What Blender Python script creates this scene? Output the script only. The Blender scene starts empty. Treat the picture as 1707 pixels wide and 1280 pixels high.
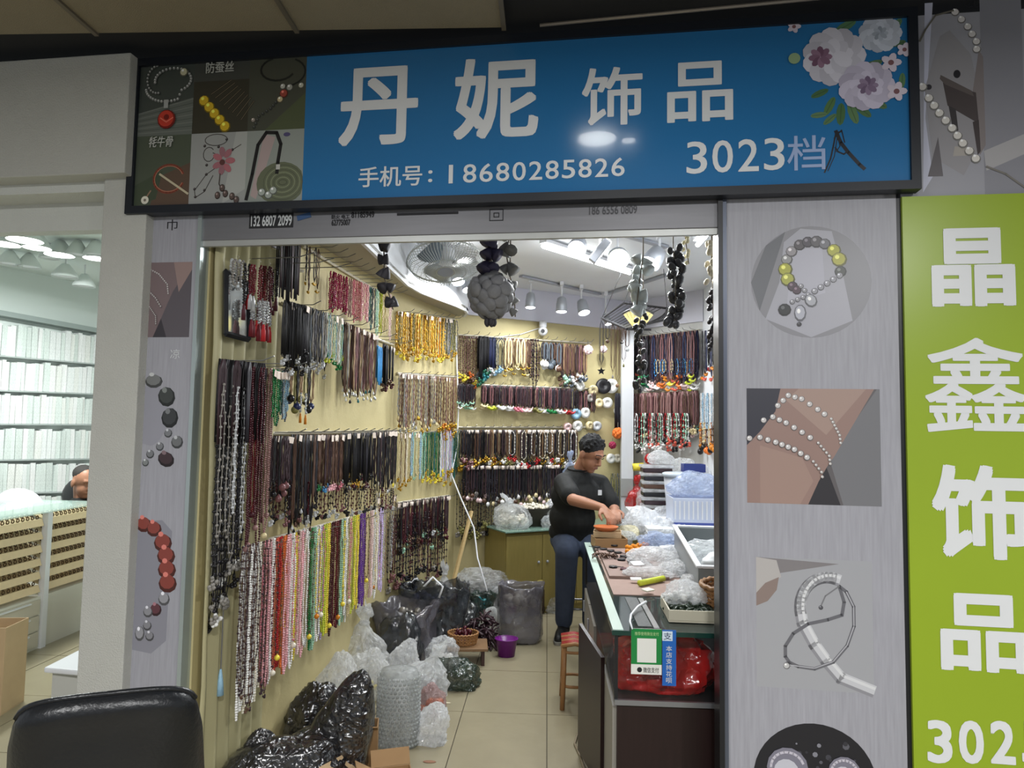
import bpy, bmesh, math, random
from mathutils import Vector, Matrix, noise
random.seed(7)
SC = bpy.context.scene
COL = SC.collection
R = math.radians
# ------------------------------------------------------------------ camera
FPX, CX, CY, CAMH = 1150.0, 853.5, 640.0, 1.5
cam_loc = Vector((0, 0, CAMH))
_d = Vector((912 - CX, 716 - CY, FPX)).normalized()          # into the shop (world +Y), camera axes x right, y down, z forward
_u = Vector((293, -18140, 1180)); _u = (_u - _d * _u.dot(_d)).normalized()   # world up
_x = _u.cross(_d) * -1
if _x.x < 0: _x = -_x
def tob(v): return Vector((v.x, -v.y, -v.z))
rows = [tob(_x), tob(_d), tob(_u)]
cam_data = bpy.data.cameras.new('camera'); cam = bpy.data.objects.new('camera', cam_data); COL.objects.link(cam)
cam.matrix_world = Matrix.Translation(cam_loc) @ Matrix([list(r) for r in rows]).to_4x4()
cam_data.sensor_width = 36; cam_data.lens = FPX / 1707 * 36; cam_data.clip_start = .05
SC.camera = cam
# ------------------------------------------------------------------ world, exposure
w = bpy.data.worlds.new('world'); SC.world = w; w.use_nodes = True
bg = w.node_tree.nodes['Background']; bg.inputs[0].default_value = (.90, .95, 1, 1); bg.inputs[1].default_value = .44
vs = SC.view_settings; vs.view_transform = 'Standard'; vs.look = 'None'; vs.gamma = 1; vs.use_curve_mapping = False; vs.exposure = 0.0
E_SPOT, E_TUBE, E_NEIGH, E_CORR = 6.5, 10.0, 20.0, 15.0
# ------------------------------------------------------------------ picture rays to places
def ray(px, py):
    v = tob(Vector((px - CX, py - CY, FPX)))
    return Vector([r.dot(v) for r in rows])
def fy(px, py, Y):
    d = ray(px, py); return cam_loc + d * (Y / d.y)
def fz(px, py, Z):
    d = ray(px, py); return cam_loc + d * ((Z - CAMH) / d.z)
FA = R(5.3); FO = Vector((0, 2.45, 0))
FU = Vector((math.cos(FA), -math.sin(FA), 0)); FV = Vector((math.sin(FA), math.cos(FA), 0))
def F(lx, ly, lz): return FO + FU * lx + FV * ly + Vector((0, 0, lz))        # facade frame: along, into the shop, up
def Ft(v): return F(v[0], v[1], v[2])
def fac(px, py, off=0.0):
    d = ray(px, py); t = (FO + FV * off - cam_loc).dot(FV) / d.dot(FV)
    p = cam_loc + d * t - FO
    return p.dot(FU), p.z
def plane_hit(A, n, px, py, off=0):
    d = ray(px, py); t = (A + n * off - cam_loc).dot(n) / d.dot(n)
    return cam_loc + d * t
def flo(px, Y): p = fy(px, 716, Y); return Vector((p.x, Y, 0))
P0, P1, P2, P3, P4 = flo(338, 2.62), flo(655, 4.7), flo(760, 5.8), flo(1048, 6.7), flo(1172, 6.1)
P5 = Vector((P4.x, 2.4, 0))
def wn(A, B):
    t = (B - A).normalized(); n = Vector((t.y, -t.x, 0))
    if n.dot(Vector((0, 4.2, 0)) - A) < 0: n = -n
    return n
WALL = {k: (a, b, wn(a, b)) for k, a, b in (('L', P0, P1), ('G', P1, P2), ('B', P2, P3), ('R', P3, P4), ('S', P4, P5))}
def wh(k, px, py, off=0): a, b, n = WALL[k]; return plane_hit(a, n, px, py, off)
# ------------------------------------------------------------------ materials
MATS = {}
def mat(name, c=(.5, .5, .5), rough=.5, metal=0, spec=.5, var=0, vs=20, bump=0, bs=60, emit=0, alpha=1, trans=0, stretch=None, ior=1.45, coat=0):
    if name in MATS: return MATS[name]
    m = bpy.data.materials.new(name); m.use_nodes = True; nt = m.node_tree; N = nt.nodes; Lk = nt.links
    b = N['Principled BSDF']; b.inputs['Base Color'].default_value = (*c, 1)
    b.inputs['Roughness'].default_value = rough; b.inputs['Metallic'].default_value = metal
    b.inputs['Specular IOR Level'].default_value = spec; b.inputs['IOR'].default_value = ior
    b.inputs['Transmission Weight'].default_value = trans; b.inputs['Coat Weight'].default_value = coat
    tc = N.new('ShaderNodeTexCoord'); mp = N.new('ShaderNodeMapping'); Lk.new(tc.outputs['Object'], mp.inputs[0])
    if stretch: mp.inputs['Scale'].default_value = stretch
    if var:
        no = N.new('ShaderNodeTexNoise'); no.inputs['Scale'].default_value = vs; no.inputs['Detail'].default_value = 4
        Lk.new(mp.outputs[0], no.inputs['Vector'])
        mx = N.new('ShaderNodeMix'); mx.data_type = 'RGBA'
        mx.inputs[6].default_value = (*[max(0, x * (1 - var)) for x in c], 1); mx.inputs[7].default_value = (*[min(1, x * (1 + var)) for x in c], 1)
        Lk.new(no.outputs[0], mx.inputs[0]); Lk.new(mx.outputs[2], b.inputs['Base Color'])
    if bump:
        n2 = N.new('ShaderNodeTexNoise'); n2.inputs['Scale'].default_value = bs; n2.inputs['Detail'].default_value = 3
        bp = N.new('ShaderNodeBump'); bp.inputs['Strength'].default_value = bump; bp.inputs['Distance'].default_value = .01
        Lk.new(mp.outputs[0], n2.inputs['Vector']); Lk.new(n2.outputs[0], bp.inputs['Height']); Lk.new(bp.outputs[0], b.inputs['Normal'])
    if emit:
        b.inputs['Emission Color'].default_value = (*c, 1); b.inputs['Emission Strength'].default_value = emit
    if alpha < 1:
        out = N['Material Output']; tr = N.new('ShaderNodeBsdfTransparent'); ms = N.new('ShaderNodeMixShader')
        ms.inputs[0].default_value = alpha
        Lk.new(tr.outputs[0], ms.inputs[1]); Lk.new(b.outputs[0], ms.inputs[2]); Lk.new(ms.outputs[0], out.inputs[0])
    MATS[name] = m; return m
def plastic(name, c, alpha, rough=.15, bs=30, bump=.9):
    """crinkled film: partly see-through, glossy, with sharp creases"""
    if name in MATS: return MATS[name]
    m = bpy.data.materials.new(name); m.use_nodes = True; nt = m.node_tree; N = nt.nodes; Lk = nt.links
    b = N['Principled BSDF']; b.inputs['Base Color'].default_value = (*c, 1); b.inputs['Roughness'].default_value = rough
    b.inputs['Specular IOR Level'].default_value = 1.0; b.inputs['Coat Weight'].default_value = .6; b.inputs['Coat Roughness'].default_value = .12
    tc = N.new('ShaderNodeTexCoord'); vo = N.new('ShaderNodeTexVoronoi'); vo.inputs['Scale'].default_value = bs
    no = N.new('ShaderNodeTexNoise'); no.inputs['Scale'].default_value = bs * .5; no.inputs['Detail'].default_value = 3
    Lk.new(tc.outputs['Object'], no.inputs['Vector'])
    ad = N.new('ShaderNodeMix'); ad.data_type = 'VECTOR'; ad.inputs[0].default_value = .35
    Lk.new(tc.outputs['Object'], ad.inputs[4]); Lk.new(no.outputs[1], ad.inputs[5]); Lk.new(ad.outputs[1], vo.inputs['Vector'])
    bp = N.new('ShaderNodeBump'); bp.inputs['Strength'].default_value = bump; bp.inputs['Distance'].default_value = .02
    Lk.new(vo.outputs['Distance'], bp.inputs['Height']); Lk.new(bp.outputs[0], b.inputs['Normal'])
    if alpha < 1:
        out = N['Material Output']; tr = N.new('ShaderNodeBsdfTransparent'); ms = N.new('ShaderNodeMixShader')
        mr = N.new('ShaderNodeMapRange'); mr.inputs[1].default_value = .3; mr.inputs[2].default_value = .7
        mr.inputs[3].default_value = alpha * .5; mr.inputs[4].default_value = min(1, alpha * 1.5)
        Lk.new(no.outputs[0], mr.inputs[0]); Lk.new(mr.outputs[0], ms.inputs[0])
        tl = N.new('ShaderNodeBsdfTranslucent'); tl.inputs[0].default_value = (*c, 1); m2 = N.new('ShaderNodeMixShader'); m2.inputs[0].default_value = .5 if alpha < .8 else .06
        Lk.new(b.outputs[0], m2.inputs[1]); Lk.new(tl.outputs[0], m2.inputs[2])
        Lk.new(tr.outputs[0], ms.inputs[1]); Lk.new(m2.outputs[0], ms.inputs[2]); Lk.new(ms.outputs[0], out.inputs[0])
    MATS[name] = m; return m
def print_mat(rough):
    n = 'print_%g' % rough
    if n in MATS: return MATS[n]
    m = bpy.data.materials.new(n); m.use_nodes = True; N = m.node_tree.nodes
    a = N.new('ShaderNodeVertexColor'); a.layer_name = 'ink'
    b = N['Principled BSDF']; m.node_tree.links.new(a.outputs[0], b.inputs['Base Color']); b.inputs['Roughness'].default_value = rough
    MATS[n] = m; return m
def s2l(*c):     # 0-255 picture colour to linear
    return tuple(((x / 255) / 12.92 if x / 255 < .04045 else ((x / 255 + .055) / 1.055) ** 2.4) for x in c)
# ------------------------------------------------------------------ mesh builder (world coordinates)
def tag(o, label=None, cat=None, group=None, kind=None):
    if label: o['label'] = label
    if cat: o['category'] = cat
    if group: o['group'] = group
    if kind: o['kind'] = kind
    return o
def root(name, loc, label, cat, group=None):
    o = bpy.data.objects.new(name, None); COL.objects.link(o); o.location = loc; o.empty_display_size = .05
    o.empty_display_type = 'PLAIN_AXES'
    return tag(o, label, cat, group)
def wloc(o):
    p = Vector(o.location); q = o.parent
    while q: p += Vector(q.location); q = q.parent
    return p
class MB:
    def __init__(s, tf=None): s.v = []; s.f = []; s.c = []; s.tf = tf; s.ink = None
    def add(s, vs, fs):
        k = len(s.v); s.v += [tuple(s.tf(v)) if s.tf else tuple(v) for v in vs]
        s.f += [tuple(i + k for i in f) for f in fs]; s.c += [s.ink] * len(fs); return s
    def boxm(s, M, sx, sy, sz):
        vs = [M @ Vector((x * sx / 2, y * sy / 2, z * sz / 2)) for x in (-1, 1) for y in (-1, 1) for z in (-1, 1)]
        return s.add(vs, [(0, 1, 3, 2), (4, 6, 7, 5), (0, 4, 5, 1), (2, 3, 7, 6), (0, 2, 6, 4), (1, 5, 7, 3)])
    def box(s, c, sz, rz=0, rx=0, ry=0):
        M = Matrix.Translation(c) @ Matrix.Rotation(rz, 4, 'Z') @ Matrix.Rotation(ry, 4, 'Y') @ Matrix.Rotation(rx, 4, 'X')
        return s.boxm(M, *sz)
    def ext(s, x0, x1, y0, y1, z0, z1): return s.box(((x0 + x1) / 2, (y0 + y1) / 2, (z0 + z1) / 2), (abs(x1 - x0), abs(y1 - y0), abs(z1 - z0)))
    def tube(s, pts, r, n=6, caps=True, closed=False):
        pts = [Vector(p) for p in pts]; m = len(pts); rs = r if isinstance(r, (list, tuple)) else [r] * m
        vs = []; prev = None
        for i, p in enumerate(pts):
            a = pts[(i - 1) % m] if (closed or i > 0) else p; b = pts[(i + 1) % m] if (closed or i < m - 1) else p
            t = (b - a)
            if t.length < 1e-9: t = Vector((0, 0, 1))
            t.normalize()
            ref = prev if prev is not None else (Vector((1, 0, 0)) if abs(t.x) < .9 else Vector((0, 1, 0)))
            u = ref - t * ref.dot(t)
            if u.length < 1e-6: u = t.orthogonal()
            u.normalize(); prev = u; w_ = t.cross(u)
            vs += [p + (u * math.cos(2 * math.pi * k / n) + w_ * math.sin(2 * math.pi * k / n)) * rs[i] for k in range(n)]
        fs = []
        for i in range(m if closed else m - 1):
            j = (i + 1) % m
            fs += [(i * n + k, i * n + (k + 1) % n, j * n + (k + 1) % n, j * n + k) for k in range(n)]
        if caps and not closed: fs += [tuple(range(n - 1, -1, -1)), tuple((m - 1) * n + k for k in range(n))]
        return s.add(vs, fs)
    def cyl(s, a, b, r0, r1=None, n=16, caps=True): return s.tube([a, b], [r0, r0 if r1 is None else r1], n, caps)
    def sph(s, c, r, seg=10, rings=6, M=None):
        rx, ry, rz = (r, r, r) if not isinstance(r, (tuple, list)) else r
        c = Vector(c); loc = [Vector((0, 0, rz))]
        for i in range(1, rings):
            a = math.pi * i / rings
            loc += [Vector((rx * math.sin(a) * math.cos(2 * math.pi * k / seg), ry * math.sin(a) * math.sin(2 * math.pi * k / seg), rz * math.cos(a))) for k in range(seg)]
        loc.append(Vector((0, 0, -rz)))
        vs = [c + (M @ p if M else p) for p in loc]
        fs = [(0, 1 + k, 1 + (k + 1) % seg) for k in range(seg)]
        for i in range(rings - 2):
            a = 1 + i * seg; b = a + seg
            fs += [(a + k, b + k, b + (k + 1) % seg, a + (k + 1) % seg) for k in range(seg)]
        a = 1 + (rings - 2) * seg; e = len(vs) - 1
        fs += [(a + k, e, a + (k + 1) % seg) for k in range(seg)]
        return s.add(vs, fs)
    def lathe(s, c, prof, n=20, M=None, cap0=True, cap1=True):
        c = Vector(c); vs = []
        for r_, z_ in prof:
            for k in range(n):
                p = Vector((r_ * math.cos(2 * math.pi * k / n), r_ * math.sin(2 * math.pi * k / n), z_)); vs.append(c + (M @ p if M else p))
        m = len(prof); fs = [(i * n + k, i * n + (k + 1) % n, (i + 1) * n + (k + 1) % n, (i + 1) * n + k) for i in range(m - 1) for k in range(n)]
        if cap0: fs.append(tuple(range(n - 1, -1, -1)))
        if cap1: fs.append(tuple((m - 1) * n + k for k in range(n)))
        return s.add(vs, fs)
    def prism(s, pts, vec):
        pts = [Vector(p) for p in pts]; n = len(pts); vec = Vector(vec)
        return s.add(pts + [p + vec for p in pts], [tuple(range(n - 1, -1, -1)), tuple(range(n, 2 * n))] + [(k, (k + 1) % n, n + (k + 1) % n, n + k) for k in range(n)])
    def cap(s, a, b, ra, rb, n=12):
        a = Vector(a); b = Vector(b); s.cyl(a, b, ra, rb, n); s.sph(a, ra, n, 8); s.sph(b, rb, n, 8); return s
    def mesh(s, name, smooth=False, origin=None):
        me = bpy.data.meshes.new(name)
        o = Vector(origin) if origin is not None else Vector((0, 0, 0))
        me.from_pydata([tuple(Vector(v) - o) for v in s.v], [], s.f); me.update()
        if smooth: me.polygons.foreach_set('use_smooth', [True] * len(me.polygons))
        if any(c is not None for c in s.c):
            at = me.color_attributes.new('ink', 'FLOAT_COLOR', 'CORNER'); dat = []
            for f, c in zip(s.f, s.c): dat += [*(c or (1, 1, 1)), 1] * len(f)
            at.data.foreach_set('color', dat)
        return me
    def build(s, name, m, parent=None, smooth=False, origin=None, bevel=0):
        if origin is None:
            xs, ys, zs = zip(*s.v); origin = Vector(((min(xs) + max(xs)) / 2, (min(ys) + max(ys)) / 2, min(zs)))
        me = s.mesh(name, smooth, origin); me.materials.append(m)
        o = bpy.data.objects.new(name, me); COL.objects.link(o); o.location = origin
        if parent: o.location = Vector(origin) - wloc(parent); o.parent = parent
        if bevel:
            bv = o.modifiers.new('bevel', 'BEVEL'); bv.width = bevel; bv.segments = 2; bv.limit_method = 'ANGLE'
        return o
def struct(name, mb, m, **k): return tag(mb.build(name, m, **k), kind='structure')
def stray(o, parent):                      # put an object under a parent without moving it
    o.location = Vector(o.location) - wloc(parent); o.parent = parent; return o
def bake(o):                               # apply the modifiers
    dg = bpy.context.evaluated_depsgraph_get(); dg.update()
    me = bpy.data.meshes.new_from_object(o.evaluated_get(dg)); old = o.data; o.modifiers.clear(); o.data = me
    bpy.data.meshes.remove(old); return o
def remesh(o, vox, smooth_it=6):
    md = o.modifiers.new('r', 'REMESH'); md.mode = 'VOXEL'; md.voxel_size = vox; md.use_smooth_shade = True
    sm = o.modifiers.new('s', 'SMOOTH'); sm.iterations = smooth_it; sm.factor = .5
    m = o.data.materials[0] if o.data.materials else None
    bake(o)
    if m and not o.data.materials: o.data.materials.append(m)
    o.data.polygons.foreach_set('use_smooth', [True] * len(o.data.polygons)); return o
# flat lettering: glyphs fitted to a box in a frame function T(u, w) -> world, standing proud by `th`
def lettering(body, x0, z0, x1, z1, T, m, parent, name='lettering', bold=0.0, th=.0012, shear=0):
    cu = bpy.data.curves.new('txt', 'FONT'); cu.body = body; cu.resolution_u = 4
    cu.shear = shear
    ob = bpy.data.objects.new('txt', cu); COL.objects.link(ob)
    dg = bpy.context.evaluated_depsgraph_get(); dg.update()
    me = bpy.data.meshes.new_from_object(ob.evaluated_get(dg))
    bpy.data.objects.remove(ob); bpy.data.curves.remove(cu)
    vs = [v.co.copy() for v in me.vertices]; fs = [tuple(p.vertices) for p in me.polygons]
    bpy.data.meshes.remove(me)
    if not vs: return None
    if bold:
        v0, f0 = vs, fs; vs, fs = [], []
        for k in range(8):
            k0 = len(vs); a = k * math.pi / 4; r_ = bold * (1.25 if k % 2 else 1)
            vs = vs + [v + Vector((r_ * math.cos(a), r_ * math.sin(a), 0)) for v in v0]; lay = (lay if k else []) + [k] * len(v0); fs = fs + [tuple(i + k0 for i in f) for f in f0]
    ax = min(v.x for v in vs); bx_ = max(v.x for v in vs); ay = min(v.y for v in vs); by = max(v.y for v in vs)
    mb = MB()
    if not bold: lay = [0] * len(vs)
    mb.add([T(x0 + (v.x - ax) / (bx_ - ax) * (x1 - x0), z0 + (v.y - ay) / (by - ay) * (z1 - z0), th + .00015 * l_) for v, l_ in zip(vs, lay)], fs)
    return mb.build(name, m, parent)
# flat print: coloured shapes on a plane T(u, v, lift)
class Ink:
    def __init__(s, T, u0, v0, u1, v1): s.T = T; s.u0, s.v0, s.u1, s.v1 = u0, v0, u1, v1; s.mb = MB(); s.l = 1; s.asp = abs((u1 - u0) / (v1 - v0))
    def p(s, u, v): return s.T(s.u0 + (s.u1 - s.u0) * u, s.v0 + (s.v1 - s.v0) * v, .00025 * s.l)
    def poly(s, pts, c):
        s.mb.ink = s2l(*c); s.mb.add([s.p(*q) for q in pts], [tuple(range(len(pts)))]); s.l += .15; return s
    def rect(s, u0, v0, u1, v1, c): return s.poly([(u0, v0), (u1, v0), (u1, v1), (u0, v1)], c)
    def ell(s, u, v, r, c, k=1, n=14, rot=0, cl=None):   # r in widths
        pts = []
        for i in range(n):
            a = 2 * math.pi * i / n; x = r * math.cos(a); y = r * k * math.sin(a)
            pts.append((u + x * math.cos(rot) - y * math.sin(rot), v + (x * math.sin(rot) + y * math.cos(rot)) * s.asp))
        if cl: pts = [(min(max(a, cl[0]), cl[1]), min(max(b, cl[2]), cl[3])) for a, b in pts]
        return s.poly(pts, c)
    def bead(s, u, v, r, c, k=1, rot=0):
        s.ell(u, v, r, [x * .55 for x in c], k, 10, rot); s.ell(u - r * .06, v + r * .08, r * .82, c, k, 10, rot)
        s.ell(u - r * .28, v + r * .35, r * .3, [min(255, x * 1.3 + 45) for x in c], k, 7, rot); return s
    def line(s, pts, wd, c):
        for (a, b), (e, f) in zip(pts, pts[1:]):
            dx, dy = (e - a), (f - b) / s.asp; L = math.hypot(dx, dy) or 1; nx, ny = -dy / L * wd / 2, dx / L * wd / 2 * s.asp
            ex, ey = dx / L * wd * .25, dy / L * wd * .25 * s.asp
            s.mb.ink = s2l(*c); s.mb.add([s.p(a + nx - ex, b + ny - ey), s.p(e + nx + ex, f + ny + ey), s.p(e - nx + ex, f - ny + ey), s.p(a - nx - ex, b - ny - ey)], [(0, 1, 2, 3)])
        s.l += .15; return s
    def done(s, name, parent, rough=.3): return s.mb.build(name, print_mat(rough), parent)
def arc(cx, cy, rx, ry, a0, a1, n): return [(cx + rx * math.cos(R(a0 + (a1 - a0) * i / (n - 1))), cy + ry * math.sin(R(a0 + (a1 - a0) * i / (n - 1)))) for i in range(n)]
def area(name, loc, power, size, rot=(0, 0, 0), color=(1, 1, 1), parent=None, spread=180):
    l = bpy.data.lights.new(name, 'AREA'); l.shape = 'DISK'; l.size = size; l.energy = power; l.color = color; l.spread = R(spread)
    o = bpy.data.objects.new(name, l); COL.objects.link(o); o.location = loc; o.rotation_euler = rot
    if parent: stray(o, parent)
    return o
# ================================================================== THE SETTING
M_wall = mat('wall_beige', s2l(190, 178, 132), .6, var=.10, vs=4, bump=.1)
M_white = mat('paint_white', s2l(225, 228, 232), .5, var=.03, vs=6)
M_plaster = mat('plaster_grey', s2l(186, 186, 180), .75, var=.05, vs=9, bump=.35, bs=180)
M_pl2 = mat('plaster_light', s2l(205, 207, 202), .7, var=.04, vs=9, bump=.3, bs=220)
M_tile = mat('floor_tile', s2l(146, 138, 114), .3, var=.12, vs=7, bump=.04, bs=30)
M_grout = mat('grout', s2l(84, 78, 64), .9)
M_panel = mat('wood_print_grey', s2l(160, 160, 168), .38, var=.2, vs=22, stretch=(6, 6, .35))
M_black = mat('black_metal', (.012, .013, .016), .35)
M_alu = mat('aluminium', s2l(150, 152, 158), .32, metal=.7, var=.08, vs=8)
M_ceil = mat('ceiling_tile', s2l(146, 136, 114), .8, var=.10, vs=5, bump=.5, bs=260)
M_dark = mat('dark_void', s2l(44, 44, 46), .8, var=.2, vs=5)
# floor of the shop with its tiles
fl = struct('floor', MB().ext(-6, 3.0, -3, 8.2, -.06, -.006), M_grout, origin=(0, 0, -.06))
TW, TD = .448, .64
tile_me = MB().ext(-TW / 2 + .0025, TW / 2 - .0025, -TD / 2 + .0025, TD / 2 - .0025, -.012, 0).mesh('tile'); tile_me.materials.append(M_tile)
for i in range(-13, 6):
    for j in range(-5, 8):
        o = bpy.data.objects.new('tile', tile_me); COL.objects.link(o); o.parent = fl
        o.location = (.018 + TW * (i + .5), 3.11 + TD * (j + .5), .06 + random.uniform(-.0006, .0006))
# walls of the shop
def wall_seg(name, k, z0, z1, m, th=.06, off=0, ext0=0, ext1=0):
    A, B, n = WALL[k]; t = (B - A).normalized(); A = A - t * ext0; B = B + t * ext1
    mb = MB(); a = A + n * off; b = B + n * off
    mb.prism([a + Vector((0, 0, z0)), b + Vector((0, 0, z0)), b + Vector((0, 0, z1)), a + Vector((0, 0, z1))], -n * th)
    return struct(name, mb, m)
wall_seg('wall_left', 'L', 0, 2.45, M_wall)
wall_seg('wall_left_rear', 'G', 0, 2.45, M_wall)
wall_seg('wall_back', 'B', 0, 2.47, M_wall)
wall_seg('wall_back_right', 'R', 0, 2.47, mat('wall_pale', s2l(200, 200, 196), .6))
wall_seg('wall_right', 'S', 0, 2.75, M_white)
for nm, k in (('trim_1', 'B'), ('trim_2', 'R')): wall_seg(nm, k, 2.47, 2.75, mat('bulkhead', s2l(210, 210, 222), .5), th=.10, off=.03, ext0=.0, ext1=.02)
struct('ceiling', MB().ext(-1.9, 1.9, 2.62, 7.4, 2.75, 2.80), M_white)
# curved soffit over the left wall
edge = [(-.955, 2.62), (-.945, 3.3), (-.935, 4.0), (-.925, 4.45), (-.88, 4.72), (-.80, 4.95), (-.71, 5.2), (-.655, 5.42), (-.655, 5.55), (-.70, 5.72)]
pts = [Vector((x, y, 2.45)) for x, y in edge] + [P2 + Vector((0, 0, 2.45)), P1 + Vector((0, 0, 2.45)), P0 + Vector((0, 0, 2.45))]
mb = MB().prism(pts, (0, 0, .02)); struct('trim_3', mb, mat('soffit_tan', s2l(176, 170, 150), .6))
mb = MB()
for a, b in zip(edge, edge[1:]):
    A = Vector((*a, 2.43)); B = Vector((*b, 2.43)); n = Vector((-(b[1] - a[1]), b[0] - a[0], 0)).normalized()
    mb.prism([A, B, B + Vector((0, 0, .32)), A + Vector((0, 0, .32))], n * .02)
struct('trim_4', mb, M_white)
# white pillar between the back wall and the bead wall
pp = fy(1045, 716, 6.52)
pil = struct('wall_pillar', MB().ext(pp.x - .055, pp.x + .055, 6.47, 6.58, 0, 2.5), mat('pillar_white', s2l(205, 208, 212), .5, var=.06, vs=10, stretch=(4, 4, .5)))
MB().ext(pp.x - .062, pp.x + .05, 6.455, 6.47, .9, 1.06).build('pillar_band', mat('pillar_band', s2l(150, 152, 150), .5), pil)
# ---------------- facade
GL = MB(Ft); zt = 2.93
lxc0 = fac(142, 1140)[0]; lxc1 = fac(218, 1120)[0]; lxL = fac(335, 420)[0]
lxR0 = fac(1197, 800)[0]; lxR1 = fac(1210, 800)[0]; lxR2 = fac(1503, 800)[0]
z_head0 = fac(770, 388)[1] - .005; z_head1 = fac(770, 345)[1] + .03
struct('wall_column', MB(Ft).ext(lxc0, lxc1, -.045, .22, 0, zt), M_plaster, bevel=.004)
z_f = fac(100, 292, -.10)[1]
struct('trim_5', MB(Ft).ext(-3.6, fac(207, 289, -.10)[0], -.10, .1, z_f, zt), M_plaster, bevel=.004)
z_b = fac(90, 322, -.02)[1]
struct('trim_6', MB(Ft).ext(-3.6, lxc0 + .01, -.02, .2, z_b, z_f), M_pl2)
struct('trim_7', MB(Ft).ext(-3.6, lxc0 + .01, .10, .16, fac(90, 385, .10)[1], z_b), M_pl2)
struct('wall_front', MB(Ft).ext(lxR1, 1.9, .05, .12, 0, zt), M_dark)
struct('trim_8', MB(Ft).ext(lxc1 - .1, 1.9, .05, .14, z_head1, zt), M_dark)
struct('wall_front_left', MB(Ft).ext(lxc1 - .02, lxL - .012, .02, .12, 0, z_head1), M_dark)
# door frame: left glass edge, shutter header, right post
struct('trim_9', MB(Ft).ext(lxL - .012, lxL + .004, -.01, .05, 0, z_head1), mat('edge_alu', s2l(178, 190, 190), .25, metal=.5))
hd = struct('trim_10', MB(Ft).ext(lxL - .005, lxR1 + .01, .0, .10, z_head0, z_head1), mat('header_alu', s2l(122, 122, 126), .4, metal=.35, var=.12, vs=5, stretch=(1, 1, 12)), bevel=.003)
MB(Ft).ext(lxL, lxR0, .004, .022, z_head0 - .022, z_head0 + .002).build('shutter_rail', mat('rail_alu', s2l(176, 178, 176), .35, metal=.3, var=.1, vs=12), hd)
jb = struct('trim_11', MB(Ft).ext(lxR0, lxR0 + .016, -.02, .10, 0, z_head1), M_black)
MB(Ft).ext(lxR0 + .016, lxR1 + .004, -.012, .08, 0, z_head1).build('post_strip', mat('post_grey', s2l(92, 98, 112), .3, metal=.4), jb)
# stickers and stamped numbers on the header
def Th(u, v, l): return F(u, -.0005 - l, v)
M_stk = mat('sticker_black', (.012, .012, .014), .5); M_stw = mat('sticker_white', s2l(205, 208, 210), .5); M_ink = mat('stamp_ink', s2l(30, 30, 34), .6)
def boxpx(x0, y0, x1, y1, off=0.0):
    a = fac(x0, (y0 + y1) / 2, off); b = fac(x1, (y0 + y1) / 2, off); c = fac((x0 + x1) / 2, y1, off); d = fac((x0 + x1) / 2, y0, off)
    return a[0], c[1], b[0], d[1]
a = boxpx(416, 355, 489, 380); st = MB(Ft).ext(a[0], a[2], -.002, .0, a[1], a[3]).build('phone_sticker', M_stk, hd)
def textpx(body, x0, y0, x1, y1, T, m, parent, off=0.0, **k):
    a = boxpx(x0, y0, x1, y1, off); return lettering(body, *a, T, m, parent, **k)
textpx('132 6807 2099', 419, 359, 487, 377, lambda u, v, l: F(u, -.0022 - l * .3, v), M_stw, hd, bold=.02)
textpx('62775007', 553, 366, 584, 376, Th, M_ink, hd, bold=.02); textpx('81185949', 586, 353, 624, 363, Th, M_ink, hd, bold=.02)
textpx('防火 电工', 553, 358, 583, 365, Th, M_ink, hd, bold=.01)
textpx('186 6556 0809', 982, 343, 1062, 357, Th, mat('faded_ink', s2l(86, 86, 90), .6), hd, bold=.01)
MB(Ft).box((*(lambda q: (q[0], -.0015, q[1]))(fac(507, 361)),), (.055, .002, .02), ry=R(-14)).build('sticker', mat('sticker_blue', s2l(52, 84, 128), .5), hd)
a = boxpx(816, 349, 839, 368)
mb = MB(Ft)
for r_ in (0, .3):
    x0, z0, x1, z1 = a[0] + (a[2] - a[0]) * r_, a[1] + (a[3] - a[1]) * r_, a[2] - (a[2] - a[0]) * r_, a[3] - (a[3] - a[1]) * r_
    t_ = .0022
    mb.ext(x0, x1, -.003, 0, z0, z0 + t_).ext(x0, x1, -.003, 0, z1 - t_, z1).ext(x0, x0 + t_, -.003, 0, z0, z1).ext(x1 - t_, x1, -.003, 0, z0, z1)
mb.build('lock_plate', M_ink, hd)
a = boxpx(662, 354, 764, 358); MB(Ft).ext(a[0], a[2], -.002, 0, a[1], a[3]).build('scratch_strip', M_ink, hd)
# ---------------- corridor ceiling of perforated panels
cl = struct('ceiling_corridor', MB().ext(-5, 4, -3, 2.75, 2.99, 3.03), M_dark)
xs = [fz(140, 40, 2.94).x, fz(470, 40, 2.94).x, fz(838, 30, 2.94).x]
pit = (xs[2] - xs[0]) / 2
cm = MB().ext(-pit / 2 + .006, pit / 2 - .006, -.6, .6, 0, .02).mesh('ceiling_panel'); cm.materials.append(M_ceil)
for i in range(-5, 6):
    for j in range(4):
        yy = 2.40 - .606 - j * 1.212
        if i >= 2 and j == 0: continue
        o = bpy.data.objects.new('ceiling_panel', cm); COL.objects.link(o); o.parent = cl
        o.location = Vector((xs[0] + pit * (i + .5), yy, 2.945)) - Vector(cl.location)
rm = MB().ext(-.008, .008, -2.4, 2.4, 0, .012).mesh('ceiling_rail'); rm.materials.append(mat('rail_dark', s2l(120, 112, 98), .5, metal=.3))
for i in range(-5, 3):
    o = bpy.data.objects.new('ceiling_rail', rm); COL.objects.link(o); o.parent = cl; o.location = Vector((xs[0] + pit * i, 0, 2.936)) - Vector(cl.location)
pa, pb = fy(900, 42, 2.36), fy(1230, 10, 2.28)
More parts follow.
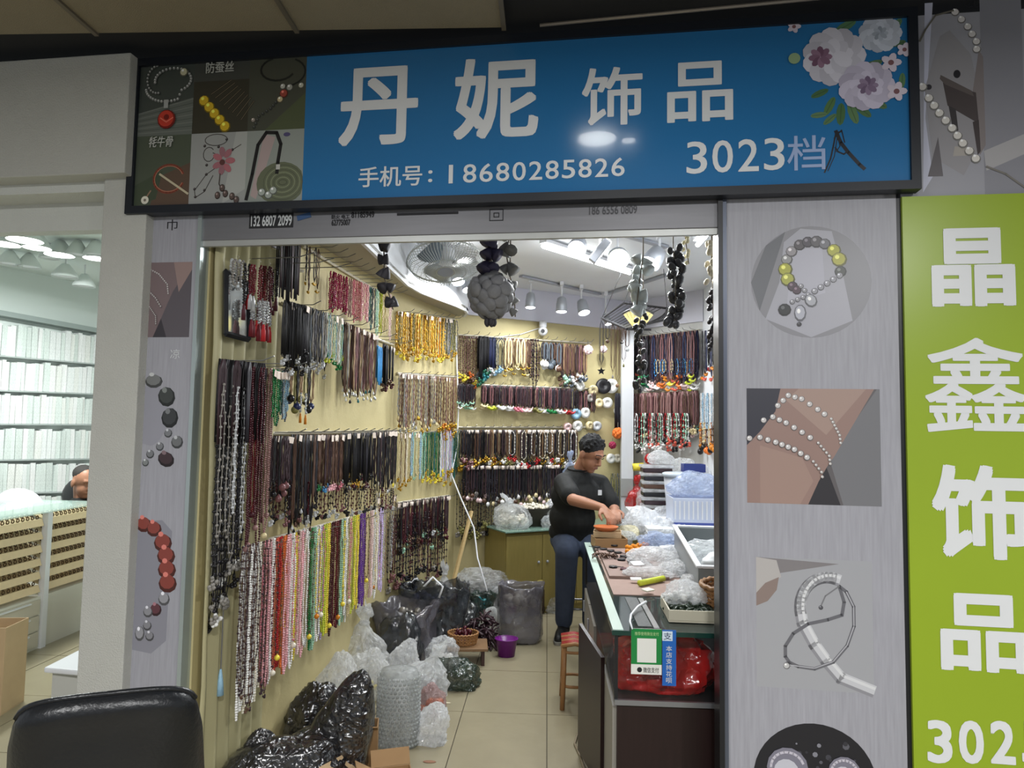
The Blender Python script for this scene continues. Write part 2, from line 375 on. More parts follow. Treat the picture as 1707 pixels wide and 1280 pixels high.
tag(MB().tube([pa, pa.lerp(pb, .5), pb + (pb - pa) * .5], .006, 8).build('conduit_pipe', mat('pipe', s2l(150, 140, 128), .4, metal=.4), smooth=True), 'thin metal conduit running above the blue sign', 'pipe')
# corridor lamps, on the corridor's ceiling behind the photographer (one is mirrored in the blue sign)
def LAMP2():
    for px, py, r_, lb in ((995, 232, .085, 'round downlight just above the sign, mirrored in the blue face'), (1048, 235, .03, 'tiny downlight beside the mirrored round one')):
        d = ray(px, py); q = FO + FV * -.05; t = (q - cam_loc).dot(FV) / d.dot(FV); h = cam_loc + d * t; d2 = d - FV * (2 * d.dot(FV)); c = h + d2 * ((2.90 - h.z) / d2.z)
        o = root('downlight', (c.x, c.y, 2.94), lb, 'lamp'); MB().lathe((c.x, c.y, 2.90), [(r_ + .01, 0), (r_ + .012, .045)], 24, cap0=False).build('housing', M_white, o, True)
        MB().lathe((c.x, c.y, 2.903), [(r_, 0), (r_, .006)], 24).build('diffuser', mat('downlight_glow', (1, 1, .96), .5, emit=22), o)
def down_lamp(x, y, power, big):
    r0 = root('ceiling_lamp', (x, y, 2.94), 'round flush corridor lamp at %.1f m from the shop front' % (2.45 - y) if False else 'round corridor ceiling lamp behind the photographer', 'lamp', 'round corridor lamps')
    MB().lathe((x, y, 2.88), [(big + .02, 0), (big + .02, .06)], 24).build('housing', M_white, r0, smooth=True)
    MB().lathe((x, y, 2.872), [(big, 0), (big, .006)], 24).build('diffuser', mat('lamp_glow', (1, 1, .97), .5, emit=9), r0)
    area('lamp_light', (x, y, 2.865), power, big * 2, parent=r0)
down_lamp(.30, -.9, E_CORR * 6, .16); LAMP2(); down_lamp(-1.7, -.9, E_CORR * 6, .16); down_lamp(1.9, -.9, E_CORR * 6, .16)
# ================================================================== SIGN
so = -.06
sx0 = (fac(206, 353, so)[0] + fac(222, 97, so)[0]) / 2; sx1 = (fac(1532, 12, so)[0] + fac(1535, 318, so)[0]) / 2
sz0 = (fac(206, 353, so)[1] + fac(1535, 318, so)[1]) / 2; sz1 = (fac(222, 97, so)[1] + fac(1532, 12, so)[1]) / 2
sign = root('shop_sign', F((sx0 + sx1) / 2, -.03, sz0), 'long blue shop sign with white lettering, bead photos and roses above the entrance', 'sign')
bw = .030
mb = MB(Ft).ext(sx0, sx1, so, -.01, sz1 - bw, sz1).ext(sx0, sx1, so, -.01, sz0, sz0 + bw).ext(sx0, sx0 + bw, so, -.01, sz0 + bw, sz1 - bw).ext(sx1 - bw, sx1, so, -.01, sz0 + bw, sz1 - bw).ext(sx0 + .01, sx1 - .01, -.025, -.01, sz0 + .01, sz1 - .01)
mb.build('frame', mat('sign_frame', s2l(26, 30, 38), .4), sign)
fx0, fx1, fz0, fz1 = sx0 + bw, sx1 - bw, sz0 + bw, sz1 - bw
FO_ = so + .012
MB(Ft).ext(fx0, fx1, FO_, -.02, fz0, fz1).build('face_panel', mat('sign_blue', s2l(46, 116, 172), .16, coat=.3), sign)
def Ts(u, v, l): return F(u, FO_ - l, v)
M_let = mat('sign_white', s2l(224, 226, 228), .3)
for ch, b in (('丹', (566, 112, 697, 242)), ('妮', (757, 96, 898, 231)), ('饰', (970, 112, 1071, 209)), ('品', (1112, 103, 1222, 203))):
    textpx(ch, *b, Ts, M_let, sign, off=FO_, bold=.022 if ch in '丹妮' else .016)
textpx('手机号', 598, 277, 704, 311, Ts, M_let, sign, off=FO_, bold=.012)
textpx(':', 714, 284, 721, 304, Ts, M_let, sign, off=FO_, bold=.012)
def run(body, x0, y0, x1, y1, T, m, parent, off, bold, dy):
    n = len(body); w_ = (x1 - x0) / n
    for i, ch in enumerate(body):
        k = .42 if ch == '1' else 0
        textpx(ch, x0 + w_ * (i + .10 + k * .3), y0 + dy * i / (n - 1), x0 + w_ * (i + .90 - k), y1 + dy * i / (n - 1), T, m, parent, off=off, bold=bold)
run('18680285826', 742, 275, 1044, 306, Ts, M_let, sign, FO_, .008, -12)
run('3023', 1140, 236, 1312, 290, Ts, M_let, sign, FO_, .008, -6)
textpx('档', 1312, 226, 1376, 284, Ts, mat('sign_lilac', s2l(158, 178, 216), .3), sign, off=FO_, bold=.006)
ik = Ink(Ts, *boxpx(1370, 215, 1450, 290, FO_)); k_ = (22, 24, 34)
ik.line([(.05, .05), (.18, .35), (.24, .62), (.30, .92), (.42, .95)], .035, k_).line([(.12, .08), (.26, .4), (.34, .9)], .02, k_)
ik.line([(.30, .96), (.40, .70), (.55, .48), (.78, .2), (.88, .1)], .08, k_).line([(.28, .6), (.34, .5), (.46, .44), (.54, .5)], .035, k_).line([(.33, .95), (.38, .62), (.3, .5)], .02, k_).line([(.26, .8), (.42, .98), (.48, .7)], .025, k_)
ik.done('marker_letter', sign, .3)
# the six bead photographs
def cell(px0, py0, px1, py1): return Ink(Ts, *boxpx(px0, py0, px1, py1, FO_))
cx = [fx0 + (fac(508, 200, FO_)[0] - fx0) * k / 3 for k in (0, 1, 2, 3)]; cz = (fz0 + fz1) / 2
def ph(i, j): return Ink(Ts, cx[i], cz if j else fz0, cx[i + 1], fz1 if j else cz)
def chain(ik, pts, r, c, step=None):
    out = []; step = step or r * 2
    for (a, b), (e, f) in zip(pts, pts[1:]):
        L = math.hypot(e - a, (f - b) / ik.asp); n = max(1, int(L / step))
        out += [(a + (e - a) * k / n, b + (f - b) * k / n) for k in range(n)]
    for a, b in out: ik.bead(a, b, r, c)
k = ph(0, 1); k.rect(0, 0, 1, 1, (72, 78, 74))
k.poly([(0, 0), (1, 0), (1, .52), (0, .33)], (106, 112, 106))
for q in range(9): k.line([(0, .04 + .035 * q), (1, .06 + .055 * q)], .012, (86, 92, 86) if q % 2 else (128, 132, 126))
chain(k, arc(.52, .68, .40, .2, 185, 300, 14) + arc(.62, .78, .33, .17, -60, 200, 22), .03, (150, 152, 150)); chain(k, arc(.35, .8, .2, .2, 100, 290, 14), .025, (140, 142, 140))
k.bead(.82, .88, .075, (206, 202, 170)); k.rect(.48, .38, .56, .5, (170, 172, 170))
k.ell(.54, .22, .165, (120, 30, 26)); k.ell(.53, .23, .14, (196, 62, 48)); k.ell(.54, .25, .05, (120, 34, 30)); k.line([(.43, .24), (.54, .18), (.66, .24)], .02, (226, 120, 100)); k.done('photo_print', sign)
k = ph(1, 1); k.rect(0, 0, 1, 1, (62, 60, 50)); k.rect(0, .74, 1, 1, (74, 76, 72))
for q in range(8): k.line([(.32 + .08 * q, .55 - .055 * q), (.68 + .06 * q, .74 - .045 * q)], .03, (40, 36, 30)); k.line([(.32 + .08 * q, .55 - .055 * q), (.68 + .06 * q, .74 - .045 * q)], .008, (140, 128, 106))
for q in range(5): k.bead(.2 + .1 * q, .46 - .095 * q, .10, (214, 178, 46), 1, .5)
k.done('photo_print', sign)
k = ph(2, 1); k.rect(0, 0, 1, 1, (76, 78, 68)); k.poly([(.3, 0), (1, 0), (1, .5)], (84, 92, 66))
k.line(arc(.5, .85, .3, .16, 110, 330, 14), .035, (38, 40, 38)); k.line(arc(.62, .8, .36, .2, -90, 60, 12), .03, (38, 40, 38)); chain(k, [(.12, .05), (.2, .2), (.4, .3), (.62, .5)], .03, (60, 62, 60))
k.bead(.62, .5, .075, (160, 74, 62)); k.bead(.56, .42, .055, (206, 190, 150)); k.bead(.72, .58, .06, (170, 170, 160)); k.bead(.6, .6, .05, (190, 190, 180)); k.bead(.92, .6, .05, (196, 196, 180)); k.bead(.1, .15, .04, (160, 150, 140)); k.done('photo_print', sign)
k = ph(0, 0); k.rect(0, 0, 1, 1, (80, 88, 74)); k.poly([(.3, 0), (1, 0), (1, .6), (.4, .4)], (96, 78, 66)); k.poly([(0, .3), (.5, .5), (.4, .1), (0, 0)], (70, 80, 64))
k.line(arc(.62, .38, .28, .2, 20, 340, 26), .03, (128, 66, 52)); k.line(arc(.62, .38, .26, .18, 20, 340, 26), .012, (190, 120, 96)); k.line([(.45, .45), (.98, .16)], .035, (196, 186, 158)); k.line([(.3, .22), (.2, .1)], .025, (150, 120, 100))
k.ell(.2, .09, .07, (226, 222, 206)); k.ell(.2, .09, .025, (130, 120, 110)); k.done('photo_print', sign)
k = ph(1, 0); k.rect(0, 0, 1, 1, (158, 160, 158)); k.poly([(.6, 0), (1, .2), (1, 1), (.8, 1)], (174, 176, 172))
k.line(arc(.45, .9, .2, .08, 0, 360, 18), .014, (74, 70, 68)); k.line(arc(.33, .7, .1, .1, 40, 330, 12), .014, (74, 70, 68)); k.line([(.4, .72), (.56, .66), (.9, .82)], .014, (80, 74, 70)); k.line([(.45, .5), (.3, .42), (.1, .2), (.12, .1), (.28, .18), (.42, .4)], .014, (74, 70, 68))
for u, v in ((.3, .42), (.1, .22), (.12, .11), (.28, .2), (.3, .55), (.64, .9), (.5, .8), (.25, .82), (.75, .75)): k.bead(u, v, .025, (66, 60, 60))
for q in range(7): k.ell(.6 + .12 * math.cos(q * .9), .6 + .13 * math.sin(q * .9), .09, (176 - 12 * (q % 3), 108, 116), .6, 10, q * .9)
k.ell(.58, .58, .05, (96, 60, 58)); k.line([(.55, .42), (.54, .28), (.6, .18)], .02, (80, 74, 70))
for u, v in ((.52, .12), (.66, .14), (.78, .1), (.86, .05), (.6, .22)): k.bead(u, v, .05, (92, 78, 74), 1.3)
k.done('photo_print', sign)
k = ph(2, 0); k.rect(0, 0, 1, 1, (150, 156, 150)); k.poly([(.1, .1), (.3, .95), (.5, .9), (.2, .05)], (176, 158, 156))
k.ell(.62, .26, .42, (104, 110, 88), .85, 22, 0, (0, 1, 0, 1))
for q in range(7): k.line([(min(1, a), max(0, b)) for a, b in arc(.66, .27, .34 - .045 * q, .24 - .034 * q, 0, 360, 24)], .012, (140, 148, 118) if q % 2 else (86, 92, 74))
k.line([(.03, .05), (.12, .4), (.2, .8), (.34, .97), (.52, .96), (.6, .8), (.56, .55), (.55, .4)], .06, (34, 34, 36)); k.rect(.53, .45, .6, .52, (196, 196, 190)); k.ell(.7, .93, .06, (86, 80, 120), .6)
for u, v in ((.3, .14), (.42, .1), (.5, .16)): k.bead(u, v, .07, (168, 176, 168))
k.done('photo_print', sign)
M_ps = mat('photo_script', s2l(196, 198, 192), .4)
textpx('防蚕丝', 345, 104, 391, 122, lambda u, v, l: Ts(u, v, l * 3), M_ps, sign, off=FO_, bold=.005); textpx('牦牛骨', 250, 228, 290, 246, lambda u, v, l: Ts(u, v, l * 3), M_ps, sign, off=FO_, bold=.005, shear=.2)
# printed roses on the right of the sign
ik = cell(1310, 30, 1514, 230)
def leaf(u, v, L, rot, c):
    ik.ell(u, v, L, c, .38, 10, rot); ik.line([(u - L * .8 * math.cos(rot), v - L * .8 * math.sin(rot) * ik.asp), (u + L * .8 * math.cos(rot), v + L * .8 * math.sin(rot) * ik.asp)], .006, [x * .75 for x in c])
for u, v, L, r_, c in ((.28, .38, .08, .4, (74, 110, 70)), (.36, .27, .09, 1.1, (84, 120, 72)), (.45, .2, .10, 1.5, (70, 108, 66)), (.55, .2, .10, 1.9, (92, 126, 84)), (.63, .22, .09, 2.4, (78, 112, 72)), (.27, .2, .07, .1, (98, 130, 92)), (.74, .28, .1, 2.6, (84, 116, 78)), (.5, .93, .1, .5, (90, 128, 92)), (.9, .9, .09, .9, (96, 132, 96)), (.92, .76, .07, .2, (88, 118, 82)), (.72, .60, .08, .3, (96, 124, 86)), (.95, .45, .07, 1.5, (96, 134, 92)), (.36, .16, .07, .7, (90, 124, 84)), (.35, .86, .06, 2.2, (98, 132, 98))): leaf(u, v, L, r_, c)
def rose(u, v, r, c, heart, sq=.9):
    for q in range(11): ik.ell(u + r * .55 * math.cos(q * .57), v + r * .55 * math.sin(q * .57) * ik.asp * sq, r * .52, [x - 12 * (q % 3) for x in c], .8, 12, q * .57)
    for q in range(9): ik.ell(u + r * .3 * math.cos(q * .7 + .3), v + r * .3 * math.sin(q * .7 + .3) * ik.asp * sq, r * .36, [x + 6 - 14 * (q % 2) for x in c], .7, 10, q * .7)
    for q in range(8): ik.ell(u + heart[3] * r + r * .2 * math.cos(q * .8), v + r * .2 * math.sin(q * .8) * ik.asp, r * .2, [x - 16 * (q % 3) for x in heart[:3]], .6, 9, q * .8)
rose(.78, .85, .17, (206, 212, 226), (186, 194, 208, 0)); rose(.40, .68, .25, (214, 212, 224), (150, 118, 140, -.45), 1.0); rose(.66, .42, .22, (204, 198, 218), (150, 132, 158, .05))
for u, v, r_ in ((.07, .95, .055), (.86, .60, .08), (.90, .36, .08), (.97, .70, .06)):
    for q in range(5): ik.ell(u + r_ * .55 * math.cos(q * 1.257), v + r_ * .55 * math.sin(q * 1.257) * ik.asp, r_ * .55, (216, 206, 220), .7, 9, q * 1.257)
    ik.ell(u, v, r_ * .3, (130, 92, 96))
ik.ell(.07, .68, .05, (150, 176, 136)); ik.done('rose_print', sign)
# ================================================================== PRINTED PANELS BESIDE THE ENTRANCE
def Tp(off):
    return lambda u, v, l: F(u, off - l, v)
pr = root('advert_panel', F((lxR1 + lxR2) / 2, 0, 0), 'grey wood-grain advert panel with bracelet photos right of the entrance', 'panel')
zp = fac(1355, 326)[1]
MB(Ft).ext(lxR1 + .004, lxR2, .0, .048, 0, zp).build('board', M_panel, pr)
T0 = Tp(0)
def disc_print(px, py, rpx, ryp, draw):
    b = boxpx(px - rpx, py - ryp, px + rpx, py + ryp); ik = Ink(T0, *b); draw(ik); return ik
# round photo: bracelet with yellow beads
ik = Ink(T0, *boxpx(1252, 377, 1453, 563)); cl5 = lambda pts: [(lambda d: (u, v) if d <= .25 else (.5 + (u - .5) * .5 / d ** .5, .5 + (v - .5) * .5 / d ** .5))((u - .5) ** 2 + (v - .5) ** 2) for u, v in pts]
ik.poly(arc(.5, .5, .5, .5, 0, 360, 41)[:-1], (136, 136, 142)); ik.poly(cl5([(.0, .2), (.28, .98), (.05, .9), (-.1, .5)]), (104, 106, 112))
ik.poly([(.12, .17), (.24, .5), (.28, .86), (.42, .98), (.68, .95), (.76, .6), (.84, .15), (.5, .005)], (168, 168, 178)); ik.poly([(.3, .3), (.36, .8), (.6, .8), (.62, .4)], (178, 178, 190))
for a, c, r_ in ((160, (150, 150, 150), .05), (140, (150, 146, 150), .05), (118, (84, 80, 84), .05), (100, (76, 72, 80), .05), (82, (90, 88, 92), .055), (64, (112, 112, 118), .05), (40, (172, 172, 60), .06), (18, (178, 176, 70), .065), (-8, (70, 74, 70), .05), (182, (172, 172, 66), .062), (204, (170, 172, 76), .062), (222, (76, 60, 70), .045), (234, (80, 62, 74), .04)):
    ik.bead(.52 + .23 * math.cos(R(a)), .62 + .24 * math.sin(R(a)), r_, c)
chain(ik, [(.74, .55), (.48, .38)], .028, (150, 150, 158)); chain(ik, [(.42, .46), (.48, .38), (.3, .3)], .022, (146, 146, 152)); ik.bead(.28, .25, .055, (44, 46, 48)); ik.bead(.41, .22, .05, (176, 178, 190), 1.5); ik.bead(.5, .33, .05, (170, 172, 180), 1.2, .5); ik.bead(.4, .12, .02, (50, 50, 54))
ik.done('photo_print', pr, .35)
# square photo: wrist with pearl bracelets
ik = Ink(T0, *boxpx(1245, 648, 1468, 841)); ik.rect(0, 0, 1, 1, (98, 94, 96)); ik.poly([(0, 1), (.27, 1), (.2, .7), (0, .45)], (56, 56, 66)); ik.poly([(.72, 0), (.62, .4), (.98, 1), (1, 1), (1, 0)], (118, 118, 122)); ik.poly([(.45, 0), (.5, .16), (.6, .32), (.7, 0)], (52, 50, 54))
ik.poly([(0, 0), (.46, 0), (.54, .2), (.6, .32), (.66, .42), (.96, 1), (.26, 1), (.22, .8), (.1, .62), (0, .5)], (150, 124, 116)); ik.poly([(.1, .0), (.4, .0), (.5, .2), (.42, .4), (.1, .5)], (160, 134, 124)); ik.poly([(.3, .9), (.6, .6), (.9, 1), (.4, 1)], (164, 140, 130))
for pts in (((.24, .85), (.32, .94), (.42, .91), (.54, .82), (.64, .74), (.7, .6), (.71, .5)), ((.13, .72), (.2, .75), (.3, .7), (.42, .62), (.54, .53), (.62, .42), (.63, .32)), ((.02, .56), (.1, .57), (.22, .53), (.36, .47), (.5, .37), (.56, .28), (.57, .2))):
    chain(ik, list(pts[:5]), .024, (200, 196, 196), .05); chain(ik, list(pts[4:]), .013, (190, 186, 184), .026)
ik.done('photo_print', pr, .35)
# pale photo: silver cord bracelet laid over a white ring
ik = Ink(T0, *boxpx(1261, 932, 1455, 1150)); ik.rect(0, 0, 1, 1, (162, 163, 168)); ik.poly([(0, 1), (.72, .97), (.2, .88), (0, .75)], (128, 124, 126)); ik.poly([(0, 1), (.18, .98), (.22, .85), (.1, .8), (0, .7)], (178, 174, 172)); ik.poly([(0, .62), (.1, .66), (.18, .75), (.2, .85), (.08, .8), (0, .72)], (138, 122, 116))
rg = arc(.62, .62, .24, .24, 70, 190, 16); ring = rg + [(.40, .5), (.5, .34), (.6, .22), (.72, .1), (.98, .02)]
ik.line(ring, .10, (142, 142, 148)); ik.line([(u + .012, v + .012) for u, v in ring], .08, (196, 197, 202)); ik.line([(u + .025, v + .02) for u, v in ring], .025, (214, 215, 218))
ik.line([(.25, .18), (.28, .2), (.36, .17), (.5, .16), (.66, .22), (.78, .35), (.84, .5), (.84, .65), (.78, .76), (.72, .8), (.76, .68), (.74, .58), (.62, .54), (.45, .5), (.32, .42), (.25, .32), (.25, .24), (.3, .18)], .03, (104, 104, 110)); ik.line([(.25, .18), (.5, .165), (.66, .225), (.78, .355), (.84, .5), (.84, .65), (.78, .76)], .009, (176, 176, 182)); ik.line([(.72, .8), (.6, .72), (.56, .64)], .012, (120, 120, 124)); ik.bead(.56, .63, .02, (90, 90, 96)); ik.bead(.26, .17, .03, (190, 190, 190))
ik.done('photo_print', pr, .35)
# dark round photo at the bottom
ik = Ink(T0, *boxpx(1256, 1206, 1462, 1400)); ik.poly(arc(.5, .5, .5, .5, 0, 360, 41)[:-1], (34, 34, 40))
for q in range(60):
    a = random.uniform(0, 6.28); r_ = random.uniform(.05, .46); ik.ell(.5 + r_ * math.cos(a), .5 + r_ * math.sin(a), random.uniform(.008, .03), random.choice([(66, 66, 74), (92, 92, 100), (54, 54, 60), (130, 130, 140)]), 1, 7)
for u, r_ in ((.28, .17), (.74, .13)):
    ik.ell(u, .6, r_, (126, 124, 138)); ik.line(arc(u, .6, r_ * .8, r_ * .8, 20, 200, 12), .02, (196, 192, 204)); ik.ell(u - .01, .57, r_ * .6, (196, 196, 206)); ik.ell(u, .5, r_ * .4, (222, 222, 228))
ik.done('photo_print', pr, .35)
# narrow panel left of the entrance
plp = root('advert_panel', F((lxc1 + lxL) / 2, .0, 0), 'narrow grey wood-grain advert panel between the plaster column and the entrance', 'panel')
MB(Ft).ext(lxc1 - .01, lxL - .012, .0, .018, 0, z_head1 - .01).build('board', M_panel, plp)
ik = Ink(T0, lxc1, fac(290, 562)[1], fac(318, 500)[0], fac(290, 437)[1]); ik.rect(0, 0, 1, 1, (92, 86, 92)); ik.poly([(0, 0), (0, 1), (1, 1), (.55, .6), (.3, .25), (.12, 0)], (122, 106, 108)); ik.poly([(.12, 0), (.3, .25), (.45, 0)], (58, 54, 60)); ik.poly([(.55, 1), (1, 1), (1, .9), (.7, .6)], (150, 128, 124))
chain(ik, [(0, .9), (.2, .84), (.42, .7), (.46, .55)], .025, (176, 168, 168)); chain(ik, [(0, .6), (.15, .52), (.32, .38)], .025, (170, 162, 162)); chain(ik, [(.02, .4), (.18, .28), (.2, .15)], .02, (170, 162, 162)); ik.done('photo_print', plp, .35)
ik = Ink(T0, lxc1, fac(270, 780)[1], fac(310, 700)[0], fac(270, 620)[1])
ik.poly(arc(.12, .55, .45, .33, -80, 80, 16) + [(0, .85), (0, .25)], (150, 150, 160)); ik.bead(.2, .9, .21, (118, 120, 120), .7); ik.bead(.52, .74, .20, (62, 66, 64), 1.1, .5); ik.bead(.62, .52, .20, (58, 60, 62), 1.1)
chain(ik, [(.6, .36), (.42, .22), (.2, .14), (.02, .1)], .095, (120, 122, 126)); ik.bead(.82, .27, .14, (110, 112, 114)); ik.bead(.58, .09, .2, (64, 48, 52), .8, -.4); ik.bead(.1, .05, .08, (130, 134, 134)); ik.done('photo_print', plp, .35)
ik = Ink(T0, lxc1, fac(260, 1090)[1], fac(306, 960)[0], fac(260, 862)[1])
ik.poly([(0, .02), (.4, 0), (.7, .1), (.72, .9), (.5, .98), (0, .96)], (138, 138, 148))
for u, v, r_ in ((.12, .94, .16), (.34, .91, .16), (.54, .81, .19), (.62, .715, .19), (.65, .615, .19), (.68, .515, .19)): ik.bead(u, v, r_, (136, 66, 58), .9)
ik.bead(.62, .4, .12, (150, 150, 156)); ik.bead(.46, .32, .12, (96, 58, 66)); chain(ik, [(.3, .3), (.02, .24)], .1, (140, 140, 146)); ik.bead(.15, .14, .10, (150, 150, 156), 1.4); chain(ik, [(.3, .2), (.42, .05)], .09, (132, 132, 138)); ik.done('photo_print', plp, .35)
textpx('凉', 284, 582, 300, 598, lambda u, v, l: T0(u, v, l), M_stw, plp)
textpx('巾', 279, 366, 296, 384, lambda u, v, l: T0(u, v, l), M_ink, plp)
# lime banner of the next shop
bz = fac(1600, 327)[1]; bx0 = fac(1511, 800)[0]; bx1 = bx0 + .62
struct('trim_12', MB(Ft).ext(lxR2, bx0, .0, .05, 0, zp), M_black)
bn = root('banner', F((bx0 + bx1) / 2, 0, 0), 'lime green vertical banner with large white characters', 'banner')
MB(Ft).ext(bx0, bx1, -.012, .045, 0, bz).build('board', mat('lime', s2l(148, 172, 42), .3, var=.06, vs=2), bn)
Tb = Tp(-.012)
for ch, b in (('晶', (1552, 380, 1692, 511)), ('鑫', (1541, 563, 1711, 721)), ('饰', (1553, 775, 1716, 932)), ('品', (1567, 990, 1714, 1120))): textpx(ch, *b, Tb, M_let, bn, off=-.012, bold=.03 if ch != '鑫' else .012)
run('3025', 1540, 1200, 1750, 1272, Tb, M_let, bn, -.012, .025, 2)
# pearl advert above the banner
qx0 = sx1 + .004; qx1 = bx1 + .1
pz = root('pearl_advert', F((qx0 + qx1) / 2, .0, bz), 'pale advert with a pearl string beside the right end of the blue sign', 'advert')
MB(Ft).ext(qx0 - .1, qx1, .0, .05, bz, zt).build('board', mat('advert_grey', s2l(158, 158, 166), .35, var=.05, vs=3), pz)
ik = Ink(T0, *boxpx(1535, 0, 1707, 325)); ik.poly([(0, .02), (.06, 1), (.14, 1), (.04, .4), (.1, .1)], (196, 198, 216)); ik.poly([(.04, .55), (.2, .82), (.3, .85), (.5, .72), (.58, .5), (.62, .3), (.4, .1), (.1, .2)], (150, 148, 152))
ik.poly([(.6, 0), (.6, 1), (1, 1), (1, 0)], (138, 138, 146)); ik.poly([(.6, .22), (1, .30), (1, .2), (.62, .12)], (172, 170, 172)); ik.poly([(.5, .5), (.58, .74), (.62, .7), (.62, .25), (.56, .2)], (132, 124, 124))
ik.poly([(.22, .58), (.54, .52), (.56, .36), (.26, .46)], (74, 66, 66)); ik.poly([(.27, .46), (.31, .32), (.36, .33), (.34, .44)], (56, 52, 54)); ik.poly([(.5, .37), (.54, .2), (.57, .22), (.56, .38)], (64, 56, 56)); ik.poly([(.19, .6), (.24, .57), (.52, .5), (.5, .53), (.2, .62)], (96, 88, 86)); ik.ell(.36, .62, .035, (40, 38, 42), 1.3); ik.poly([(.3, .2), (.5, .2), (.5, .24), (.32, .25)], (170, 164, 158)); ik.poly([(.05, .1), (.16, .3), (.2, .1)], (96, 92, 96)); ik.ell(.08, .56, .03, (52, 50, 56))
chain(ik, [(.36, .94), (.48, .86), (.56, .78), (.56, .7)], .042, (214, 210, 208), .07); chain(ik, [(.02, .56), (.08, .5), (.18, .42), (.3, .34), (.4, .26), (.52, .18), (.62, .13)], .048, (218, 214, 208), .075); ik.line([(.0, .8), (.06, .86), (.16, .93), (.34, .95)], .018, (110, 106, 96)); ik.line([(.62, .14), (.8, .1), (1, .02)], .02, (120, 116, 110)); ik.done('photo_print', pz, .35)
textpx('CE', 1608, -4, 1632, 14, T0, M_ink, pz, bold=.0)
# ================================================================== NECKLACES
PAL = {k: s2l(*v) for k, v in dict(black=(22, 21, 24), ink=(38, 36, 44), plum=(58, 40, 46), brown=(88, 62, 48), tan=(140, 112, 82), garnet=(104, 16, 30), red=(176, 28, 34), wine=(72, 20, 32),
    magenta=(150, 34, 72), rose=(206, 120, 134), pink=(236, 176, 184), blush=(244, 206, 206), white=(238, 238, 232), pearl=(230, 224, 206), cream=(222, 206, 160), gold=(196, 156, 58), amber=(208, 128, 30),
    yellow=(238, 214, 70), lime=(196, 206, 60), green=(30, 120, 62), emerald=(18, 84, 62), teal=(34, 110, 116), mint=(160, 206, 180), sky=(150, 190, 214), blue=(70, 150, 210), navy=(40, 48, 84),
    purple=(96, 40, 148), lavender=(196, 180, 222), grey=(136, 132, 126), silver=(188, 190, 192), olive=(120, 116, 62), orange=(230, 120, 50), coral=(222, 100, 80), mauve=(120, 80, 82), dusk=(148, 112, 108), steel=(84, 92, 100)).items()}
def bm_(c, shiny=.3, metal=0): return mat('bead_%s_%g_%g' % (c, shiny, metal), PAL[c], shiny, metal=metal, var=.25, vs=60)
def cm_(c): return mat('cord_' + c, PAL[c], .55, var=.3, vs=40)
def gm_(c): return mat('metal_' + c, PAL[c], .28, metal=.85)
def loop_path(L, w_, seed, n=14):
    rnd = random.Random(seed); pts = []
    for s_ in (-1, 1):
        side = []
        for i in range(n + 1):
            t = i / n; z = -L * (1 - (1 - t) ** 1.05) if False else -L * t
            x = s_ * w_ / 2 * min(1, (t * 6) ** .6) * (1 if t < .86 else math.sqrt(max(0, 1 - ((t - .86) / .14) ** 2)))
            side.append(Vector((x + rnd.uniform(-.0015, .0015), rnd.uniform(-.003, .003), z)))
        pts.append(side)
    return pts[0] + pts[1][::-1][1:]
def strand_mesh(kind, L, w_, r, seed):
    mb = MB(); rnd = random.Random(seed)
    if kind in ('bead', 'station'):
        path = loop_path(L, w_, seed); step = 2 * r * (1.0 if kind == 'bead' else 3.2); acc = 0
        for a, b in zip(path, path[1:]):
            d = (b - a).length
            while acc < d:
                p = a.lerp(b, acc / d); rr = r * rnd.uniform(.85, 1.12); mb.sph(p, (rr, rr, rr), 6, 4); acc += step
            acc -= d
        if kind == 'station': mb.tube(path, r * .35, 4)
    elif kind == 'cord':
        for q in range(2): mb.tube(loop_path(L * rnd.uniform(.93, 1), w_ * (1 - .45 * q), seed + q * 7, 8), r, 4)
    elif kind == 'thick':
        for q in range(5):
            x = (q - 2) * w_ / 4; mb.tube([(x * .3, 0, 0), (x, rnd.uniform(-.004, .004), -L * .12), (x + rnd.uniform(-.003, .003), 0, -L * .5), (x * .9, 0, -L * rnd.uniform(.95, 1.02))], r, 4)
    elif kind == 'chain':
        path = loop_path(L, w_, seed, 22); mb.tube(path, [r * (1.4 if i % 2 else .7) for i in range(len(path))], 5)
    return mb.mesh('strand_' + kind, True)
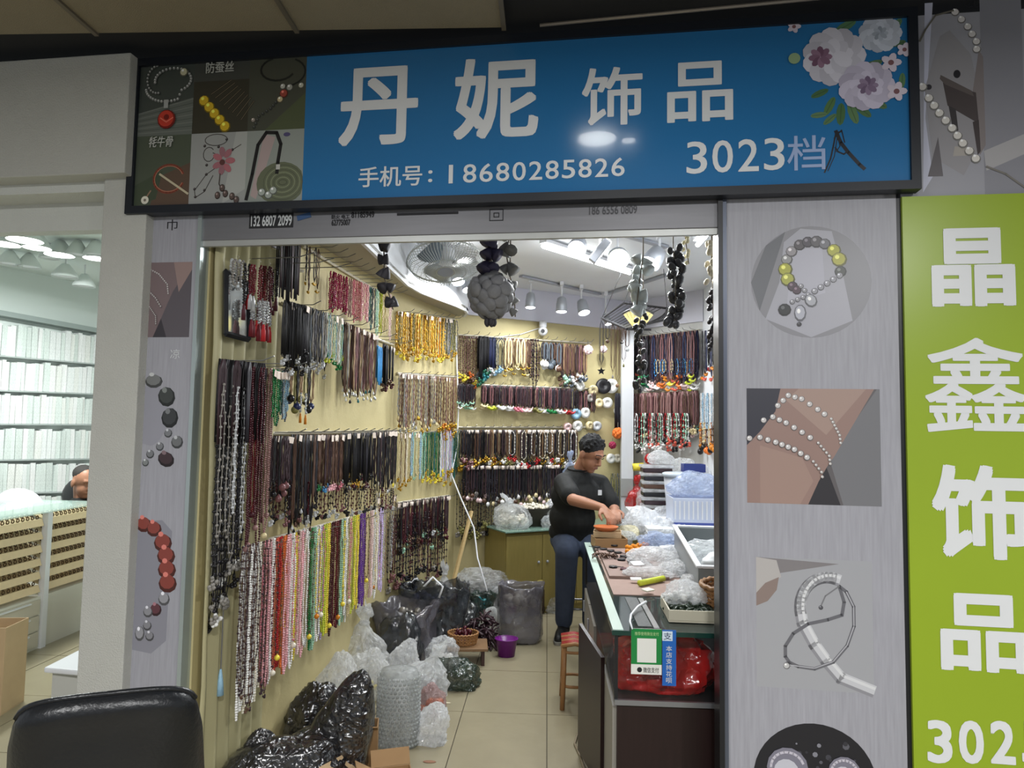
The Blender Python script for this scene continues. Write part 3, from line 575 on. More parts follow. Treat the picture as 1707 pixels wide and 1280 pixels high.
def pendant_mesh(kind, s_, seed=1):
    mb = MB(); rnd = random.Random(seed)
    if kind == 'tusk':
        pts = [Vector((s_ * .9 * math.cos(a), 0, s_ * .8 * math.sin(a))) for a in [R(200 + 150 * i / 7) for i in range(8)]]; mb.tube(pts, [s_ * .42 * (1 - .10 * i) for i in range(8)], 6)
    elif kind == 'drop': mb.lathe((0, 0, -s_ * 2), [(.02 * s_, 0), (.5 * s_, .25 * s_), (.6 * s_, .7 * s_), (.4 * s_, 1.3 * s_), (.1 * s_, 1.9 * s_), (.08 * s_, 2.1 * s_)], 8)
    elif kind == 'ball': mb.sph((0, 0, -s_), s_, 8, 6); mb.cyl((0, 0, -.1 * s_), (0, 0, .3 * s_), s_ * .2, n=5)
    elif kind == 'disc': mb.cyl((0, -s_ * .15, -s_), (0, s_ * .15, -s_), s_, n=12); mb.cyl((0, 0, -.1 * s_), (0, 0, .3 * s_), s_ * .2, n=5)
    elif kind == 'cluster':
        for q in range(9): mb.sph((rnd.uniform(-.9, .9) * s_, rnd.uniform(-.5, .5) * s_, -rnd.uniform(0, 2.2) * s_), s_ * rnd.uniform(.3, .55), 6, 4)
    elif kind == 'tassel':
        mb.lathe((0, 0, -s_ * 4), [(.55 * s_, 0), (.5 * s_, 2.4 * s_), (.3 * s_, 3.0 * s_), (.38 * s_, 3.3 * s_), (.1 * s_, 3.9 * s_)], 8)
    elif kind == 'star':
        mb.prism([(s_ * (1 if q % 2 == 0 else .45) * math.sin(q * math.pi / 5), -.1 * s_, -s_ + s_ * (1 if q % 2 == 0 else .45) * math.cos(q * math.pi / 5)) for q in range(10)], (0, .2 * s_, 0))
    return mb.mesh('pendant_' + kind, kind not in ('star',))
tag_me = MB().ext(-.011, .011, -.0008, .0008, -.034, -.002).mesh('paper_tag'); tag_me2 = MB().ext(-.016, .016, -.0008, .0008, -.03, -.002).mesh('paper_tag')
M_tag = mat('tag_paper', s2l(232, 218, 206), .7); M_hook = mat('hook_wire', s2l(150, 150, 150), .35, metal=.7); M_rail = mat('rail_white', s2l(206, 200, 182), .5)
def slot(o, m):
    if not o.data.materials: o.data.materials.append(None)
    o.material_slots[0].link = 'OBJECT'; o.material_slots[0].material = m
def link(name, me, m, loc, parent=None, rz=0):
    o = bpy.data.objects.new(name, me); COL.objects.link(o); o.location = loc; o.rotation_euler = (0, 0, rz); o.parent = parent
    slot(o, m); return o
NN = 0
KIND = dict(bead='bead_strand', station='stone_strand', cord='cord_necklace', thick='cord_necklace', chain='chain_necklace')
HUNG = []; PASTEL = set()
ORD = 'first second third fourth fifth sixth seventh eighth ninth tenth eleventh twelfth'.split()
def nrow(wall, x0, y0, x1, y1, b0, b1, n, kind, mats, label, group, pend=None, tags=0, off=(.03, .10), w_=.03, r=.0035, name='necklace', cat='necklace', jl=.16, face=None, mode='cycle', metal=False):
    """hang n necklaces along a row of hooks; the row's ends and drops are read off the photograph and set on the wall"""
    global NN
    rnd = random.Random(len(label) * 131 + int(x0) * 7 + int(y0)); A, B, nn = WALL[wall]
    ang = math.atan2((B - A).y, (B - A).x)
    vari = []
    dm = wh(wall, (x0 + x1) / 2, (y0 + y1) / 2, off[0]).y; L0 = ((b0 + b1) - (y0 + y1)) / 2 * dm / FPX
    for q in range(3): vari.append((strand_mesh(kind, L0, w_, r, q * 17 + 3), L0))
    pm = [pendant_mesh(pend[0], pend[2] * (1.0 if wall == 'L' else 1.35), q) for q in range(3)] if pend else None
    for i in range(n):
        t = (i + .5) / n; px = x0 + (x1 - x0) * t + rnd.uniform(-.3, .3) * (x1 - x0) / n; py = y0 + (y1 - y0) * t; pb = b0 + (b1 - b0) * t
        p = wh(wall, px, py, rnd.uniform(*off)); L = (pb - py) * p.y / FPX * (1 + rnd.uniform(-jl, jl))
        me, Lm = vari[i % 3]
        mm = mats[int(t * len(mats))] if mode == 'grad' else (mats[i % len(mats)] if mode == 'cycle' else rnd.choice(mats))
        rz = (ang if face is None else face) + rnd.uniform(-.35, .35)
        o = link(KIND[kind], me, mm, p, None, rz); o.scale = (1, 1, L / Lm); tag(o, label + (', %s from the left' % ORD[i] if n <= 12 and len(label.split()) <= 12 and group not in PASTEL else ''), cat, group); NN += 1; HUNG.append((kind, L / p.y, o))
        if pend:
            pmats = pend[1]; pq = pmats[int(t * len(pmats))] if (len(pend) > 3 and pend[3] == 'grad') else rnd.choice(pmats)
            c = link('pendant', pm[i % 3], pq, (0, 0, -Lm), o); c.scale = (1, 1, Lm / L)
        if rnd.random() < tags:
            c = link('paper_tag', rnd.choice((tag_me, tag_me2)), M_tag, (rnd.uniform(-.004, .004), -.012, -.002), o, rnd.uniform(-.3, .3)); c.scale = (1, 1, Lm / L)
            c.rotation_euler = (0, rnd.uniform(-.3, .3), rnd.uniform(-.3, .3))
def hrail(wall, x0, y0, x1, y1, n, label, out=.12, bar=True):
    """a wall rail with its row of wire hooks"""
    a = wh(wall, x0, y0, .012); b = wh(wall, x1, y1, .012); nn = WALL[wall][2]; t = (b - a).normalized()
    mb = MB(); mid = (a + b) / 2
    mb.tube([a, b], .008, 6); o = mb.build('hook_rail', M_rail); tag(o, label, 'hook rail', 'hook rails on the shop walls')
    h = MB().tube([Vector((0, 0, 0)), nn * (out * .75), nn * out + Vector((0, 0, .018))], .0025, 5).mesh('hook')
    for i in range(n):
        p = a.lerp(b, (i + .5) / n); link('hook', h, M_hook, p - Vector(o.location) + Vector((0, 0, .004)), o)
c_, g_, b_ = cm_, gm_, bm_
# ---- left wall
hrail('L', 395, 428, 505, 452, 3, 'front hook rail high on the left wall, holding garnet strands', .30)
hrail('L', 505, 410, 640, 492, 12, 'upper hook rail on the left wall over the pink strands', .18)
hrail('L', 470, 505, 655, 575, 10, 'hook rail on the left wall over the brown tagged cords', .16)
hrail('L', 365, 600, 480, 618, 4, 'hook rail on the left wall over the long black and white chains', .20)
hrail('L', 445, 722, 660, 718, 14, 'eye-level hook rail on the left wall over dark cords', .16)
hrail('L', 400, 912, 645, 846, 16, 'low hook rail on the left wall over pastel bead strands', .16)
hrail('G', 662, 520, 758, 532, 8, 'hook rail over the gold necklaces', .10)
hrail('G', 662, 622, 762, 628, 8, 'middle hook rail below the gold necklaces', .10)
hrail('G', 662, 722, 762, 718, 8, 'hook rail over the emerald and pale blue strands', .10)
hrail('G', 662, 838, 748, 826, 6, 'lowest hook rail on the rear left wall', .10)
hrail('B', 764, 558, 985, 572, 14, 'top hook rail on the back wall under the camera', .12)
hrail('B', 764, 640, 985, 648, 16, 'second hook rail on the back wall over tusk pendants', .10)
hrail('B', 764, 712, 985, 712, 16, 'third hook rail on the back wall', .10)
hrail('B', 770, 774, 955, 770, 14, 'lowest hook rail on the back wall behind the bags', .10)
hrail('R', 1056, 562, 1166, 550, 10, 'top hook rail on the right rear wall', .10)
hrail('R', 1056, 655, 1166, 650, 10, 'second hook rail on the right rear wall', .10)
G1 = 'left wall strands'
nrow('L', 408, 440, 466, 448, 500, 505, 12, 'bead', [b_('black', .2), b_('garnet', .15), b_('garnet', .15), b_('garnet', .15), b_('wine', .2), b_('black', .2)], 'polished garnet bead strand with tassel on the front hook of the left wall', 'garnet tassel strands', ('tassel', [b_('red', .6), b_('wine', .6), b_('silver', .2)], .016), off=(.02, .16), w_=.012, r=.0055, mode='grad')
nrow('L', 418, 500, 452, 505, 535, 540, 8, 'bead', [b_('silver', .1, .6)], 'silver capped strand below the garnet beads', 'silver caps below the garnet beads', ('tassel', [b_('red', .6), b_('garnet', .6)], .018), off=(.08, .20), w_=.01, r=.006)
nrow('L', 386, 432, 408, 436, 478, 480, 4, 'bead', [b_('silver'), b_('grey')], 'short smoky bead strand beside the mirror', 'smoky strands by the mirror', off=(.06, .14), r=.006)
nrow('L', 464, 392, 500, 402, 498, 500, 12, 'thick', [c_('black'), c_('ink'), c_('plum')], 'straight black cord bundle at the top of the left wall', 'black cord bundles at the top of the left wall', off=(.03, .16), w_=.02, r=.003)
nrow('L', 508, 408, 536, 416, 478, 480, 4, 'cord', [c_('ink'), c_('brown')], 'single cord necklace with gold crescent on the left wall', 'gold crescent necklaces', ('tusk', [g_('gold')], .016), off=(.03, .08), w_=.02, r=.002)
nrow('L', 551, 452, 581, 464, 518, 524, 10, 'bead', [b_('magenta', .2)], 'magenta bead strand high on the left wall', 'magenta bead strands', off=(.05, .16), w_=.012, r=.005)
nrow('L', 582, 464, 616, 476, 528, 536, 11, 'bead', [b_('dusk'), b_('rose'), b_('rose'), b_('pink'), b_('pink')], 'rose pink bead strand high on the left wall', 'rose pink bead strands', off=(.05, .14), w_=.012, r=.0045, mode='grad')
nrow('L', 616, 478, 654, 492, 545, 560, 14, 'bead', [b_('teal'), b_('steel'), b_('mint'), b_('lime'), b_('cream'), b_('cream'), b_('blush')], 'pale or teal fine bead strand under the soffit edge', 'teal to cream fine strands', off=(.04, .12), w_=.012, r=.004, mode='grad')
nrow('L', 474, 500, 518, 512, 600, 605, 16, 'thick', [c_('black'), c_('ink'), c_('black')], 'black cord necklace with silver charm on the left wall', 'black cords with silver charms', ('cluster', [g_('silver'), b_('black'), b_('silver')], .016), .35, off=(.03, .2), w_=.03, r=.003, jl=.2)
nrow('L', 518, 512, 546, 522, 612, 616, 10, 'cord', [c_('ink'), c_('steel'), c_('grey')], 'tangled grey cord necklace beside the pale mint ones', 'tangled grey cords', ('cluster', [g_('silver'), b_('silver')], .014), .2, off=(.03, .16), w_=.035, r=.003, jl=.15)
nrow('L', 545, 520, 574, 532, 598, 602, 11, 'bead', [b_('white'), b_('mint'), b_('sky'), b_('pearl')], 'pale mint strand with green bead end', 'pale mint strands', ('cluster', [b_('lime', .2), b_('green', .2)], .012), .1, off=(.05, .14), w_=.014, r=.003)
nrow('L', 574, 536, 630, 560, 655, 665, 24, 'cord', [c_('plum'), c_('brown'), c_('tan'), c_('grey'), c_('mauve')], 'brown cord necklace with tag and silver pendant on the left wall', 'brown tagged cords with silver pendants', ('drop', [g_('silver'), g_('silver'), b_('teal', .2), b_('black', .2), b_('white', .2)], .012), .35, off=(.03, .16), w_=.03, r=.003, jl=.12)
nrow('L', 628, 575, 638, 580, 638, 640, 4, 'thick', [c_('blue')], 'bright blue cord bundle on the left wall', 'bright blue cord bundles', off=(.05, .09), w_=.016, r=.004)
nrow('L', 638, 572, 656, 580, 634, 640, 7, 'thick', [c_('black'), c_('ink')], 'black cord bundle next to the bright blue ones', 'black bundles by the blue cords', ('cluster', [b_('wine', .3), b_('brown', .3)], .02), .3, off=(.03, .09), w_=.02, r=.004)
nrow('L', 366, 598, 440, 606, 745, 735, 26, 'thick', [c_('black'), c_('ink'), c_('plum'), c_('black')], 'dark braided cord of the big black bundle at the front of the left wall', 'dark braided cords at the front', off=(.02, .16), w_=.03, r=.005, jl=.08)
nrow('L', 366, 602, 412, 610, 1000, 960, 16, 'station', [b_('black', .3), b_('black', .3), b_('grey', .4), b_('ink', .3)], 'very long black chain at the front edge of the left wall', 'long black chains by the entrance', ('cluster', [b_('white', .3), b_('black', .3), b_('grey')], .02), off=(.03, .12), w_=.03, r=.007, jl=.10)
nrow('L', 372, 640, 414, 650, 880, 900, 9, 'station', [b_('grey', .4), b_('black', .3), b_('silver', .4)], 'black and white patterned bead chain in front of the long black ones', 'black and white patterned chains', off=(.10, .17), w_=.02, r=.006)
nrow('L', 420, 612, 456, 616, 890, 870, 10, 'bead', [b_('wine', .25), b_('garnet', .25), b_('wine', .3), b_('brown', .3), b_('dusk', .3)], 'long wine red bead strand beside the dark bundle', 'long wine red strands', ('ball', [b_('cream'), b_('dusk'), b_('wine')], .012), .3, off=(.06, .16), w_=.02, r=.0045, mode='grad')
nrow('L', 455, 616, 471, 620, 698, 700, 6, 'bead', [b_('green', .25), b_('emerald', .25)], 'emerald green bead strand on the left wall', 'green bead strands', off=(.08, .15), w_=.012, r=.004, tags=1)
nrow('L', 470, 618, 482, 622, 700, 700, 5, 'bead', [b_('sky', .25), b_('steel', .25)], 'grey blue bead strand beside the green ones', 'grey blue bead strands', off=(.08, .15), w_=.012, r=.004, tags=1)
nrow('L', 480, 600, 524, 612, 668, 672, 8, 'cord', [c_('black'), c_('tan'), c_('olive')], 'dark cord with round stone above the yellow tassels', 'dark cords above yellow tassels', ('ball', [b_('olive', .5), b_('black', .2), b_('navy', .2)], .018), off=(.04, .16), w_=.03, r=.003)
nrow('L', 497, 655, 512, 658, 690, 692, 2, 'station', [b_('silver', .1, .5)], 'silver strand ending in a yellow tassel', 'yellow tassel strands', ('tassel', [b_('amber', .6), b_('yellow', .6)], .012), off=(.1, .14), w_=.01, r=.006)
nrow('L', 452, 726, 486, 727, 820, 818, 12, 'cord', [c_('plum'), c_('plum'), c_('black')], 'plum cord necklace with dark stone at eye level', 'plum cords with dark stones', ('ball', [b_('black', .15), b_('mauve', .2), b_('brown', .2)], .016), .15, off=(.03, .16), w_=.02, r=.003)
nrow('L', 486, 724, 530, 724, 880, 862, 16, 'cord', [c_('ink'), c_('black'), c_('brown')], 'long dark cord necklace in the middle of the left wall', 'long dark cords', ('drop', [b_('black', .15), b_('silver', .2), b_('brown', .2)], .012), .2, off=(.03, .16), w_=.025, r=.003, jl=.2)
nrow('L', 530, 724, 572, 724, 812, 806, 17, 'cord', [c_('brown'), c_('brown'), c_('plum')], 'brown cord necklace ending in a coloured bead ball', 'brown cords with coloured bead balls', ('cluster', [b_('green', .2), b_('blue', .2), b_('pink', .2), b_('rose', .2)], .013, 'grad'), .45, off=(.03, .15), w_=.02, r=.0028, jl=.05)
nrow('L', 570, 722, 622, 720, 800, 800, 20, 'thick', [c_('black'), c_('ink'), c_('black')], 'black cord necklace with tag and gold pendant at eye level', 'black tagged cords with gold pendants', ('cluster', [g_('gold'), b_('silver', .1, .6), b_('black', .2), b_('wine', .2)], .016), .5, off=(.03, .15), w_=.024, r=.0028, jl=.15)
nrow('L', 622, 720, 662, 718, 812, 808, 16, 'cord', [c_('ink'), c_('black'), c_('plum')], 'black cord necklace with tag and pale pendant at eye level', 'black tagged cords with pale pendants', ('disc', [b_('silver', .3), b_('yellow', .2), b_('grey', .2), b_('black', .2)], .012), .6, off=(.03, .13), w_=.024, r=.003, jl=.15)
nrow('L', 450, 800, 660, 815, 858, 838, 34, 'station', [b_('black', .2), b_('plum', .2), b_('wine', .2), b_('brown', .2)], 'dark stone strand hanging just above the pastel beads', 'dark stone strands above the pastel beads', ('cluster', [b_('black', .2), b_('mauve', .2), b_('silver', .2)], .016), off=(.05, .14), w_=.03, r=.006)
# the long pastel strands along the floor
cols = ['white', 'pearl', 'white', 'white', 'pearl', 'rose', 'pink', 'white', 'coral', 'red', 'orange', 'pink', 'white', 'yellow', 'blush', 'pink', 'white', 'green', 'mint', 'white', 'lavender', 'lime', 'yellow', 'wine', 'garnet', 'wine', 'mint', 'white', 'cream', 'lime', 'yellow', 'purple', 'purple', 'cream', 'blush', 'white', 'pearl', 'lavender']
word = dict(white='white', pearl='pearl white', rose='rose pink', pink='pink', coral='coral', red='red', orange='orange', yellow='yellow', blush='pale blush', green='green', mint='mint', lavender='lavender', lime='lime yellow', wine='wine red', garnet='garnet red', cream='cream', purple='violet')
N_ = len(cols); PASTEL |= {'low %s strands' % w_ for w_ in word.values()}
for i, c in enumerate(cols):
    t0_, t1_ = i / N_, (i + 1) / N_; X = lambda t: 404 + (640 - 404) * t ** .92
    nrow('L', X(t0_), 912 - 66 * t0_, X(t1_), 912 - 66 * t1_, 1185 - 205 * t0_ ** .8, 1185 - 205 * t1_ ** .8, 2 if i > 4 else 3, 'bead', [b_(c, .35)], 'long %s bead strand low on the left wall' % word[c], 'low %s strands' % word[c], off=(.08, .17), w_=.022, r=.0052, jl=.06)
nrow('L', 404, 912, 452, 900, 1150, 1120, 12, 'station', [b_('plum', .3), b_('brown', .3)], 'thin cord with scattered dark beads among the white strands', 'dark dotted cords', ('cluster', [b_('plum'), b_('brown')], .01), off=(.13, .19), w_=.03, r=.0045)
nrow('L', 455, 905, 640, 850, 1090, 960, 16, 'station', [b_('wine', .3), b_('brown', .3), b_('yellow', .3), b_('rose')], 'cord with scattered dark beads over the pastel strands', 'dotted cords over the pastel strands', ('ball', [b_('yellow', .3), b_('amber', .3), b_('pearl')], .012), off=(.13, .19), w_=.03, r=.004)
nrow('L', 625, 830, 662, 825, 960, 930, 12, 'station', [b_('grey'), b_('silver'), b_('dusk'), b_('plum')], 'grey and dusty pink strand at the rear of the left wall', 'grey dusty strands', off=(.03, .12), w_=.02, r=.004, tags=.4)
# ---- rear left wall
nrow('G', 662, 518, 742, 530, 585, 590, 34, 'chain', [g_('gold'), b_('gold', .3), b_('olive', .3), b_('gold', .35), g_('amber')], 'gold chain necklace in the bright row under the soffit', 'gold chain necklaces', ('cluster', [g_('gold'), b_('yellow', .2)], .012), .3, off=(.02, .09), w_=.03, r=.0045, jl=.18)
nrow('G', 742, 530, 762, 534, 590, 592, 9, 'chain', [b_('steel'), b_('olive'), c_('grey')], 'grey green chain at the end of the gold row', 'grey green chains', ('cluster', [g_('gold')], .012), .2, off=(.02, .08), w_=.03, r=.004)
nrow('G', 664, 622, 734, 628, 704, 706, 30, 'chain', [g_('silver'), c_('dusk'), c_('brown'), c_('tan'), c_('grey')], 'grey brown chain necklace below the gold ones', 'grey brown chains below the gold', ('drop', [g_('silver'), b_('cream', .3), g_('gold')], .012), .5, off=(.02, .09), w_=.026, r=.003, jl=.15)
nrow('G', 734, 628, 762, 630, 712, 714, 12, 'chain', [c_('brown'), c_('dusk'), c_('tan')], 'brown chain with heavy gold charms at the corner', 'brown chains with gold charms', ('cluster', [g_('gold'), b_('amber', .3)], .018), .2, off=(.02, .09), w_=.026, r=.003)
nrow('G', 664, 722, 686, 722, 800, 800, 8, 'bead', [b_('cream'), b_('tan'), b_('pearl')], 'beige bead strand beside the pale blue loops', 'beige strands by the pale loops', ('cluster', [g_('gold')], .01), .3, off=(.02, .08), w_=.02, r=.004)
nrow('G', 686, 722, 708, 722, 802, 800, 5, 'bead', [b_('sky'), b_('mint'), b_('cream')], 'pale blue or cream rope loop on the rear left wall', 'pale rope loops', off=(.06, .10), w_=.045, r=.006, tags=.4)
nrow('G', 706, 722, 736, 720, 790, 788, 14, 'bead', [b_('emerald', .25), b_('green', .25), b_('teal', .25)], 'emerald bead strand with gold end on the rear left wall', 'emerald strands with gold ends', ('cluster', [g_('gold'), b_('yellow', .2)], .012), off=(.02, .08), w_=.02, r=.004)
nrow('G', 734, 720, 756, 718, 792, 790, 11, 'bead', [b_('white', .25), b_('sky', .25), b_('lavender', .25)], 'white or pale blue bead strand next to the emerald ones', 'white and pale blue strands', ('cluster', [g_('gold'), b_('yellow', .2)], .012), off=(.02, .08), w_=.02, r=.004)
nrow('G', 755, 720, 765, 718, 790, 790, 6, 'bead', [b_('teal', .25), b_('emerald', .25)], 'dark teal bead strand at the corner', 'dark teal strands', off=(.02, .06), w_=.02, r=.004)
nrow('G', 664, 838, 748, 826, 900, 890, 30, 'cord', [c_('plum'), c_('plum'), c_('black'), c_('wine')], 'dark plum tagged cord in the lowest rear row', 'dark plum tagged cords', ('cluster', [b_('silver', .3), b_('black', .2), b_('wine', .2), b_('mint', .3), b_('brown', .2)], .016), .6, off=(.02, .1), w_=.026, r=.0035, jl=.2)
nrow('G', 650, 860, 745, 850, 965, 945, 26, 'station', [b_('black', .2), b_('plum', .2), b_('wine', .2), b_('ink', .2)], 'dark stone strand hanging to the floor pile', 'dark strands above the floor pile', ('cluster', [b_('black', .2), b_('mauve', .2), b_('grey', .2)], .018), off=(.02, .10), w_=.03, r=.007, jl=.15)
# ---- back wall
nrow('B', 764, 560, 796, 562, 628, 630, 11, 'station', [b_('brown', .3), b_('mauve', .3), b_('brown', .3)], 'brown stone strand at the left end of the back wall', 'brown stone strands at the corner', ('cluster', [b_('orange', .3), b_('yellow', .3), b_('brown')], .02), off=(.02, .09), w_=.03, r=.006)
nrow('B', 798, 560, 813, 561, 622, 622, 6, 'thick', [c_('black')], 'thick black cord bundle on the back wall', 'thick black bundles on the back wall', ('cluster', [b_('emerald', .3), b_('steel', .3), b_('teal', .3)], .024), off=(.02, .08), w_=.03, r=.005)
nrow('B', 816, 562, 828, 563, 612, 612, 4, 'thick', [c_('navy'), c_('ink')], 'navy cord bundle on the back wall', 'navy bundles on the back wall', ('cluster', [b_('sky', .3), b_('silver', .3)], .02), off=(.02, .08), w_=.024, r=.004)
nrow('B', 829, 563, 840, 564, 610, 612, 2, 'bead', [b_('steel', .3)], 'open steel blue bead loop on the back wall', 'steel blue loops', ('cluster', [b_('sky', .3)], .018), off=(.05, .08), w_=.06, r=.006)
nrow('B', 841, 563, 884, 566, 616, 620, 16, 'cord', [c_('brown'), c_('cream'), c_('tan'), c_('cream'), c_('brown')], 'cream or brown cord necklace on the top back row', 'cream and brown cords on the top back row', ('tusk', [g_('gold'), b_('cream', .3)], .016), off=(.03, .10), w_=.035, r=.0035)
nrow('B', 883, 566, 898, 567, 640, 640, 6, 'station', [b_('black', .3), b_('brown', .3), b_('plum')], 'dark seed bead strand on the back wall under the camera', 'dark seed strands', off=(.03, .1), w_=.03, r=.009)
nrow('B', 904, 570, 934, 572, 602, 606, 12, 'cord', [c_('ink'), c_('brown'), c_('steel')], 'black cord with shell pendant right of the camera', 'black cords with shells', ('disc', [b_('white', .3), b_('steel', .3), b_('brown', .3)], .022), off=(.03, .10), w_=.04, r=.004)
nrow('B', 934, 572, 978, 575, 622, 626, 15, 'cord', [c_('brown'), c_('plum'), c_('tan'), c_('mauve')], 'brown cord with stone pendant right of the camera', 'brown cords with stones', ('cluster', [b_('brown', .3), b_('white', .3), b_('mint', .3), b_('steel', .3)], .022), off=(.03, .10), w_=.035, r=.004, jl=.2)
nrow('B', 764, 640, 792, 641, 672, 674, 11, 'cord', [c_('plum'), c_('ink')], 'plum cord with green pendant at the corner of the back wall', 'plum cords at the corner', ('tusk', [b_('mint', .3), b_('white', .3)], .018), off=(.03, .1), w_=.03, r=.0035)
nrow('B', 804, 642, 956, 648, 674, 684, 56, 'cord', [c_('plum'), c_('mauve'), c_('plum'), c_('ink')], 'plum cord with a tusk pendant in the second back row', 'plum cords with tusk pendants', ('tusk', [b_('cream', .3), b_('lime', .3), b_('white', .25), b_('white', .25), b_('rose', .25), b_('blush', .25), b_('olive', .3), b_('white', .25), b_('green', .25), b_('white', .25), b_('red', .3)], .026, 'grad'), off=(.03, .10), w_=.03, r=.004, jl=.06)
nrow('B', 958, 650, 992, 652, 682, 684, 10, 'cord', [c_('plum'), c_('black'), c_('mauve')], 'dark cord hanging behind the thread rolls', 'dark cords behind the thread rolls', off=(.02, .05), w_=.03, r=.004)
nrow('B', 768, 716, 808, 716, 766, 768, 16, 'cord', [c_('black'), c_('brown'), c_('ink')], 'dark cord with gold beads in the third back row', 'dark cords with gold beads', ('cluster', [g_('gold'), b_('cream', .2), b_('mauve', .2), b_('black', .2)], .024), .5, off=(.03, .1), w_=.03, r=.0035, jl=.15)
nrow('B', 808, 716, 962, 716, 764, 766, 54, 'cord', [c_('black'), c_('plum'), c_('ink'), c_('brown'), c_('tan')], 'dark tagged cord in the third back row', 'dark tagged cords in the third back row', ('cluster', [b_('white', .3), b_('cream', .3), b_('black', .2), b_('red', .3), g_('gold'), b_('olive', .3)], .018), .6, off=(.03, .1), w_=.03, r=.0035, jl=.15)
nrow('B', 850, 718, 960, 718, 760, 762, 7, 'station', [b_('white', .3), b_('pearl', .3)], 'white rope necklace among the dark third back row', 'white ropes in the third back row', off=(.09, .12), w_=.05, r=.005)
nrow('B', 772, 776, 958, 774, 826, 830, 60, 'cord', [c_('black'), c_('ink'), c_('plum')], 'black tagged cord in the lowest back row', 'black tagged cords in the lowest back row', ('disc', [b_('cream', .3), b_('white', .3), b_('grey', .3), b_('brown', .3), b_('blush', .3)], .014), .8, off=(.03, .1), w_=.03, r=.004, jl=.2)
nrow('B', 764, 800, 830, 800, 880, 872, 20, 'station', [b_('black', .2), b_('ink', .2), b_('brown', .2)], 'dark strand in the corner above the cabinet', 'dark strands in the corner', ('cluster', [b_('grey', .3), b_('olive', .3), b_('black', .2)], .02), off=(.02, .1), w_=.03, r=.006, jl=.15)
nrow('B', 1018, 790, 1034, 790, 858, 858, 6, 'bead', [b_('olive', .3), b_('steel', .3), b_('grey', .3)], 'grey green strand hanging beside the seated man', 'grey green strands beside the man', off=(.04, .1), w_=.03, r=.006)
nrow('B', 1026, 655, 1036, 656, 725, 725, 4, 'thick', [c_('ink'), c_('steel')], 'slate cord bundle beside the pillar', 'slate bundles beside the pillar', off=(.03, .07), w_=.03, r=.005)
# ---- right rear wall
nrow('R', 1056, 562, 1082, 559, 632, 632, 13, 'cord', [c_('black'), c_('ink'), c_('plum')], 'black cord with red or green pendant next to the pillar', 'black cords next to the pillar', ('tusk', [b_('coral', .3), b_('green', .3), b_('emerald', .3)], .024, 'grad'), off=(.03, .1), w_=.03, r=.004)
nrow('R', 1082, 559, 1164, 550, 634, 634, 40, 'cord', [c_('mauve'), c_('plum'), c_('dusk'), c_('navy'), c_('plum')], 'plum cord with bright pendant on the right rear wall', 'plum cords on the right rear wall', ('tusk', [b_('blush', .3), b_('white', .3), b_('orange', .3), b_('amber', .3), b_('yellow', .3), b_('coral', .3), b_('orange', .3), b_('blush', .3), b_('lime', .3), b_('white', .3)], .026, 'grad'), off=(.03, .1), w_=.03, r=.004)
nrow('R', 1086, 600, 1162, 598, 624, 624, 26, 'station', [b_('navy', .3), b_('ink', .3), b_('blue', .4), b_('cream', .3)], 'navy bead strand among the plum cords', 'navy strands among the plum cords', off=(.08, .12), w_=.03, r=.006)
nrow('R', 1056, 656, 1164, 651, 715, 712, 50, 'cord', [c_('mauve'), c_('dusk'), c_('dusk'), c_('mauve'), c_('brown')], 'dusty rose cord with bead cluster on the right rear wall', 'dusty rose cords', ('cluster', [b_('white', .3), b_('mint', .3), b_('black', .3), b_('blush', .3), b_('cream', .3), b_('white', .3)], .022), off=(.03, .1), w_=.03, r=.004, jl=.1)
nrow('R', 1060, 690, 1150, 690, 738, 735, 26, 'station', [b_('white', .3), b_('black', .3), b_('red', .3), b_('mint', .3)], 'black, white or red bead strand above the packets', 'bead strands above the packets', ('cluster', [b_('white', .3), b_('coral', .3), b_('white', .3), b_('black', .3)], .02), off=(.10, .14), w_=.03, r=.009)
nrow('S', 1170, 552, 1196, 548, 620, 620, 9, 'cord', [c_('black'), c_('ink'), c_('navy')], 'black cord behind the right door post', 'black cords behind the right door post', ('tusk', [b_('red', .3), b_('coral', .3), b_('amber', .3)], .024), off=(.02, .08), w_=.03, r=.004)
nrow('S', 1168, 656, 1196, 656, 710, 710, 12, 'bead', [b_('white', .3), b_('sky', .3), b_('silver', .3)], 'white bead strand behind the right door post', 'white strands behind the right door post', off=(.02, .08), w_=.03, r=.006)
nrow('S', 1166, 706, 1194, 704, 742, 742, 10, 'station', [b_('amber', .3), b_('brown', .3), b_('cream', .3)], 'amber stone strand behind the right door post', 'amber strands behind the right door post', ('ball', [b_('amber', .3), b_('orange', .3), b_('black', .3)], .02), off=(.02, .08), w_=.03, r=.009)
# past the three hundred largest cord necklaces, the rest hang as one mass
cords = sorted([h for h in HUNG if h[0] in ('cord', 'thick')], key=lambda h: -h[1])
rest = [h[2] for h in cords[295:]]; V_, F_, I_, SL = [], [], [], []
for o in rest:
    M0 = Matrix.Translation(o.location) @ o.rotation_euler.to_matrix().to_4x4() @ Matrix.Diagonal((*o.scale, 1))
    for q, M in [(o, M0)] + [(ch, M0 @ Matrix.Translation(ch.location) @ ch.rotation_euler.to_matrix().to_4x4() @ Matrix.Diagonal((*ch.scale, 1))) for ch in o.children]:
        m = q.material_slots[0].material
        if m not in SL: SL.append(m)
        k = len(V_); V_ += [tuple(M @ v.co) for v in q.data.vertices]; F_ += [tuple(i + k for i in f.vertices) for f in q.data.polygons]; I_ += [SL.index(m)] * len(q.data.polygons)
for o in rest:
    for ch in list(o.children): bpy.data.objects.remove(ch)
    bpy.data.objects.remove(o)
me = bpy.data.meshes.new('small_cord_necklaces'); me.from_pydata(V_, [], F_)
for m in SL: me.materials.append(m)
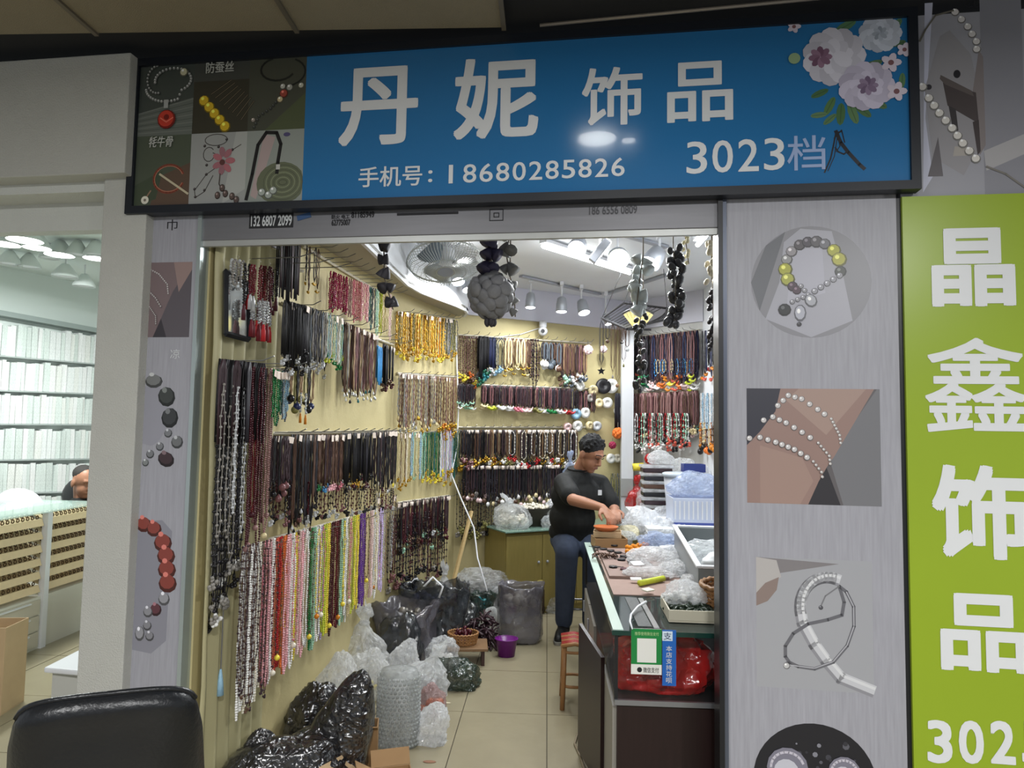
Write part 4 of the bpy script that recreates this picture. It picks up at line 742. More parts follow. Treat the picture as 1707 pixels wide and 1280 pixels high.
me.polygons.foreach_set('material_index', I_); me.polygons.foreach_set('use_smooth', [True] * len(F_)); me.update()
o = bpy.data.objects.new('small_cord_necklaces', me); COL.objects.link(o); tag(o, 'mass of small cord necklaces crowding the far hook rows', 'necklaces', None, 'stuff')
# ================================================================== LAMPS AND THINGS ON THE CEILING
M_lamp = mat('lamp_face', (1, 1, .98), .4, emit=14); M_lampw = mat('lamp_face_warm', (1, 1, .62), .4, emit=9)
M_tl = mat('track_grey', s2l(168, 172, 180), .4, metal=.3); M_tw = mat('fixture_white', s2l(224, 226, 230), .4)
def track_light(px, py, Y, r, L, aim, label, warm=False, zc=2.75):
    c = fy(px, py, Y); aim = Vector(aim).normalized(); back = c - aim * L
    o = root('track_light', (back.x, back.y, zc), label, 'spotlight', 'spotlights on the shop ceiling')
    rot = Vector((0, 0, 1)).rotation_difference(-aim).to_matrix()
    MB().lathe(c, [(r * 1.0, 0), (r * 1.04, .004), (r * .98, L * .5), (r * .8, L * .9), (r * .5, L)], 20, rot, cap0=False).build('lamp_body', M_tl, o, True)
    MB().lathe(c, [(r * .93, .004), (r * .93, .008)], 20, rot).build('lamp_face', M_lampw if warm else M_lamp, o)
    mb = MB().tube([back, Vector((back.x, back.y, zc))], .008, 6); mb.box((back.x, back.y, zc - .015), (.03, .10, .03)); mb.build('bracket', M_tw, o)
    area('spot_glow', c + aim * .012, E_SPOT, r * 1.7, Vector((0, 0, -1)).rotation_difference(aim).to_euler(), (1, 1, .95) if warm else (.96, .98, 1), o)
tocam = lambda px, py, Y: (cam_loc - fy(px, py, Y)).normalized()
track_light(955, 383, 3.9, .068, .10, (-.1, -.55, -.8), 'bright round spotlight tucked under the shutter header')
track_light(1026, 382, 4.0, .055, .10, (.3, -.5, -.8), 'small bright spotlight under the header, right of the largest one')
track_light(961, 416, 4.1, .056, .11, (-.2, -.75, -.6), 'four-lens spotlight facing out below the header')
track_light(1031, 432, 4.2, .066, .08, (0, -.8, -.55), 'warm glowing round spotlight at the middle of the lamp cluster', True)
track_light(1084, 440, 4.3, .062, .13, (-.5, -.35, -.8), 'tilted ribbed spotlight above the silver leaf garland')
track_light(884, 513, 5.7, .042, .13, (0, -.1, -1), 'grey can spotlight, leftmost of three over the back wall')
track_light(936, 520, 5.8, .046, .13, (0, -.1, -1), 'grey can spotlight, middle of three over the back wall')
track_light(974, 522, 5.9, .050, .13, (.2, -.35, -1), 'tilted can spotlight, rightmost of three over the back wall')
track_light(764, 470, 5.0, .05, .10, (.25, -.5, -1), 'glaring spotlight just below the fan cage')
track_light(780, 484, 5.2, .042, .10, (.2, -.4, -1), 'glaring spotlight between the fan and the flower ball')
track_light(1015, 540, 6.2, .035, .10, (.3, -.3, -1), 'small spotlight behind the hanging rack')
# grey slab spotlight body seen from the side
p = fy(1000, 418, 4.0); o = root('track_light', (p.x, p.y, 2.75), 'flat grey slab lamp tilted between the bright spotlights', 'spotlight', 'spotlights on the shop ceiling')
MB().box(p, (.05, .05, .16), ry=R(38)).build('lamp_body', M_tl, o, bevel=.006); MB().tube([p, (p.x, p.y, 2.75)], .006, 6).build('bracket', M_tw, o)
def tube_light(a, b, label, power):
    a = Vector(a); b = Vector(b); mid = (a + b) / 2; d = (b - a).normalized(); o = root('tube_light', (mid.x, mid.y, 2.75), label, 'tube light')
    n_ = Vector((0, 0, .022)); s_ = d.cross(Vector((0, 0, 1))) * .03
    MB().prism([a - s_ + n_, a + s_ + n_, b + s_ + n_, b - s_ + n_], (0, 0, 2.745 - a.z - .022)).build('fixture', M_tw, o)
    MB().tube([a, b], .014, 10).build('tube', mat('tube_glow', (.97, 1, 1), .4, emit=14), o, True)
    for q in (.2, .5, .8): area('tube_glow', a.lerp(b, q) - Vector((0, 0, .02)), power / 3, .16, (0, 0, 0), (.94, .98, 1), o)
tube_light(fz(905, 410, 2.70), fz(1050, 455, 2.70), 'long white tube light behind the spotlights', E_TUBE)
tube_light(fz(1163, 408, 2.64), fz(1200, 366, 2.64), 'short white tube light at the top of the right wall', E_TUBE)
for px0, py0, px1, py1, lb in ((868, 462, 1000, 492, 'white lamp track over the back wall'), (1000, 383, 1112, 414, 'grey ceiling track above the warm spotlight'), (1010, 492, 1112, 460, 'thin ceiling track over the hanging rack')):
    a, b = fz(px0, py0, 2.73), fz(px1, py1, 2.73); d = (b - a).normalized(); s_ = d.cross(Vector((0, 0, 1))) * .02
    tag(MB().prism([a - s_, a + s_, b + s_, b - s_], (0, 0, .015)).build('lamp_track', M_tl), lb, 'track')
# orbit fan
fc = fy(742, 437, 4.4); fr = .245
fan = root('ceiling_fan', (fc.x, fc.y, 2.75), 'white caged orbit fan on the ceiling', 'fan')
tilt = Matrix.Rotation(R(-19), 3, 'X') @ Matrix.Rotation(R(-6), 3, 'Y')
def fp(r_, a, z): return fc + tilt @ Vector((r_ * math.cos(a), r_ * math.sin(a), z))
M_cage = mat('fan_wire', s2l(186, 190, 186), .35, metal=.4)
mb = MB()
for k in range(72):
    a = 2 * math.pi * k / 72
    mb.tube([fp(.05, a, -.075), fp(fr * .55, a, -.07), fp(fr * .9, a, -.045), fp(fr, a, 0)], .0021, 4, False)
    if k % 2 == 0: mb.tube([fp(fr, a, 0), fp(fr * .9, a, .05), fp(fr * .5, a, .075), fp(.06, a, .08)], .0021, 4, False)
o = mb.build('cage', M_cage, fan); tag(o, kind='stuff')
for nm, r_, z_, t_ in (('cage_ring', fr, 0, .006), ('cage_ring', fr * .55, -.071, .0025), ('cage_ring', .06, -.076, .003)):
    MB().tube([fp(r_, 2 * math.pi * k / 40, z_) for k in range(40)], t_, 6, closed=True).build(nm, M_cage, fan, True)
MB().lathe(fc, [(.0, -.078), (.05, -.078), (.055, -.07)], 20, tilt).build('badge', mat('fan_badge', s2l(150, 156, 168), .3), fan)
MB().lathe(fc, [(.05, .0), (.065, .03), (.065, .10), (.04, .14)], 20, tilt).build('motor', M_tw, fan, True)
for k in range(3):
    a = 2 * math.pi * k / 3; mb = MB()
    pts = []
    for i in range(6):
        r_ = .05 + (fr * .88 - .05) * i / 5; wd = .3 + .25 * math.sin(i / 5 * 3)
        pts.append((fp(r_, a - wd, -.02 - .01), fp(r_, a + wd, .025)))
    vs = [q for pr_ in pts for q in pr_]; vs2 = [q + Vector((0, 0, .003)) for q in vs]; n2 = len(vs)
    mb.add(vs + vs2, [(2 * i, 2 * i + 1, 2 * i + 3, 2 * i + 2) for i in range(5)] + [(n2 + 2 * i, n2 + 2 * i + 2, n2 + 2 * i + 3, n2 + 2 * i + 1) for i in range(5)])
    mb.build('blade', mat('fan_blade', s2l(120, 132, 142), .3), fan, True)
mb = MB().tube([fc + Vector((0, 0, .13)), (fc.x, fc.y, 2.75)], .02, 10); mb.tube([fc + Vector((.07, 0, .10)), (fc.x + .12, fc.y, 2.75)], .006, 6); mb.tube([fc + Vector((-.09, 0, .10)), (fc.x - .12, fc.y, 2.75)], .006, 6); mb.build('mount', M_tw, fan)
# ------------------------------------------------------------------ garlands hanging behind the header
M_gd = mat('pod_dark', s2l(52, 50, 56), .6, var=.3, vs=40); M_gg = mat('pod_grey', s2l(120, 120, 118), .6, var=.25, vs=40, bump=.4); M_gp = mat('pod_violet', s2l(52, 48, 76), .55, var=.3, vs=40)
pod = MB().lathe((0, 0, -.026), [(.030, 0), (.029, .006), (.020, .030), (.008, .048), (.003, .054)], 10).mesh('pod', True)
beadm = MB().sph((0, 0, 0), (.018, .018, .024), 10, 7).mesh('bead', True)
def garland(pts, Y, m, label, sc=1.0, step=19, both=False, name='pod_garland'):
    isb = name != 'pod_garland' and name != 'leaf_garland'; me_ = beadm if isb else pod; sp_ = .030 if isb else (.034 if name == 'leaf_garland' else .012)
    P = [fy(x, y, Y) for x, y in pts]; top = Vector((P[0].x, P[0].y, 2.75)) if Y > 2.66 else P[0] + Vector((0, 0, .3))
    o = root(name, (P[0].x, P[0].y, P[-1].z), label, 'garland', 'garlands hung behind the shop header')
    MB().tube([top] + P, .003, 5).build('cord', mat('garland_cord', s2l(110, 100, 84), .7), o)
    for (a, b), A, B in zip(zip(pts, pts[1:]), P, P[1:]):
        n = max(1, int(math.hypot(b[0] - a[0], b[1] - a[1]) / step))
        for i in range(n):
            q = A.lerp(B, (i + .5) / n)
            for s_ in ((-1, 1) if both else (random.choice((-1, 1)),)):
                c = bpy.data.objects.new('bead' if isb else 'pod', me_); COL.objects.link(c); c.parent = o; slot(c, m)
                ra = random.uniform(0, 6.28); rq = sp_ * sc * random.uniform(.5, 1.25)
                off_ = Vector((rq * math.cos(ra), rq * math.sin(ra), random.uniform(-.012, .012))) if name != 'pod_garland' else Vector((s_ * sp_ * sc * random.uniform(.6, 1.3), random.uniform(-.01, .01), 0))
                c.location = q - Vector(o.location) + off_; c.rotation_euler = (random.uniform(-.5, .5), s_ * random.uniform(.3, .9), random.uniform(0, 6)); c.scale = (sc * random.uniform(.8, 1.15),) * 3
garland([(645, 370), (640, 420), (641, 465), (648, 488), (655, 516)], 2.75, M_gd, 'thin dark garland of wooden pods, leftmost under the header', .78, 17, True)
garland([(816, 370), (818, 410), (815, 452)], 2.8, M_gp, 'violet heart pod garland above the grey flower ball', 1.0, 15, True)
garland([(846, 370), (848, 400), (845, 430), (850, 462)], 2.85, M_gg, 'grey heart pod garland right of the flower ball', 1.0, 20, True)
garland([(850, 460), (857, 490), (859, 528)], 3.0, M_gg, 'lower grey pod garland behind the flower ball', .85, 16, False)
garland([(1072, 425), (1066, 470), (1060, 520)], 3.2, mat('leaf_silver', s2l(200, 208, 208), .35, metal=.2, var=.2, vs=40), 'silver leaf garland below the tilted spotlight', 1.0, 12, True, 'leaf_garland')
garland([(1072, 505), (1066, 540), (1068, 600), (1066, 655)], 3.6, mat('pod_black', s2l(48, 48, 48), .3, var=.4, vs=30), 'long black bead garland in front of the right rear wall', .8, 8, True, 'bead_garland')
garland([(1122, 415), (1126, 450), (1126, 500), (1124, 548)], 3.2, mat('pod_gloss', s2l(66, 66, 70), .15, var=.4, vs=30), 'fat glossy dark bead bunch right of the hanging rack', 1.0, 7, True, 'bead_garland')
garland([(1186, 400), (1186, 470)], 3.4, mat('shell', s2l(214, 204, 180), .4, var=.15, vs=30), 'cream shell bunch hanging by the right door post', .8, 7, True, 'shell_garland')
garland([(1188, 480), (1190, 590)], 3.6, mat('pod_deep', s2l(40, 36, 40), .4, var=.3, vs=30), 'dark shell bunch below the cream one by the right door post', .7, 8, True, 'shell_garland')
garland([(1142, 395), (1148, 440)], 3.4, mat('ribbon_cream', s2l(226, 218, 180), .5), 'short cream ribbon bunch near the tube light', .5, 7, True, 'ribbon_garland')
# flower ball of grey petals
bc = fy(818, 492, 2.85); br = .088
ball = root('flower_ball', bc - Vector((0, 0, br + .05)), 'big grey ball of wooden petals hanging in the middle of the entrance', 'ornament')
petal = MB().sph((0, 0, 0), (.034, .034, .018), 10, 6).mesh('petal', True)
for i in range(46):
    z = 1 - 2 * (i + .5) / 46; r_ = math.sqrt(1 - z * z); a = i * 2.39996; d = Vector((r_ * math.cos(a), r_ * math.sin(a), z))
    c = bpy.data.objects.new('petal', petal); COL.objects.link(c); c.parent = ball; slot(c, mat('petal_grey', s2l(118, 118, 120), .65, var=.25, vs=30, bump=.3))
    c.location = bc + d * br * random.uniform(.86, 1.02) - Vector(ball.location); c.rotation_mode = 'QUATERNION'; c.rotation_quaternion = Vector((.35, .2, 1)).rotation_difference(d)
    s_ = random.uniform(.8, 1.15); c.scale = (s_, s_, s_)
MB().sph(bc, br * .85, 14, 8).build('core', M_gd, ball, True)
mb = MB().tube([bc, bc + Vector((0, 0, .2)), Vector((bc.x, bc.y, 2.75))], .004, 6); mb.build('cord', mat('garland_cord', s2l(110, 100, 84), .7), ball)
for k in range(5):
    a = k * 1.257; c = bpy.data.objects.new('tip_leaf', petal); COL.objects.link(c); c.parent = ball; slot(c, M_gd); c.location = bc + Vector((.016 * math.cos(a), .016 * math.sin(a), -br - .026)) - Vector(ball.location); c.scale = (.35, .35, 1.1)
# hanging rack with the fan-shaped lantern
ry = 5.0; rk = [fy(1003, 531, ry), fy(1040, 505, ry + .3), fy(1112, 514, ry + .3), fy(1108, 533, ry), fy(1045, 548, ry - .25)]
rack = root('hanging_rack', rk[0], 'black lattice rack hung from the ceiling, with necklaces on its rim', 'rack')
M_rk = mat('rack_black', s2l(40, 38, 40), .4)
for i in range(5): MB().tube([rk[i], rk[(i + 1) % 5]], .009, 6).build('rim_bar', M_rk, rack)
for i in (0, 1, 2): MB().tube([rk[i], Vector((rk[i].x * .6 + rk[3].x * .4, rk[i].y, 2.75))], .002, 4).build('chain', M_rk, rack)
mb = MB()
for t in range(1, 9):
    a = rk[3].lerp(rk[2], t / 9); b = rk[4].lerp(rk[3], t / 9); mb.tube([a, b], .003, 4); mb.tube([rk[0].lerp(rk[4], t / 9), rk[1].lerp(rk[2], t / 9)], .003, 4)
tag(mb.build('lattice', M_rk, rack), kind='stuff')
# fan lantern
lc = fy(1064, 549, 4.85)
lan = root('fan_lantern', lc, 'pale yellow fan-shaped paper lantern resting on the rack rim', 'lantern')
for k in range(9):
    a0, a1 = R(52 + k * 8.5), R(52 + (k + 1) * 8.5 - 1.2); r0, r1 = .05, .17; 
    q = [lc + Vector((r_ * math.cos(a), (.006 if j else -.006), r_ * math.sin(a) - .03)) for j, (r_, a) in enumerate(((r0, a0), (r1, a0), (r1, a1), (r0, a1)))]
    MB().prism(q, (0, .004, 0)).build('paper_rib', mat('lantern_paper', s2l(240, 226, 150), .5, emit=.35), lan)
MB().tube([lc + Vector((.18 * math.cos(R(52 + 76.5 * i / 12)), 0, .18 * math.sin(R(52 + 76.5 * i / 12)) - .03)) for i in range(13)], .005, 6).build('lantern_edge', M_rk, lan)
MB().tube([lc + Vector((-.09, 0, -.002)), lc + Vector((.09, 0, -.002))], .006, 6).build('lantern_base', M_rk, lan)
# long pendant necklaces on the rack rim
for px, y0, y1, pk, m2 in ((1003, 532, 612, 'star', 'black'), (1013, 536, 566, 'ball', 'brown'), (1022, 538, 625, 'drop', 'grey'), (1030, 540, 640, 'disc', 'tan'), (1037, 542, 570, 'tusk', 'black'), (1040, 544, 606, 'drop', 'olive'), (1046, 546, 580, 'ball', 'silver')):
    p = fy(px, y0, 4.9); L = (y1 - y0) * p.y / FPX; o = link('cord_necklace', strand_mesh('cord', L, .03, .002, px), cm_('ink' if px < 1020 else 'brown'), p)
    tag(o, 'long cord with a %s %s pendant on the rim of the hanging rack' % ({'ink': 'dark', 'grey': 'grey', 'black': 'black', 'brown': 'brown', 'tan': 'tan', 'olive': 'olive', 'silver': 'silver'}[m2], {'drop': 'drop', 'ball': 'round', 'star': 'star', 'disc': 'flat', 'tusk': 'curved'}[pk]), 'necklace', 'necklaces on the rack')
    link('pendant', pendant_mesh(pk, .03 if pk == 'star' else .014), bm_(m2, .3), (0, 0, -L), o)
# security camera on the back wall
p = wh('B', 905, 552, .07); o = root('security_camera', p - Vector((0, 0, .05)), 'white ball security camera high on the back wall', 'camera')
MB().lathe(p + Vector((0, 0, .035)), [(.032, 0), (.034, .01), (.034, .05), (.03, .055)], 18).build('mount', M_tw, o, True)
MB().sph(p, .042, 18, 12).build('body', M_tw, o, True); MB().lathe(p + Vector((0, -.034, -.004)), [(.018, 0), (.018, .012)], 14, Matrix.Rotation(R(90), 3, 'X')).build('lens', M_black, o)
a = wh('B', 905, 545, .02); b = wh('B', 830, 562, .01); c = wh('B', 775, 563, .01)
MB().tube([a, a.lerp(b, .5) - Vector((0, 0, .02)), b, c], .004, 5).build('cable', M_tw, o)
bx = root('wall_bracket', wh('B', 905, 538, .01), 'small white bracket plate holding the camera', 'bracket'); MB().box(wh('B', 905, 541, .035), (.05, .08, .02)).build('plate', M_tw, bx)
# rolls of thread and ribbon at the right of the back wall
rollm = MB().lathe((0, 0, 0), [(.030, 0), (1, 0), (1, .45), (.25, .45), (.25, .40), (.03, .40)], 20).mesh('thread_roll', True)
WN = WALL['B'][2]
for i, (px, py, r_, c) in enumerate(((968, 643, 9, 'white'), (990, 650, 9, 'cream'), (1008, 644, 13, 'black'), (1021, 643, 12, 'white'), (1014, 671, 9, 'white'), (1000, 672, 8, 'cream'), (962, 690, 9, 'sky'), (977, 688, 9, 'white'), (1032, 685, 7, 'white'), (948, 711, 7, 'blush'), (964, 710, 9, 'white'), (984, 709, 7, 'cream'), (997, 710, 8, 'silver'), (1020, 764, 8, 'white'), (1031, 764, 7, 'pearl'), (985, 664, 7, 'grey'))):
    p = wh('B', px, py, .05); rr = r_ * p.y / FPX
    o = link('thread_roll', rollm, mat('roll_' + c, PAL[c], .45, var=.1, vs=60), p - WN * (.03)); o.rotation_mode = 'QUATERNION'; o.rotation_quaternion = Vector((0, 0, 1)).rotation_difference(WN + Vector((random.uniform(-.3, .3), 0, random.uniform(-.2, .2)))); o.scale = (rr, rr, .06)
    tag(o, ['white thread roll at the left end of the second back row', 'cream thread roll between two white rolls', 'black thread roll under the star pendant', 'largest white thread roll beside the pillar', 'white ring-shaped roll below the black roll', 'cream roll left of the white ring-shaped roll', 'pale blue ribbon roll on the back wall', 'white ribbon roll next to the pale blue one', 'oval white roll on the slate cords by the pillar', 'blush roll at the end of the third back row', 'white ribbed roll on the third back row', 'small cream roll above the man\'s hair', 'silver roll above the man\'s head on the right', 'left of two white rolls behind the man\'s shoulder', 'right of two white rolls behind the man\'s shoulder', 'grey roll between the rows of white rolls'][i], 'roll', 'rolls on the back wall')
def puff(name, px, py, wall, r_px, m, label, cat, n=26, el=.4):
    p = wh(wall, px, py, .10); rr = r_px * p.y / FPX; mb = MB()
    for i in range(n):
        z = 1 - 2 * (i + .5) / n; q = math.sqrt(1 - z * z); a = i * 2.4; d = Vector((q * math.cos(a), q * math.sin(a), z)); mb.sph(p + d * rr * .7, rr * .42, 6, 4)
    o = mb.build(name, m, smooth=True); tag(o, label, cat); MB().tube([p, p + Vector((0, 0, rr * 2))], .003, 4).build('cord', M_hook, o); return o
puff('pompom', 1030, 722, 'B', 9, bm_('orange', .7), 'fluffy orange pompom hanging beside the pillar', 'pompom')
puff('pompom', 1021, 742, 'B', 6, bm_('magenta', .6), 'small dark pink pompom by the man\'s head', 'pompom')
puff('silk_flower', 980, 583, 'B', 8, bm_('blush', .6), 'pale pink silk flower bunch right of the camera', 'flower'); puff('silk_flower', 1006, 582, 'B', 6, bm_('blush', .6), 'smaller pale pink silk flower beside the star pendant cord', 'flower')
puff('berry_bunch', 1084, 765, 'R', 9, bm_('red', .3), 'bunch of red beads hanging under the right rear rows', 'ornament', 40); puff('berry_bunch', 1086, 786, 'R', 8, bm_('coral', .3), 'coral bead bunch below the red one', 'ornament', 40)
p = wh('R', 1064, 779, .12); o = MB().cyl(p - Vector((.05, 0, 0)), p + Vector((.05, 0, .01)), .035, n=16).build('thread_spool', bm_('yellow', .4), smooth=True); tag(o, 'bright yellow thread spool left of the packet stack', 'spool'); MB().cyl(p - Vector((.052, 0, 0)), p - Vector((.05, 0, 0)), .016, n=12).build('spool_core', M_black, o)
# ------------------------------------------------------------------ mirror, curtain and cloth at the front of the left wall
q = [wh('L', 376, 452, .07), wh('L', 414, 474, .07), wh('L', 414, 566, .07), wh('L', 376, 556, .07)]; nL = WALL['L'][2]
mi = root('wall_mirror', (q[2] + q[3]) / 2, 'black framed mirror behind the garnet strands', 'mirror')
for i in range(4): MB().tube([q[i], q[(i + 1) % 4]], .012, 4).build('frame_bar', M_black, mi)
MB().prism(q, nL * -.006).build('glass', mat('mirror_glass', (.55, .58, .58), .08, metal=.9), mi)
cur = []; A, B, n_ = WALL['L']; t_ = (B - A).normalized()
mb = MB(); NX, NZ = 40, 14
for j in range(NZ + 1):
    for i in range(NX + 1):
        s_ = i / NX * .46; z = .02 + 2.28 * j / NZ
        mb.v.append(tuple(A + t_ * s_ + n_ * (.03 + .018 * math.sin(s_ * 75 + .6 * math.sin(z * 2)) * (1.1 - .3 * z / 2.3) + .006 * noise.noise(Vector((s_ * 9, z * 3, 0)))) + Vector((0, 0, z))))
for j in range(NZ):
    for i in range(NX): k = j * (NX + 1) + i; mb.f.append((k, k + 1, k + NX + 2, k + NX + 1)); mb.c.append(None)
o = mb.build('curtain', mat('curtain_olive', s2l(176, 170, 132), .45, var=.12, vs=5), smooth=True); tag(o, 'pale olive curtain hanging down the inside of the left door edge', 'curtain'); sd = o.modifiers.new('s', 'SOLIDIFY'); sd.thickness = .003
MB().tube([A + n_ * .03 + Vector((0, 0, 2.31)), A + t_ * .5 + n_ * .03 + Vector((0, 0, 2.31))], .008, 8).build('curtain_rod', M_alu, o)
p = wh('L', 368, 1115, .05); o = MB().lathe(p - Vector((0, 0, .10)), [(.016, 0), (.012, .05), (.004, .10)], 8).build('cloth_tassel', bm_('sky', .7), smooth=True); tag(o, 'pale blue cloth tassel at the foot of the long black chains', 'tassel'); MB().tube([p, p + Vector((0, 0, .25))], .003, 4).build('cord', M_hook, o)
# ================================================================== BAGS
M_bkb = plastic('bag_black', (.012, .012, .014), 1, .18, 16, 1.0); M_gyb = plastic('bag_grey', s2l(104, 102, 110), .88, .14, 8, .8); M_dgb = plastic('bag_dark_grey', s2l(50, 54, 58), .95, .12, 8, .8)
M_clr = plastic('film_clear', s2l(244, 247, 249), .46, .07, 26, .6); M_foil = plastic('film_crisp', s2l(246, 248, 250), .58, .06, 34, .7); M_wht = plastic('bag_white', s2l(240, 242, 245), .7, .15, 20, .7)
M_redb = plastic('bag_red', s2l(206, 28, 26), .93, .2, 12, .9); M_blub = plastic('film_blue', s2l(196, 210, 236), .55, .14, 18, .9); M_grnb = plastic('bag_green', s2l(34, 56, 46), .9, .16, 18, 1.0)
def bag(name, base, sz, m, label, style='pile', seed=1, cat='bag', rz=0, lean=(0, 0), group=None, parts=True, amp=1.0, contents=None):
    """a crumpled bag: sz = full width, depth, height; styles pile / tied / open / flat"""
    base = Vector(base); W, D, H = sz; film = m in (M_clr, M_foil, M_wht, M_blub); U, V = (64, 30) if film else (56, 26); mb = MB(); rnd = random.Random(seed); sv = Vector((seed * 3.7, seed * 1.9, 0))
    prof = {'pile': [(0, 0), (.80, .0), (1, .12), (1.0, .35), (.85, .62), (.55, .86), (.25, .97), (0, 1)],
            'tied': [(0, 0), (.78, .0), (1, .14), (1.02, .34), (.82, .55), (.42, .70), (.16, .78), (.14, .82), (.34, .95), (.30, 1.0), (0, .93)],
            'open': [(0, 0), (.82, .0), (.98, .10), (1.0, .4), (1.0, .75), (1.06, .97), (1.03, 1.0), (.90, .93), (.84, .7), (0, .62)],
            'flat': [(0, 0), (.9, 0), (1, .2), (.96, .6), (.7, .9), (0, 1)]}[style]
    def pf(t):
        x = t * (len(prof) - 1); i = min(int(x), len(prof) - 2); f = x - i; a, b = prof[i], prof[i + 1]; return a[0] + (b[0] - a[0]) * f, a[1] + (b[1] - a[1]) * f
    for j in range(V + 1):
        r_, h = pf(j / V)
        for i in range(U):
            a = 2 * math.pi * i / U; ca, sa = math.cos(a), math.sin(a); ex = .75
            x = math.copysign(abs(ca) ** ex, ca) * r_; y = math.copysign(abs(sa) ** ex, sa) * r_
            p = Vector((x * W / 2, y * D / 2, h * H)); q = p * (7 / max(.12, (W + H) / 2) * .35) + sv
            n1 = noise.noise(q); n2 = abs(noise.noise(q * 2.3 + Vector((5, 0, 0)))); n3 = abs(noise.noise(q * 5 + Vector((0, 7, 0))))
            fold = math.sin(a * 7 + 5 * noise.noise(Vector((seed, h * 2, 0)))) * .05 * (1 if style != 'flat' else .4)
            n4 = abs(noise.noise(q * 11 + Vector((3, 1, 9)))) if film else 0; k = 1 + amp * (.22 * n1 - .22 * n2 - (.16 if film else .10) * n3 - .10 * n4 + fold)
            z = h * H * (1 + amp * (.16 * n1 - .10 * n3)) if h > .02 else 0
            if style in ('open', 'tied') and h > .9: z += amp * H * .10 * noise.noise(Vector((ca * 2, sa * 2, seed)))
            lx = lean[0] * h * h * H; ly = lean[1] * h * h * H
            c_r, s_r = math.cos(rz), math.sin(rz); X, Y = p.x * k, p.y * k
            mb.v.append((base.x + X * c_r - Y * s_r + lx, base.y + X * s_r + Y * c_r + ly, base.z + max(z, .0)))
    for j in range(V):
        for i in range(U):
            k2 = (i + 1) % U; mb.f.append((j * U + i, j * U + k2, (j + 1) * U + k2, (j + 1) * U + i)); mb.c.append(None)
    o = mb.build(name, m, None, not film, base); tag(o, label, cat, group)
    if style == 'tied' and parts:
        c = base + Vector((lean[0] * .6 * H, lean[1] * .6 * H, H * .79)); rr = min(W, D) * .09
        MB().tube([c + Vector((rr * math.cos(k_ * .7), rr * math.sin(k_ * .7), .004 * (k_ % 2))) for k_ in range(9)], rr * .45, 6, closed=True).build('knot', m, o, True)
    if contents:
        mc, n_, rr = contents; cb = MB()
        for k_ in range(n_):
            a = rnd.uniform(0, 6.28); q = math.sqrt(rnd.random()) * .36; zz = (.62 if style == 'open' else .12) * H + rnd.uniform(0, .28 if style != 'open' else .18) * H
            cb.sph(base + Vector((q * W * math.cos(a + rz), q * D * math.sin(a + rz), max(rr, zz))), rr * rnd.uniform(.6, 1.3), 6, 4)
        tag(cb.build('contents', mc, o, True), kind='stuff')
    return o
def heap(name, base, W, D, H, mats, n, rr, label, cat='beads', seed=3, shape='ball'):
    rnd = random.Random(seed); mb = MB(); base = Vector(base)
    for k in range(n):
        a = rnd.uniform(0, 6.28); q = math.sqrt(rnd.random()); z = H * (1 - q * q) * rnd.random(); r_ = rr * rnd.uniform(.6, 1.3); c = base + Vector((q * W / 2 * math.cos(a), q * D / 2 * math.sin(a), z + r_))
        if shape == 'ball': mb.sph(c, r_, 6, 4)
        else:
            d = Vector((rnd.uniform(-1, 1), rnd.uniform(-1, 1), rnd.uniform(-.2, .5))).normalized() * r_ * 3; mb.tube([c - d, c + Vector((0, 0, r_)), c + d], r_ * .5, 4)
    return tag(mb.build(name, mats, smooth=True), label, cat, None, 'stuff')
M_rattan = mat('rattan', s2l(150, 108, 66), .5, var=.25, vs=40); M_card = mat('cardboard', s2l(150, 118, 80), .75, var=.12, vs=14); M_wood = mat('pale_wood', s2l(196, 170, 120), .5, var=.12, vs=12, stretch=(1, 1, 6))
def woven(name, c, rx, ry, h, label, m=M_rattan, cat='basket', flare=1.15, n=26, rings=6):
    c = Vector(c); o = root(name, c, label, cat)
    for j in range(rings + 1):
        f = 1 + (flare - 1) * j / rings; pts = [c + Vector((rx * f * math.cos(2 * math.pi * i / (n * 2)), ry * f * math.sin(2 * math.pi * i / (n * 2)), h * j / rings + .006 + .003 * (1 if (i + j) % 2 else -1))) for i in range(n * 2)]
        MB().tube(pts, h / rings * .42 if j < rings else h / rings * .6, 5, closed=True).build('cane_ring' if j < rings else 'rim', m, o, True)
    mb = MB()
    for i in range(n):
        a = 2 * math.pi * i / n; mb.tube([c + Vector((rx * math.cos(a), ry * math.sin(a), 0)), c + Vector((rx * flare * math.cos(a), ry * flare * math.sin(a), h))], .004, 4)
    tag(mb.build('cane_stakes', m, o), kind='stuff'); MB().lathe(c, [(1, 0), (1, .008)], 24, Matrix.Diagonal((rx, ry, 1))).build('base', m, o); return o
def tray(name, c, sx, sy, h, th, m, label, cat='tray', rz=0, rx=0, ry=0):
    c = Vector(c); o = root(name, c, label, cat); Mt = Matrix.Rotation(rz, 3, 'Z') @ Matrix.Rotation(rx, 3, 'X') @ Matrix.Rotation(ry, 3, 'Y')
    f = lambda v: c + Mt @ Vector(v)
    MB(f).ext(-sx / 2, sx / 2, -sy / 2, sy / 2, 0, th).build('bottom', m, o)
    for a in ((-sx / 2, sx / 2, -sy / 2, -sy / 2 + th), (-sx / 2, sx / 2, sy / 2 - th, sy / 2), (-sx / 2, -sx / 2 + th, -sy / 2 + th, sy / 2 - th), (sx / 2 - th, sx / 2, -sy / 2 + th, sy / 2 - th)): MB(f).ext(*a, th, h).build('side', m, o, bevel=.002)
    return o
